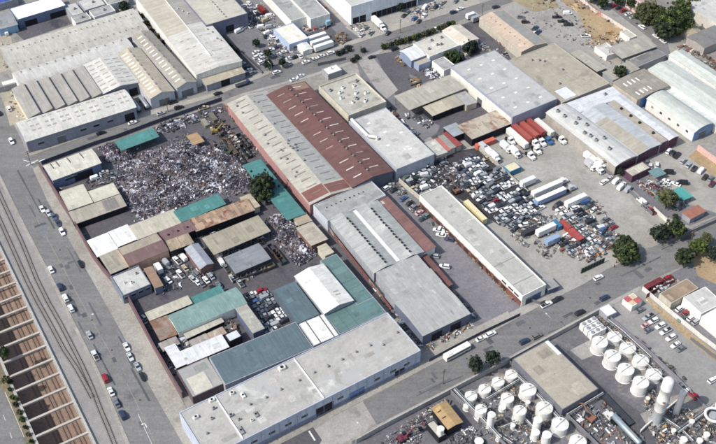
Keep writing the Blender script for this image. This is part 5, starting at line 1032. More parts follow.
# upper street
for u, v, k, c, lab in [(132.6,122.6,'sedan',CW,'white car driving past the long white roof'),(172.8,102.3,'suv',BK,'black car parked in front of the skylit sheds'),(178.8,107.6,'suv','23262e','black car driving past the skylit sheds'),(218,93.3,'sedan',BK,'black car on the street in front of the tan annex'),
  (161,113.3,'sedan',SV,'silver car at the kerb in front of the skylit sheds'),(101,133,'sedan',BK,'black car driving beside the long white roof'),(277,72.3,'suv',CW,'big white car at the far kerb left of the white queue'),(294,79.5,'sedan',CW,'white car by the top of the red roof'),(301,75.8,'sedan','d2d4d6','pale car right of the white one at the top of the red roof'),
  (306,62,'sedan',CW,'first white car from the left in the queue along the far kerb'),(313.5,59,'sedan',CW,'second white car from the left in the queue along the far kerb'),(321.5,56,'sedan','dcdcda','third white car from the left in the queue along the far kerb'),(331,53,'suv',CW,'last white car of the queue along the far kerb'),
  (348.3,47,'suv','2a2c34','dark car on the upper street below the log piles'),(453.5,12.2,'suv',DB,'dark blue car at the pale forecourt kerb'),(460.5,8.6,'sedan',CW,'white car at the forecourt kerb beside the dark blue one'),(372,57,'sedan',BK,'black car at the corner of the courtyard by the hedge'),(395,49,'suv',BK,'dark car parked between the hedge and the arched roof'),(496,7,'suv','32363f','dark car at the top of the upper street'),
  (436,28.5,'sedan',CW,'white car beyond the end of the hedge')]:
    car(u, v, B_ + random.uniform(-.03,.03), k, c, lab, 'cars along the upper street')
box_truck(243, 82.5, B_, '3a3c42', '2f3c5e', 'dark flatbed truck with a blue cab on the upper street', 6.5, hb=.5)
box_truck(472, 15.5, B_, 'd9dadb', CW, 'white box truck at the near kerb beside the tan gable', 5.5)
box_truck(477, 18.5, B_, '9a9c9e', 'b5b6b8', 'grey box truck next to the white one at the near kerb', 5)
# lower street
for u, v, k, c, d, lab in [(491,334,'suv',CW,0,'white car at the far kerb of the lower street in front of the hydrant strip'),(481,338.5,'sedan',CW,0,'white car cut behind the other on the lower street near the bus'),(524.4,341.4,'suv','2f4058',0,'dark blue car at the near kerb by the tan roof'),(537,336,'suv','6e6f6c',0,'grey car behind the dark blue one at the near kerb'),
   (546.5,304.5,'pickup',CW,0,'white pickup at the far kerb near the guard hut'),(557,299.5,'pickup','23272b',0,'black pickup in front of the white one near the guard hut'),(580,312.6,'suv','24262b',0,'black car driving on the lower street'),(598.5,277.5,'suv',CW,0,'white car parked near the green hedge fence'),(604.5,298,'suv','303c58',0,'dark blue car at the near kerb by the tank farm corner')]:
    car(u, v, B_, k, c, lab, 'cars along the lower street')
# the bus
x, y = P(457.2, 349.5, 3); e = empty('bus', (x, y, 0), B_ + R(2)); tag(e, 'long white bus parked at the kerb of the lower street', 'bus')
mb = MB(); mb.box((0,0,1.7),(12,2.5,2.5)); mb.box((0,0,3.0),(11.6,2.2,.12)); mb.build('body', paint('e6e4de'), e)
MB().box((0,0,2.05),(11.4,2.56,.85)).build('side_window', GLASS, e); MB().box((6.0,0,1.95),(.1,2.2,1.3)).build('windscreen', GLASS, e)
MB().box((-3.8,0,3.2),(2,1.6,.35)).box((2.6,0,3.14),(1.2,1.2,.2)).build('roof_unit', UNIT, e); MB().box((0,0,.75),(11.9,2.52,.25)).build('stripe', paint('50689a'), e)
for sx in (-3.6,3.8):
    for sy in (-1,1): child('wheel', wheel_mesh(.5,.35), e, (sx, sy*1.1, .5))
def ordinal(n):
    if n <= 20: return ordn[n-1]
    t, o = divmod(n, 10); T_ = {2:'twent',3:'thirt',4:'fort',5:'fift',6:'sixt'}[t]
    return T_ + 'ieth' if o == 0 else T_ + 'y-' + ordn[o-1]
# named lots
def lot(items, ang, group, place):
    items = sorted(items, key=lambda t: t[0] + t[1]*.6)
    names = {CW:'white',SV:'silver',BK:'black',DB:'dark blue',GY:'grey',RD:'red',TN:'tan',MRN:'maroon',BLU_:'blue',TG:'teal grey','3a2a26':'dark brown','c9a0a0':'pink and white','b9babb':'pale grey','dcdcda':'off-white'}
    kn = {'sedan':'car','suv':'tall car','pickup':'pickup','van':'van'}
    for i, (u, v, k, c) in enumerate(items): car(u, v, ang + random.uniform(-.06,.06), k, c, '%s %s, %s from upper left %s' % (names[c], kn[k], ordn[i], place), group)
lot([(648,317,'pickup',SV),(653.2,321,'suv',CW),(660.3,326,'suv',CW),(665.5,331.3,'pickup','dcdcda'),(670.8,337.8,'suv',CW),(675.5,344.8,'sedan',CW),(680.5,349,'sedan',GY)], B_+math.pi, 'cars in the parking lot by the tank farm', 'in the main row by the white wall')
lot([(640.5,310,'sedan',GY),(646,325,'sedan','c9a0a0'),(648.5,330,'sedan',GY)], B_, 'cars in the parking lot by the tank farm', 'in the short row facing the main row')
lot([(681.3,385,'sedan',GY),(687,389.5,'sedan',CW),(693,395.3,'suv',RD)], A_, 'cars beside the tower', 'beside the wall near the white tower')
car(713,380,B_,'suv',CW,'white car standing alone in the parking lot at the right edge')
lot([(680,308.5,'suv',CW),(686.2,312.3,'suv',RD),(681.8,318.5,'sedan',TG),(691.5,317.8,'suv',CW),(696.5,321.5,'suv',SV),(710,325,'sedan',CW)], B_+.1, 'cars by the right edge buildings', 'beside the white walled building')
lot([(668,278,'suv',RD),(657,286.5,'sedan',CW),(662,289.3,'sedan','b9babb')], B_, 'cars in the corner lot', 'by the tan brown roof')
lot([(668.8,151,'suv',CW),(673,153,'sedan',BK),(677,155.3,'pickup',BK),(683.2,161,'suv',SV),(688.6,165,'sedan',SV),(694,168.6,'suv',BK),(701.3,170.6,'van',CW),(705,177,'suv','3a2a26'),(712.3,184,'suv',MRN),(711,178.5,'sedan',GY)], B_+.35, 'cars in the pale car lot', 'in the long row behind the plum wall')
lot([(647,162,'sedan',GY),(650.5,166,'sedan','dcdcda'),(657,165,'suv',CW)], B_+.8, 'cars in the pale car lot', 'in the trio by the beige hut')
lot([(668,172.5,'van',BK),(682,183,'van',BK)], A_+.9, 'cars in the pale car lot', 'in the pair facing the long row')
lot([(653.5,186,'sedan',MRN),(658,183.5,'sedan',GY),(663,184,'sedan','b9babb'),(667,181,'sedan',CW),(660,189,'sedan','3a2a26'),(676,184,'sedan',CW)], A_+.3, 'cars by the leafy tree', 'just above the leafy tree')
for i, (u, v) in enumerate([(589.5,157.6),(594.5,161.5),(590.5,165),(598.5,168.2),(601.5,163.8)]): box_truck(u, v, A_+math.pi, 'e0e0de' if i != 2 else 'b9babb', CW, ['uppermost','second','leftmost','lowest','rightmost'][i] + ' white box truck of the tight group in the truck yard', 4.6, 'white box trucks in the truck yard')
lot([(604,182,'suv',CW),(610,178,'sedan','b9babb'),(616.5,181,'van',CW),(621,187,'van',CW),(622.5,184.5,'suv','dcdcda'),(628.2,189.3,'van',SV)], B_+.25, 'vans in the truck yard', 'along the grey truck yard fence')
lot([(641.5,201.5,'van',CW),(651,210.5,'pickup',RD),(645,207,'sedan',GY)], A_, 'vans in the truck yard', 'at the lower fence end')
# trailers, tractors
for u, v, L, c, lab in [(522,131.8,14,'a0544c','leftmost of the three red trailers'),(528.7,128.4,14,'a6584f','middle one of the three red trailers'),(535,125,14,'9a4f48','rightmost of the three red trailers')]: trailer(u, v, A_, c, lab, L, 'red trailers')
trailer(517.5,136.5,A_,'dcdad4','long white trailer left of the red trailers',15,roofhex='e6e4dc'); trailer(544.5,126,A_,'d8d6cf','white trailer right of the red trailers',13)
for u, v, c, lab in [(534.5,142.5,CW,'white tractor below the red trailers, left of its twin'),(541,141,CW,'white tractor below the red trailers, right of its twin'),(548,139.5,'3f6890','blue tractor right of the white tractors'),(561,138.8,CW,'white tractor parked alone right of the blue one'),(510,139.5,'d5d7d8','white tractor at the left end of the long white trailer'),(536,149,CW,'white tractor nearest the open ground of the truck yard'),(530,154.5,'dcdcda','small pale tractor below the long white trailer')]: tractor(u, v, A_+math.pi, c, lab, 'tractors in the truck yard')
tr2 = [(547,187,17,'e2e0da','upper of two very long white trailers side by side'),(550.6,194.6,17,'7d93bb','lower of two very long trailers, with a blue side')]
for u, v, L, c, lab in tr2: trailer(u, v, B_, c, lab, L, 'long trailers', roofhex='e2e0d8')
tractor(562,181,B_,CW,'white tractor at the end of the upper long trailer'); tractor(570,188,B_,'b9bcc0','grey tractor at the end of the lower long trailer')
trailer(576,199,B_,'dfe0e0','white trailer below the two very long ones',11.5); trailer(528,180,B_,'d5d6d4','short white trailer with a dark window line above the long trailers',8)
trailer(475.3,210.5,A_,'d2c592','cream yellow trailer beside the long pale building',15,roofhex='d8cea6')
trailer(546,228,B_,'dcdcdc','white trailer in the lower part of the truck yard',10); trailer(552.5,238.5,B_,'8fa3bf','pale blue trailer with a white cab end in the cluttered lot',7)
for i, (u, v) in enumerate([(316.5,35.8),(320,40.2),(323.5,44.5)]): trailer(u, v, B_, 'e2e3e2', ['upper','middle','lower'][i] + ' one of three white trailers beyond the upper street', 11.5, 'white trailers beyond the upper street')
for i, (u, v, c) in enumerate([(484.5,148.5,'b9babb'),(489.5,152.5,CW),(495,157,CW),(506,147,'d5d7d8'),(515,152,CW)]): box_truck(u, v, A_ + math.pi, c, CW, ['first','second','third','fourth','fifth'][i] + ' box truck from the left near the salmon container', 5.2, 'box trucks near the salmon container')
trailer(377,20,A_,'e2e2e0','white trailer at the loading docks',9); tractor(382,27,A_+math.pi,CW,'white tractor in front of the dock trailer')
trailer(326,19.5,A_,'8fb5c4','pale blue trailer at the foot of the tall white wall',6.5)
for i,(u,v) in enumerate([(134.5,104),(143,101)]): tank  # curved silver tankers
def tanker(u, v, ang, L, label, hexc='b9bdc2'):
    x, y = P(u, v, 2.2); e = empty('tanker_trailer', (x, y, 0), ang); tag(e, label, 'trailer')
    MB().lathe([(.3,-L/2),(1.0,-L/2+.15),(1.2,-L/2+.5),(1.2,L/2-.5),(1.0,L/2-.15),(.3,L/2)], (0,0,2.1), 18, axis='x').build('tank_barrel', mat('tanker_'+hexc, hx(hexc), .35, .08, .4, metal=.5), e)
    MB().box((0,0,3.35),(L*.7,.5,.06)).build('walkway', UNITG, e); MB().box((0,0,.8),(L-.4,.9,.25)).build('chassis', TYRE, e)
    for sx in (-L*.38,-L*.28,L*.3):
        for sy in (-1,1): child('wheel', wheel_mesh(.5,.45), e, (sx, sy*.95, .5))
tanker(135,104,A_,11,'silver tanker trailer beside the slit skylight shed'); tanker(143.5,101.5,A_,11,'second silver tanker trailer, right of the first beside the tan shed')
tanker(626.5,429,A_,15,'long grey tanker trailer in the lower yard','9fb0b8')
container(617.6,408.7,A_,'3c3f46','long dark flatbed loaded low beside the tan roof lane',16,name='flatbed_trailer',h=1.2,cat='trailer')
tractor(611,417,A_,'d0d0cc','white tractor at the upper end of the long grey tanker')
for u, v, a, c, L, lab, z in [(566,224,A_,'9a4a46',6,'small red container in the cluttered lot'  ,0),(576.5,233.5,A_,'a04c4a',8,'longer red container in the cluttered lot',0),(557,223,A_,'3f7394',5,'blue container left of the small red one',0),
   (485.5,141.5,B_,'c0685a',11,'salmon container along the wall below the rust streaked roof',0),(530,229.5,B_,'3a3b40',8,'dark open framed container in the truck yard',0),(654,282.5,B_,'6a3038',9,'maroon container at the corner lot gate',0),(608,160,A_,'8c8c88',6,'grey container at the plum wall',0),
   (262,8,A_,'7d2f2f',6,'small red container at the top edge yard',0)]:
    container(u, v, a, c, lab, L)
# dark machine containers in the scrap yard (right of the big heap)
for i, (u, v, a, c, L, o_) in enumerate([(219,128,A_,'4a4038',9,1),(226,139,A_,'3f3b3a',9,1),(233,149,A_,'554a3e',8,0),(240,158,A_,'3c3c40',9,1),(243,140,A_,'35363c',12,1),(246,150,A_,'2f3036',10,1),(213,116,A_,'6b6a60',7,0),(205,122,A_,'8a8878',6,0),(247,246,B_,'50545c',7,1),(256,242.5,B_,'5a5450',6,1),(239,276,B_,'4c5058',7,1),(248,273,B_,'57534e',7,1),(258,269.5,B_,'474a50',7,1),(268,266,B_,'5c5650',6,1),(277,253,A_,'6a5548',6,1),(281,258,A_,'44464c',6,1),(272,248,A_,'4b4e55',6,1)]):
    container(u, v, a, c, ['steel skip below the upper fence, %s down the line' % ordn[i], 'steel skip ringing the two bay grey roof, %s from its back' % ordn[max(0,i-8)]][i > 7], L, 'skips in the salvage yard', 'skip', 1.8, open_=bool(o_), cat='skip')
# dark yard vehicles
lot([(177,260.5,'pickup',CW),(183,257.5,'van',CW),(180.5,274,'pickup',CW),(192.5,278.5,'sedan','b9babb'),(197,281.5,'sedan',CW),(201.5,283.5,'sedan',GY),(206,279.8,'sedan',CW),(196,273.5,'suv',GY),(200,270.5,'sedan','dcdcda'),(211,276,'sedan',SV),(185,268,'sedan',TN)], A_+.1, 'vehicles in the dark yard', 'around the small grey gabled shed')
lot([(226,268,'pickup',GY),(232,278,'sedan','b9babb'),(221,262,'van','dcdcda'),(240,283,'pickup',SV),(219,285,'sedan',GY),(213,289,'suv',BK)], A_, 'vehicles in the dark yard', 'left of the two bay grey roof')
lot([(165,262,'van',SV),(170,270,'pickup',GY),(168,280,'sedan',CW),(160,286,'pickup','b9babb')], A_+.2, 'vehicles in the dark yard', 'near the narrow brown roof')
lot([(130,180,'sedan',CW),(112,175,'pickup',GY),(104,172,'sedan','b9babb'),(96,178,'van',CW),(204,108,'pickup',TN),(196,121,'sedan',GY)], B_, 'vehicles at the scrap heap edge', 'round the great scrap heap')
box_truck(158,267.5,A_,'d9dadb',CW,'white box truck right of the narrow brown roof',4.5)
lot([(438,230,'sedan',CW),(443.5,228.5,'suv',CW),(441,235,'sedan','dcdcda'),(447,232.5,'sedan',CW),(449.7,239.5,'suv',DB),(433.8,256,'suv',SV),(444.5,266.5,'suv',CW)], A_+.75, 'cars in the courtyard', 'beside the long pale building')
lot([(387,188,'suv',CW),(390.5,184.5,'sedan',SV),(393.5,190,'sedan',BK),(403.5,198.5,'sedan',BLU_),(409.5,203,'sedan',BK),(415,207,'suv',GY),(419.5,212.5,'sedan','c9a0a0'),(428,215.5,'suv',TG),(423,218.5,'sedan',DB)], B_+.2, 'cars at the back of the courtyard', 'by the narrow red brown roof')
lot([(557,17,'pickup',BK),(562.5,21.3,'pickup',BK),(568.3,24.6,'pickup',BK),(567.5,13.3,'van',CW),(525.5,22,'suv','3a2a26'),(586,36,'pickup',CW),(521,17,'sedan',GY)], B_-.5, 'vehicles in the pale vehicle lot', 'in the pale vehicle lot')
lot([(535,28,'pickup',TG),(538,32,'pickup',BLU_),(534,33,'sedan',CW)], B_+.4, 'vehicles in the pale vehicle lot', 'in the trio beside the peach roof')
lot([(604,1.5,'sedan',CW),(609,3.5,'sedan',SV),(614.5,5.5,'sedan',RD),(619,8,'sedan',BK),(623.5,10.5,'suv',RD),(628.5,14,'sedan','dcdcda'),(633,17,'sedan','b9babb'),(598,-1,'sedan',GY)], B_, 'cars parked in the top lane', 'in the angled row of the top lane')
lot([(642,27,'suv',CW),(656,36,'sedan',CW),(663,41,'sedan','dcdcda')], A_, 'cars under the big trees', 'under the big dark trees')
lot([(414.5,18.5,'suv',BLU_),(419,21,'sedan',BK),(424.5,15.5,'sedan',CW),(425.5,7,'van',CW),(436,6.5,'suv',BK),(441,4,'sedan',SV),(443.5,2,'sedan',TN),(408,12,'sedan',GY),(404,15.5,'sedan',BK),(388,33,'sedan',BK),(362,35,'sedan','b9babb'),(366,28,'sedan',GY),(371,33,'pickup',SV),(456,1,'sedan',GY),(466,-2,'suv',BK),(417,11,'sedan',SV)], B_+.5, 'cars on the pale forecourt', 'on the pale warehouse forecourt')
lot([(218,56,'sedan',CW),(235,58,'sedan','dcdcda'),(238.5,61,'sedan',CW),(242,64,'sedan',SV),(245.5,67,'sedan',DB),(249,70,'sedan',CW),(252.5,73,'suv',GY),(239,31,'van',CW),(243,28,'suv','dcdcda')], B_+.2, 'cars in the left parking yard', 'in the left parking yard')
lot([(256,52,'sedan',CW),(259,55,'sedan',CW),(262,58,'sedan','dcdcda'),(257,57,'suv',CW),(262,62.5,'suv',CW),(265,61,'sedan',SV)], B_+.2, 'cars in the middle parking yard', 'in the middle parking yard')
yard_px = [(252,9),(256,13),(251,12),(262,17),(266,20),(258,15),(270,16),(249,26),(262,27),(270,27),(265,36),(268,33),(260,30),(272,44),(277,47),(283,52),(280,56),(290,58),(295,57),(300,56),(274,38),(277,41),(270,50),(275,55),(288,63),(255,20),(244,6),(249,3)]
cyc = [CW,CW,SV,GY,'dcdcda',BK,CW,'b9babb',TN,DB]
yard_px.sort(key=lambda t: t[1])
for i, (u, v) in enumerate(yard_px): car(u, v, random.choice((A_, B_)) + random.uniform(-.3,.3), random.choice(('sedan','suv','van','pickup','sedan')), cyc[i % 10], '%s vehicle, %s from the top in the jumble beyond the upper street' % ({CW:'white',SV:'silver',GY:'grey','dcdcda':'off-white',BK:'black','b9babb':'pale grey',TN:'tan',DB:'dark blue'}[cyc[i % 10]], ordinal(i+1)), 'jumbled vehicles beyond the upper street', wheels=False)
# junk car fields -------------------------------------------------
def inpoly(x, y, pg):
    r = False; j = len(pg) - 1
    for i in range(len(pg)):
        (xi, yi), (xj, yj) = pg[i], pg[j]
        if (yi > y) != (yj > y) and x < (xj - xi) * (y - yi) / (yj - yi) + xi: r = not r
        j = i
    return r
def polydist(x, y, pg):
    d = 1e9
    for (x0, y0), (x1, y1) in zip(pg, pg[1:] + pg[:1]):
        dx, dy = x1-x0, y1-y0; t = max(0, min(1, ((x-x0)*dx+(y-y0)*dy)/(dx*dx+dy*dy))); d = min(d, math.hypot(x-x0-t*dx, y-y0-t*dy))
    return d
JC = [CW,CW,CW,SV,SV,GY,BK,'4a5260','c9cbcd','c9cbcd','2e3138','d8d8d6','d8d8d6','8f9498','8f9498',GY,SV,BK]*2+[RD,BLU_,TN,'56605c','4a5260']
JN = {CW:'white',SV:'silver',GY:'grey',BK:'black','4a5260':'slate blue','c9cbcd':'pale grey','2e3138':'charcoal','d8d8d6':'off-white','8f9498':'mid grey',RD:'red',BLU_:'blue',TN:'tan','56605c':'green grey'}
TIMES = 1
def field(px, place, group, su=2.5, sv=5.4, jit=.25, prob=.92, stack=.15, rnd=.08):
    pg = [P(*p) for p in px]; gs = [Ginv(*p) for p in pg]
    a0, a1 = min(g[0] for g in gs), max(g[0] for g in gs); b0, b1 = min(g[1] for g in gs), max(g[1] for g in gs)
    b = b0 + sv * .4; row = 0; tot = 0
    while b < b1:
        a = a1; n = 0; hit = False
        while a > a0:
            x, y = G(a + random.uniform(-jit, jit), b + random.uniform(-jit, jit))
            if inpoly(x, y, pg) and random.random() < prob:
                if not hit: row += 1; hit = True
                n += 1; tot += 1
                c = random.choice(JC); ang = B_ + random.choice((0, math.pi)) + random.gauss(0, rnd)
                k = random.choice(('sedan','sedan','suv','sedan','van','pickup'))
                car(0, 0, ang, k, c, '%s wrecked %s, %s from top in %s row of %s' % (JN[c], {'sedan':'car','suv':'wagon','van':'van','pickup':'pickup'}[k], ordinal(n), ordinal(row), place), group, 'wrecked_car', False, 0.0, (x, y))
                if random.random() < stack:
                    c = random.choice(JC); tot += 1; car(0, 0, ang + random.uniform(-.3,.3), 'sedan', c, '%s car stacked on the %s wreck, %s row of %s' % (JN[c], ordinal(n), ordinal(row), place), group, 'wrecked_car', False, 1.35, (x, y), random.uniform(-.06,.06))
            a -= su
        b += sv
    return tot
field([(464,157),(477,151),(541,208.5),(531,221),(508,226),(490,214),(479,200),(463,184),(460,170)], 'the dense breaker yard', 'wrecked cars in the dense breaker yard', 2.45, 4.9, rnd=.1, prob=.95, stack=.1, jit=.18)
field([(504,219),(522,214),(530,224),(512,233)], 'the engine pile', 'wrecked cars by the engine pile', 2.8, 5.0, rnd=.2)
field([(400,180),(430,166),(440,165),(436,178),(424,192),(418,197)], 'the black corner', 'wrecked cars in the black corner', 2.5, 5.0, rnd=.4, stack=.2)
field([(556,207),(598,201),(612,222),(618,236),(604,254),(588,260),(566,252),(556,240),(578,236),(560,220)], 'the cluttered lot', 'wrecked cars in the cluttered lot', 2.7, 6.3, rnd=.16, prob=.9, stack=.05)
field([(436,160),(452,152),(463,155),(452,162),(441,166)], 'the red roof strip', 'wrecked cars by the red roofs', 3, 5.4, rnd=.3)
field([(249,293),(266,285.5),(293.5,321.5),(262,337.5)], 'the packed pen', 'wrecked cars in the packed pen', 2.2, 4.7, jit=.12, rnd=.05, stack=.0, prob=.98)
# ------------------------------------------------------------------ scrap heaps and loose clutter (nobody could count it)
import numpy as np
def heap(name, label, px, height, n, size, cols, seed=1, flat=False, kind='stuff', cat='scrap heap', z0=0):
    rg = np.random.default_rng(seed); pg = [P(*p) for p in px]
    xs = [p[0] for p in pg]; ys = [p[1] for p in pg]; cx, cy = sum(xs)/len(xs), sum(ys)/len(ys)
    st = 1.0; x0, y0 = min(xs), min(ys); nx, ny = int((max(xs)-x0)/st)+2, int((max(ys)-y0)/st)+2
    D0 = max(1.5, height * (2.4 if height > 6 else 1.3)); ph = rg.uniform(0, 6, 8)
    HZ = np.zeros((nx+1, ny+1)); IN = np.zeros((nx+1, ny+1), bool)
    for i in range(nx+1):
        for j in range(ny+1):
            x, y = x0+i*st, y0+j*st
            if not inpoly(x, y, pg): continue
            IN[i,j] = True
            if flat: continue
            k = min(1, polydist(x, y, pg) / D0); k = k*k*(3-2*k)
            HZ[i,j] = height * k * (.5 + .32*math.sin(x*.16+ph[0])*math.sin(y*.14+ph[1]) + .2*math.sin(x*.47+ph[2])*math.cos(y*.55+ph[3])) + rg.uniform(-.2,.2)*min(1, height/3)*k
    V = []; Fc = []; MI = []
    if not flat and height > .6:
        idx = {}
        for i in range(nx+1):
            for j in range(ny+1):
                if IN[i,j]: idx[(i,j)] = len(V); V.append((x0+i*st-cx, y0+j*st-cy, HZ[i,j]))
        for (i,j) in list(idx):
            q = [(i,j),(i+1,j),(i+1,j+1),(i,j+1)]
            if all(t in idx for t in q): Fc.append(tuple(idx[t] for t in q)); MI.append(len(cols))
    # clumps of like material as real heaps have
    X = rg.uniform(x0, max(xs), n*4); Y = rg.uniform(y0, max(ys), n*4)
    fi, fj = (X-x0)/st, (Y-y0)/st; ii, jj = fi.astype(int), fj.astype(int)
    ok = IN[ii,jj] & IN[ii+1,jj] & IN[ii,jj+1] & IN[ii+1,jj+1]; X, Y, ii, jj, fi, fj = (a[ok][:n] for a in (X, Y, ii, jj, fi, fj)); n = len(X)
    if flat and n:
        nz = np.sin(X*.31+ph[0])*np.cos(Y*.27+ph[1])+.7*np.sin(X*.83+Y*.6+ph[2])+.5*np.sin(X*1.7-Y*1.3+ph[3]); kk = nz+rg.normal(0,.35,n) > -.35; X, Y, ii, jj, fi, fj = (a[kk] for a in (X, Y, ii, jj, fi, fj)); n = len(X)
    if n:
        u_, v_ = fi-ii, fj-jj; Z = (HZ[ii,jj]*(1-u_)+HZ[ii+1,jj]*u_)*(1-v_)+(HZ[ii,jj+1]*(1-u_)+HZ[ii+1,jj+1]*u_)*v_
        s = np.minimum(size*rg.lognormal(0,.6,n), size*3); D = np.stack([s*rg.uniform(.5,2.0,n), s*rg.uniform(.15,.75,n), s*rg.uniform(.05,.5,n)],1)
        a, b, c = rg.uniform(0,6.283,n), rg.normal(0,.12 if flat else .5,n), rg.normal(0,.12 if flat else .4,n)
        if flat: gsel = rg.random(n) < .6; a = np.where(gsel, np.where(rg.random(n)<.5, A_, B_)+rg.normal(0,.15,n), a)
        Z = Z + D[:,2]*.45 + (rg.uniform(0,1,n)**2*height if flat else rg.uniform(-.08,.25,n))
        cr = np.array([(-1,-1,-1),(1,-1,-1),(1,1,-1),(-1,1,-1),(-1,-1,1),(1,-1,1),(1,1,1),(-1,1,1)],float)
        Q = cr[None]*D[:,None,:]/2
        y_, z_ = Q[...,1]*np.cos(b)[:,None]-Q[...,2]*np.sin(b)[:,None], Q[...,1]*np.sin(b)[:,None]+Q[...,2]*np.cos(b)[:,None]
        x_ = Q[...,0]*np.cos(c)[:,None]+z_*np.sin(c)[:,None]; z_ = -Q[...,0]*np.sin(c)[:,None]+z_*np.cos(c)[:,None]
        xx = x_*np.cos(a)[:,None]-y_*np.sin(a)[:,None]; yy = x_*np.sin(a)[:,None]+y_*np.cos(a)[:,None]
        W8 = np.stack([xx+(X-cx)[:,None], yy+(Y-cy)[:,None], np.maximum(0.03, z_+Z[:,None])],2).reshape(-1,3)
        b0 = len(V); V += W8.tolist()
        base = (np.arange(n)*8+b0)[:,None,None]+np.array([(4,5,6,7),(0,1,5,4),(1,2,6,5),(2,3,7,6),(3,0,4,7)])[None]
        Fc += base.reshape(-1,4).tolist()
        nc = len(cols); clump = ((np.sin(X*.35+ph[4]+1.3*np.sin(Y*.22))+np.sin(Y*.4+ph[5]+1.1*np.sin(X*.19)))*.25+.5)*nc; mi = np.where(rg.random(n)<.42, clump.astype(int)%nc, rg.integers(0,nc,n)); MI += np.repeat(mi,5).tolist()
    me = bpy.data.meshes.new(name); me.from_pydata(V, [], Fc)
    for c in cols: me.materials.append(mat('scrap_' + c, hx(c), .75, .25, .8, .2, 3))
    me.materials.append(mat('scrap_base', hx('5a585c'), .95, .35, .5, .3, 3))
    me.polygons.foreach_set('material_index', MI); me.update()
    o = bpy.data.objects.new(name, me); C.objects.link(o); o.location = (cx, cy, 0); tag(o, label, cat, kind=kind); return o
SC = ['2e2d36','3a3842','46444e','33303a','55535e','62606a','787680','7c7674','605a5c','6a5852','86858e','9a9aa4','b8b8c0','dcdde2','4a4048','3d3b46']
heap('scrap_heap','great glittering heap of grey metal scrap in the salvage yard',[(116,170),(128,158),(150,150),(170,146),(186,139),(204,146),(222,146),(240,158),(249,170),(250,184),(238,196),(222,194),(216,192),(174,209),(168,216),(140,222),(130,210),(122,192),(113,181)],9.5,50000,.44,SC,3)
heap('loose_clutter','loose dark scrap spilling round the foot of the great heap',[(98,176),(112,168),(118,152),(150,142),(190,132),(226,142),(246,152),(256,172),(254,190),(240,202),(172,214),(168,222),(138,228),(124,212),(116,196)],    .4,2600,.42,SC,15,True,cat='clutter')
heap('scrap_heap','tall blue grey crest of scrap in the middle of the great heap',[(176,146),(188,141),(204,150),(209,162),(196,170),(180,166),(170,156)],12,5000,.48,['3c3d4c','4c4d5e','34354a','6f7082','8d8e9e','b9bac8','2e2f3c'],5)
heap('scrap_heap','heap of twisted pale scrap between the tan canopy and the white gabled roof',[(262,219),(282,213),(297,218),(302,232),(310,243),(318,255),(306,264),(298,268),(290,260),(282,250),(276,243),(270,234)],4.5,10500,.5,SC,7)
heap('scrap_heap','small pile of pale scrap left of the great heap',[(120,156),(133,149),(138,156),(126,166)],2.5,1300,.5,SC,8)
heap('scrap_heap','dark pile of small scrap between the cream corner shed and the teal canopy',[(97,148),(112,143),(119,150),(122,160),(106,164)],1.8,2200,.5,['55545e','3e3d47','6f6e78','c9cad2','7a3f3c','8d8c96'],9)
JK = ['d8d8d8','a9a9ad','77787c','45464a','8f8a80','b9b2a4','6a4a40','5c6a78','e6e6e4']
def clutter(label, px, n, size, seed, cols=JK, h=.5): heap('loose_clutter', label, px, h, int(n * 2.0), size * .58, list(cols) + ['5f5d5a', '77787c', '45464a'], seed, True, cat='clutter')
WD = ['b39b7c','a5875f','c2ab88','85694d','6e5a48']
clutter('stacked timber and boxes along the beige side of the peach roof',[(481,22),(486,20),(523,50),(517,56),(500,46)],420,1.0,21,WD+['7a5040','e6e6e4','45464a'],1.2)
clutter('tan timber stack beside the arched roof',[(394,57),(402,55),(410,64),(403,68)],110,1.3,22,WD,.8)
clutter('sawn timber at the edge of the lane left of the long grey canopy',[(407,78),(413,76),(424,87),(418,91)],70,2.0,23,WD,.5)
clutter('piles of logs beside the beige drive',[(336,35),(345,33),(352,40),(342,46),(334,41)],260,.9,24,WD,1.2)
clutter('red and white building clutter beyond the grey warehouse',[(299,26),(312,24),(330,16),(336,22),(326,30),(305,32)],330,1.1,25,['9c4a44','b8685c','d8d8d8','a9a9ad','5c4a48','c7b39a'],.9)
clutter('red machinery row against the tall white wall',[(312,2),(318,0),(332,16),(326,20)],140,1.2,26,['8a3434','5a4444','9c5a4c','6a7080'],.9)
clutter('mixed machines and pallets beside the building with rooftop fans',[(356,100),(376,94),(414,128),(424,140),(416,146),(398,126)],360,1.2,27,JK,.8)
clutter('dark machines under the eaves between the canopies',[(403,112),(425,118),(436,122),(428,130),(410,124)],160,1.3,28,['3c3d42','6a6c70','a9a9ad','d8d8d8'],.8)
clutter('scattered boxes in the courtyard of the small works',[(446,62),(468,50),(480,40),(512,56),(500,62),(482,50),(458,62)],300,.9,29,JK,.5)
clutter('white and dark parts stored below the small brown roof',[(420,70),(436,66),(448,78),(432,84)],200,1.0,30,['c9cad2','8d8c96','e6e6e4','45464a'],.6)
clutter('small orange and grey junk on the dirt patch',[(590,38),(612,30),(628,40),(610,48),(598,52),(586,46)],230,.8,31,['b88d5c','94745a','8f8a80','d8d8d8','6a4a40'],.5)
clutter('rubble and planks at the right edge below the dark grey roofed building',[(672,46),(690,44),(716,62),(730,72),(716,76),(690,58)],420,1.0,32,['b5ad9f','8f8a80','6a625a','d0cabd','7a5040'],.6)
clutter('white and red junk along the lane fence at the top',[(566,-4),(580,-2),(634,36),(628,38),(600,18)],260,.9,33,['d8d8d8','b85a54','a9a9ad','6a4a40'],.6)
clutter('engine parts and oily junk at the lower end of the breaker yard',[(500,216),(522,212),(540,214),(556,222),(530,236),(508,228)],520,1.0,34,JK+['3c3d42','55545e'],.8)
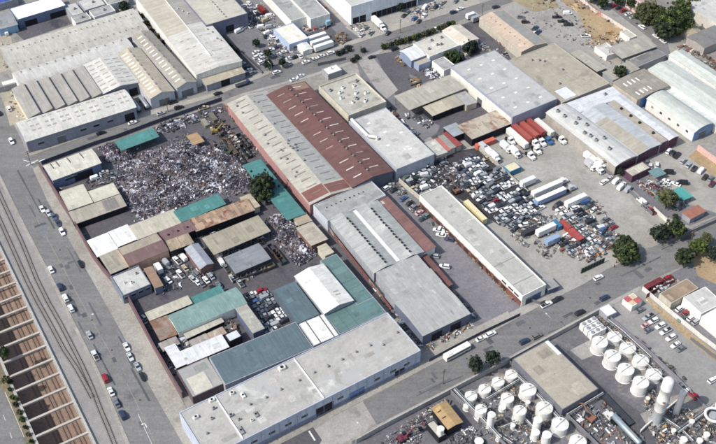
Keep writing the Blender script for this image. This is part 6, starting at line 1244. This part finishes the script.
clutter('colourful junk among the wrecked cars of the cluttered lot',[(550,208),(600,200),(616,226),(622,236),(606,256),(588,264),(560,256),(552,240),(566,232)],800,.95,35,JK+['7d504a','80604c','566870','7d6e5c','45464a','3a3b40'],.9)
clutter('orange brown heap by the green hedge fence',[(592,248),(610,238),(620,240),(608,252),(596,258)],260,.8,36,['a9825c','8d6a4c','c7a888','6a4a40'],.6)
clutter('junk in the crowded corner by the leafy tree',[(632,176),(652,180),(672,186),(680,196),(690,204),(676,214),(660,202),(640,190)],620,.95,37,JK+['3f8a84','9c5a4c'],.8)
clutter('bits lying along the oily ground of the black corner',[(398,184),(440,166),(460,160),(474,186),(450,196),(424,196)],620,.7,38,['a9a9ad','55565c','2c2c30','d8d8d8','77787c'],.3)
clutter('car parts piled along the wall of the breaker yard',[(476,150),(482,148),(546,205),(538,209)],420,.8,39,JK,.6)
clutter('dark scrap strip between the upper fence and the teal canopy',[(152,128),(168,120),(186,114),(198,118),(186,128),(166,134)],640,1.0,40,['55545e','3e3d47','8d8c96','c9cad2','7d706c'],.8)
clutter('machine parts in the yard right of the orange tan roof',[(200,118),(214,112),(224,122),(240,140),(252,156),(246,162),(232,150),(216,136)],700,1.0,41,['55504a','3e3d47','8d8478','c9c4b8','7d6a5c'],.9)
clutter('dark scrap along the lower edge of the long beige roof',[(236,116),(246,122),(300,190),(292,196),(262,160)],300,.9,42,['55504a','3e3d47','6d6a72','8d8478'],.4)
clutter('pallets and bins around the two bay grey roof',[(216,254),(226,250),(238,278),(268,262),(276,268),(240,284),(226,276)],420,.9,43,['45464a','77787c','a9a9ad','8f7a60','8f8a80'],.7)
clutter('scrap on the ground around the small grey gabled shed',[(184,262),(200,272),(214,266),(216,276),(200,286),(184,280)],380,.8,44,['45464a','77787c','c9cad2','5c5a58'],.6)
clutter('broken roofing and rubble among the ragged white roofs',[(152,322),(166,340),(176,338),(225,318),(238,322),(240,338),(225,352),(208,354),(178,372),(168,356)],1100,1.2,45,['c9cad0','e0e0de','9a958f','7a7069','b0a594','64605e','8d7060'],1.2)
clutter('loose scrap between the cream roofs and the great heap',[(84,182),(100,168),(114,176),(112,184),(92,188)],300,.8,46,SC,.5)
clutter('loose parts below the tan sloping roof',[(126,204),(140,222),(172,210),(170,206),(150,212),(132,200)],480,.8,47,SC,.6)
clutter('pipework and fittings between the front tanks',[(462,400),(500,384),(516,382),(560,430),(540,446),(490,446)],900,.7,48,['8e9092','c9cacb','5a5b60','a89c86','3e3f44','9a856a'],1.0)
clutter('pipework and fittings at the lower edge of the front tank group',[(440,440),(470,424),(492,436),(500,470),(450,470)],500,.8,49,['8e9092','c9cacb','5a5b60','3e3f44'],.8)
clutter('pallets, drums and planks beside the orange tan roof',[(384,436),(430,406),(446,398),(452,404),(424,428),(420,450),(380,456)],420,.8,50,['77787c','a9a9ad','6c4a50','45464a','c9c4b8'],.5)
clutter('machinery in the lower yard below the tan roof',[(564,414),(604,392),(620,410),(646,440),(620,460),(590,450)],430,.95,51,['77787c','a9a9ad','45464a','d8d8d8','8a6a5a'],.7)
clutter('pipework at the foot of the tower',[(640,396),(652,388),(668,400),(690,410),(700,420),(716,416),(730,450),(660,460),(650,430)],1300,.75,52,['8e9092','dcdcdc','5a5b60','b3a890','3e3f44','a08468'],1.6)
clutter('fittings along the back tank wall',[(596,316),(606,318),(640,348),(664,372),(676,384),(668,388),(640,366),(606,334)],700,.7,53,['8e9092','c9cacb','5a5b60','a08a6c','806a5a'],.8)
clutter('stuff on the strip between the stepped grey roof and the lower street',[(426,344),(470,320),(478,326),(424,356)],360,.9,54,JK+['a9825c'],.6)
clutter('equipment in the narrow gap between the grey green roof and the grey sheds',[(372,288),(380,286),(420,340),(426,352),(420,352),(392,316)],420,1.0,55,['a9a9ad','77787c','d8d8d8','55504a'],.8)
clutter('bits in the narrow gap between the long sheds and the pale warehouse',[(128,6),(138,10),(200,76),(206,84),(196,84),(150,34)],520,.9,56,['6a665e','a9a9ad','45464a','8f8a80'],.6)
clutter('sacks and junk by the white cabins',[(596,54),(618,52),(612,64),(600,66)],90,.8,57,JK,.4)
clutter('bits of equipment across the pale vehicle lot',[(512,12),(548,-4),(580,-2),(600,34),(584,48),(560,40),(530,26)],260,.9,64,['8f8a80','55504a','a9a9ad','6a5a4c'],.5)
clutter('oddments in the truck yard along the vaulted shed',[(546,116),(552,116),(618,170),(610,172)],300,.9,65,['8f8a80','55504a','a9a9ad','77787c'],.7)
clutter('car parts lined up along the tank farm wall of the parking lot',[(604,310),(612,312),(690,380),(684,384)],420,.9,66,['8f8a80','55504a','6a5a4c','45464a'],.6)
D4 = ['45464a','55565c','77787c','a9a9ad','3a3b40','6a625a','c9cad0']
clutter('parts scattered over the dark yard by the pale block',[(150,262),(186,246),(188,262),(180,290),(150,300),(162,286)],300,.8,70,D4,.4)
clutter('dark goods between the long tan canopy and the two bay grey roof',[(214,254),(268,232),(276,240),(262,246),(226,260)],420,.9,71,D4,.8)
clutter('drums and parts under the edge of the rusty sheet roofs',[(160,254),(200,236),(254,212),(258,216),(204,240),(164,262)],380,.8,72,D4,.6)
clutter('goods stacked inside the maroon wall',[(57,186),(62,186),(82,224),(100,256),(95,258),(76,226)],260,.9,73,D4,.7)
clutter('parts behind the lower end of the maroon wall',[(132,303),(146,314),(178,370),(176,384),(158,350)],420,.9,74,D4+['c9cad0'],.8)
clutter('dark machinery against the rusty red fence',[(226,112),(232,116),(262,150),(250,160),(240,136)],420,1.1,75,D4+['55504a'],1.0)
clutter('scrap in front of the upper fence',[(100,150),(114,146),(170,122),(222,105),(226,112),(180,126),(120,152)],620,.9,76,D4,.7)
clutter('dark junk around the crossing of the yards below the long teal canopy',[(262,214),(286,222),(296,216),(320,246),(316,250),(296,226),(270,224)],360,.9,77,D4,.6)
clutter('oily parts along the breaker yard lane',[(440,168),(462,168),(484,206),(500,220),(494,224),(470,196),(448,182)],300,.7,78,D4,.3)
clutter('loose parts over the lower truck yard',[(530,214),(556,214),(560,250),(548,262),(520,246),(508,236)],420,.9,79,D4+['8f8a80'],.5)
clutter('small items in the grey courtyard back',[(386,184),(398,182),(436,224),(430,228),(404,206)],200,.8,80,D4,.4)
clutter('small items along the forecourt of the stepped grey roofs',[(440,284),(448,284),(480,318),(474,322)],160,.8,81,D4,.5)
clutter('oddments on the sandy yard at the left edge',[(0,36),(10,40),(18,70),(20,84),(28,118),(18,124),(4,90)],260,.8,58,JK,.4)
clutter('materials stored beyond the middle parking yard',[(236,10),(262,2),(290,36),(300,56),(284,66),(262,40)],700,.9,59,JK,.5)
clutter('rusty doors and racks leaning along the long pale building',[(452,241),(457,239),(520,300),(514,304)],360,.9,60,['7d5148','5d4a44','93705e','b3a04a','8f8a80'],.9)
clutter('pallets in the small corner lot',[(650,286),(672,276),(678,280),(664,292)],100,.8,61,JK,.4)
clutter('forecourt clutter by the loading docks',[(346,26),(362,22),(372,30),(360,36)],200,.9,62,['b3a890','8f8a80','d8d8d8','55504a'],.5)
clutter('goods stored on the pale forecourt',[(404,10),(440,0),(446,8),(410,24)],260,.8,63,JK,.4)
# ------------------------------------------------------------------ trees
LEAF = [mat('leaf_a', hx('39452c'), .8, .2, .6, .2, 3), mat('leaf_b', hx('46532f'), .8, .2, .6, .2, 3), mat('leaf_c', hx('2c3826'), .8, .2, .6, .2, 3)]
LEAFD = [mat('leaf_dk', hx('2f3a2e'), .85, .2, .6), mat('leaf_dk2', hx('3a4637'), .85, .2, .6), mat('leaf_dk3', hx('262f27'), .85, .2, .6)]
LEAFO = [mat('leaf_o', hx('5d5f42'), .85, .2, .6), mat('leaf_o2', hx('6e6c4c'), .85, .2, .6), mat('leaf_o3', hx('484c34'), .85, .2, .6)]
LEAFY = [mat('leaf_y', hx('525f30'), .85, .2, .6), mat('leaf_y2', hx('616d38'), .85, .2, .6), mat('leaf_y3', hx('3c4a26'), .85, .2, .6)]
BARK = mat('bark', hx('5b4d40'), .95, .2, 1)
def tree(u, v, rpx, h, label, leaves=LEAF, name='leafy_tree', group=None, sq=.85, nclump=None, dens=1.0, seed=None):
    rg = np.random.default_rng(seed or int(u * 13 + v * 7)); r = rpx * 1.12 * mpp(u, v, h); zc = h - r * sq * .8
    if zc < r * sq * .6: zc = r * sq * .75
    x, y = P(u, v, zc); e = empty(name, (x, y, 0)); tag(e, label, 'tree', group)
    t = MB(); t.tube((0,0,-.1), (0,0,zc*.6), .07*r+.08, .05*r+.06, 8)
    for k in range(6):
        a = k*1.05 + rg.uniform(0,.5); t.tube((0,0,zc*(.4+.03*k)), (r*.6*math.cos(a), r*.6*math.sin(a), zc+r*.15*sq), .045*r+.04, .02*r+.02, 6)
    t.build('trunk', BARK, e)
    nc = nclump or int(20 + r * 8); V = []; Fc = []; MI = []; ls = max(.22, min(.5, r*.085))
    for c in range(nc):
        th_, cz = rg.uniform(0, 6.283), rg.uniform(-.55, 1); rr = math.sqrt(max(0, 1-cz*cz)); k = rg.uniform(.62, .92)
        lob = 1 + .2*math.sin(2*th_ + u) + .16*math.sin(5*th_ + v)
        cc = np.array([r*rr*k*lob*math.cos(th_), r*rr*k*lob*math.sin(th_), zc + r*sq*cz*k]); cr = r*rg.uniform(.16, .3)
        n = int(90*dens); d = rg.normal(0, 1, (n,3)); d /= np.linalg.norm(d, axis=1)[:,None]; pts = cc + d*cr*rg.uniform(.5,1,(n,1))*np.array([1,1,.75])
        mi = int(rg.integers(0, 3))
        for p, nrm in zip(pts, d):
            a = rg.normal(0, 1, 3); tt = np.cross(nrm + rg.normal(0,.5,3), a); tt /= np.linalg.norm(tt)+1e-6; bb = np.cross(nrm, tt); s = ls*rg.uniform(.6,1.3); b0 = len(V)
            V += [tuple(p - tt*s), tuple(p + bb*s*.6), tuple(p + tt*s), tuple(p - bb*s*.6)]; Fc.append((b0,b0+1,b0+2,b0+3)); MI.append(mi if rg.random() < .8 else int(rg.integers(0,3)))
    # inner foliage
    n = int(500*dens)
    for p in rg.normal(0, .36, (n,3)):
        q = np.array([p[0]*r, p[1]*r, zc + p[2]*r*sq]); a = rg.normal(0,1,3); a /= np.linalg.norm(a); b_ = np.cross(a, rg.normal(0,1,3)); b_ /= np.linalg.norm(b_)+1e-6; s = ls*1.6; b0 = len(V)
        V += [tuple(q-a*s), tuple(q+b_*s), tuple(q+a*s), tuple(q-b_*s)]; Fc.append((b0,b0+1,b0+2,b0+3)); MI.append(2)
    me = bpy.data.meshes.new('crown'); me.from_pydata(V, [], Fc)
    leaves = [leaves[0], leaves[1], leaves[2]]
    if u % 2 > 1 or r > 5: leaves[1] = (LEAFY if leaves[0] is LEAF[0] else LEAFO if leaves[0] is LEAFY[0] else LEAF)[1]
    for m in leaves: me.materials.append(m)
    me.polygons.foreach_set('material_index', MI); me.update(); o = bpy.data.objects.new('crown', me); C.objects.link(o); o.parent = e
    return e
tree(262.3,187,12.5,12,'big round dark tree beside the long teal canopy',LEAFD,sq=1.05)
for u, v, r, h, lab, lv in [(626.5,251,13,8.5,'broad dense green tree between the cluttered lot and the lower street',LEAF),(661,233,8.5,8,'dark tree left of its twin at the street corner',LEAFD),(675.5,228,9,8.5,'green tree right of its twin at the street corner',LEAF),(684.5,256,8.5,8,'round green tree on the near side of the street above the tan yard',LEAF),(699,246.5,8,8,'yellow green tree right of the round green one',LEAFY),(713,253,7,7.5,'dark tree at the right edge behind the tan yard',LEAFD),
   (620.5,72.5,6.5,7.5,'bushy tree overhanging the grey tan roof corner',LEAF),(649,13,12.5,11,'olive green tree left of the biggest dark tree',LEAFO),(673,21,16,14,'biggest dark green tree in the upper right',LEAF),(664,30,9,10,'lower left lobe tree joined to the biggest dark tree',LEAFD),(682,7,8,11,'yellow green tree behind the biggest dark tree',LEAFY),
   (668.5,197,8.5,10,'leafy olive tree in the crowded corner lot',LEAFO),(454.5,57.5,7.5,5,'bushy tree in the small works courtyard, left one',LEAF),(470.5,47.5,7.5,5.5,'bushy tree in the small works courtyard, right one',LEAFD),(607,161,3,5,'small tree at the left end of the plum wall',LEAFD),(620.5,170.5,3.2,4.5,'small tree in front of the plum wall beside the beige hut',LEAFD),
   (268.5,64,5,6,'dark tree at the street end of the middle parking yard',LEAFD),(267.5,53,3.8,5,'small tree between two parking yards, upper one',LEAFD),(282,62,3.8,5,'small dark tree right of the parking yards',LEAFD),(256,42.5,3.6,4.5,'small tree at the top of the middle parking yard',LEAFD),(229,46,3,4,'small bush tree by the grey flat warehouse',LEAFD),(236,50,2.8,4,'second bush tree by the grey flat warehouse',LEAFD),
   (603,3,5,6,'small tree at the top lane near the parked red cars',LEAF),(618,-2,6,7,'green tree at the top edge behind the red cars',LEAF),(632,3,5,7,'green tree at the top edge left of the olive tree',LEAF),(592,-3,5,6,'bush at the top edge left of the red cars',LEAFO),(695,1,5,7,'tree at the top edge beside the corner building',LEAFY),(400,6,4,5,'small dark tree at the left of the forecourt cars',LEAFD),(403,2,4,5,'small dark tree at the top edge of the forecourt',LEAFD),
   (3,352,5.5,6,'dark green tree at the left edge beside the trench',LEAF),(6,379,3.5,4,'shrub on the verge left of the trench, highest one',LEAFO),(675.5,216.5,2.5,3,'low bush at the foot of the white wall near the street corner',LEAF),(707,238,5,6,'small tree on the street edge at the right',LEAFO)]:
    tree(u, v, r, h, lab, lv, dens=1.0)
def shrub_tree(u, v, r, h, lab): # spiky conifer-like crowns over the street wall
    return tree(u, v, r, h, lab, LEAFO if False else LEAFD, 'pine_tree', 'pines over the street wall', 1.0, dens=.7)
shrub_tree(476,364,7.5,9,'left of two feathery dark pines over the street wall'); shrub_tree(492.5,357.5,7,9,'right of two feathery dark pines over the street wall')
hedge = [(384,46.5),(388,45.3),(392,44),(397,42),(401,41),(406,40),(410,38.5),(415,37),(419,35),(424,34),(428,32.3),(433,30.5),(439,28),(444,26.3),(449,24.3),(453,23)]
for i, (u, v) in enumerate(hedge): tree(u, v, random.uniform(2.2,3.2), random.uniform(2.2,3.6), ordn[i] + ' shrub from the left in the hedge of the upper street', [LEAF, LEAFO, LEAFD, LEAFY][i % 4], 'shrub', 'shrubs in the hedge of the upper street', .9, 14, .6)
for i, (u, v) in enumerate([(9.5,389),(12.5,397),(15.5,404),(19,412),(22,419),(25,427),(28,434),(31,441),(10,381.5),(17,399)]): tree(u, v, random.uniform(1.6,2.6), 1.6, ordn[i] + ' low shrub on the verge between the corner road and the trench', [LEAFO, LEAFY, LEAF][i % 3], 'shrub', 'shrubs on the verge by the trench', .8, 10, .5)
for i, (u, v) in enumerate([(141,16),(147,23),(152,30),(158,36),(163,42),(173,50),(181,58),(188,66),(194,73)]): tree(u, v, random.uniform(2,3), 2.8, ordn[i] + ' bush from the top in the narrow gap beside the pale warehouse', [LEAFD, LEAFO][i % 2], 'shrub', 'bushes in the narrow gap', .9, 12, .6)
tree(124,6,5,5,'dark bushy tree in the narrow gap at the top', LEAFD); tree(119,0,4,5,'dark bushy tree at the top edge right of the grey roofs', LEAFD)
for i, (u, v) in enumerate([(343,51),(349,49),(338,53),(353,60),(357,57),(363,50)]): tree(u, v, 2.6, 2.6, ordn[i] + ' bush near the hut on the upper street', LEAFD, 'shrub', 'bushes near the hut', .9, 10, .6)
# clipped hedge fence
ws = [P(580.5,273.5), P(603.5,262.5)]; e = empty('hedge_fence', (*ws[0], 0)); tag(e, 'dark green screened fence along the street beside the broad green tree', 'fence')
d = Vector((ws[1][0]-ws[0][0], ws[1][1]-ws[0][1])); an = math.atan2(d.y, d.x)
MB().box((d.x/2, d.y/2, 1.4), (d.length, .3, 2.8), an).build('screen', mat('screen_green', hx('2c3f34'), .9, .25, .8, .2, 3), e); mb = MB()
for i in range(9): MB().box((d.x*i/8, d.y*i/8, 1.5), (.14, .45, 3.0), an).build('post', POST, e)
# ------------------------------------------------------------------ poles and small street things
def pole(u, v, h, label, kind='utility'):
    x, y = P(u, v); e = empty('utility_pole' if kind == 'utility' else 'street_lamp', (x, y, 0), B_); tag(e, label, 'pole' if kind == 'utility' else 'street lamp')
    wood = mat('pole_wood', hx('6a5c4e'), .9, .2, .5)
    if kind == 'utility':
        MB().tube((0,0,0),(0,0,h),.18,.12).build('pole_shaft', wood, e)
        MB().box((0,0,h-.7),(2.6,.14,.16)).box((0,0,h-1.8),(2.0,.12,.14)).build('crossarm', wood, e)
        m = MB()
        for s in (-1.2,-.6,.6,1.2): m.tube((s,0,h-.62),(s,0,h-.35),.06,n=6)
        m.build('insulator', UNIT, e)
    else:
        MB().tube((0,0,0),(0,0,h),.12,.07).build('pole_shaft', GALV, e); m = MB().tube((0,0,h),(-.3,2.2,h+.5),.06).build('arm', GALV, e)
        MB().box((-.35,2.5,h+.5),(.35,.8,.16)).build('lamp_head', UNIT, e)
for u, v, h, lab, k in [(548,333,9,'grey street lamp arching over the lower street by the tan roof','l'),(31,165,9,'utility pole at the corner of the salvage yard','u'),(443,384,9,'utility pole at the kerb left of the feathery pines','u'),(362,441,8,'street lamp at the bottom by the concrete apron','l'),(168,112,9,'utility pole by the upper street near the skylit sheds','u'),(212,82,9,'utility pole in the gap beside the tan annex','u'),
   (400,33,9,'utility pole beside the forecourt of the tall warehouse','u'),(616,263,9,'utility pole beside the broad green tree','u'),(648,318,8,'lamp post between the parked cars and the white wall','l'),(482,17,9,'utility pole at the corner by the peach roof','u'),(690,244,8,'utility pole beside the round green tree','u'),(272,77,8,'street lamp left of the big white car','l'),(300,413,4.5,'short post on the beige pavement before the blue warehouse','l')]:
    pole(u, v, h, lab, 'utility' if k == 'u' else 'lamp')
# mobile crane / excavators
def excavator(u, v, ang, hexc, label):
    x, y = P(u, v, 1); e = empty('excavator', (x, y, 0), ang); tag(e, label, 'excavator'); p = paint(hexc)
    for s in (-1, 1): MB().box((0, s*1.1, .45), (3.8, .6, .9)).build('track', TYRE, e)
    MB().box((-.4, 0, 1.5), (3.2, 2.5, 1.1)).box((-1.4, 0, 2.2), (1.2, 2.4, .5)).build('body', p, e); MB().box((.8, .7, 2.4), (1.4, 1.0, 1.5)).build('cab', GLASS, e)
    b = MB(); b.tube((1,-.3,1.8),(4.2,-.3,5.2),.3,.26,6); b.tube((4.2,-.3,5.2),(7.2,-.3,2.8),.24,.18,6); b.build('boom', p, e)
    MB().box((7.3,-.3,2.0),(1.1,1.2,1.0)).build('bucket', TYRE, e)
excavator(228,152,R(150),'4a4d3f','dark grabber excavator at the right foot of the great scrap heap')
excavator(215,131,R(20),'95814c','dusty yellow excavator among the machine parts in the scrap yard')
excavator(300,228,R(200),'6b6e70','grey grabber beside the small scrap heap and tan roof')
excavator(590,418,R(130),'8f6452','orange red crane truck with its arm raised in the lower yard')
excavator(456,190.5,R(120),'7d5c48','rusty orange loader beside the long pale building')
excavator(403,438,R(30),'6e3442','dark red loader in the lower left yard')
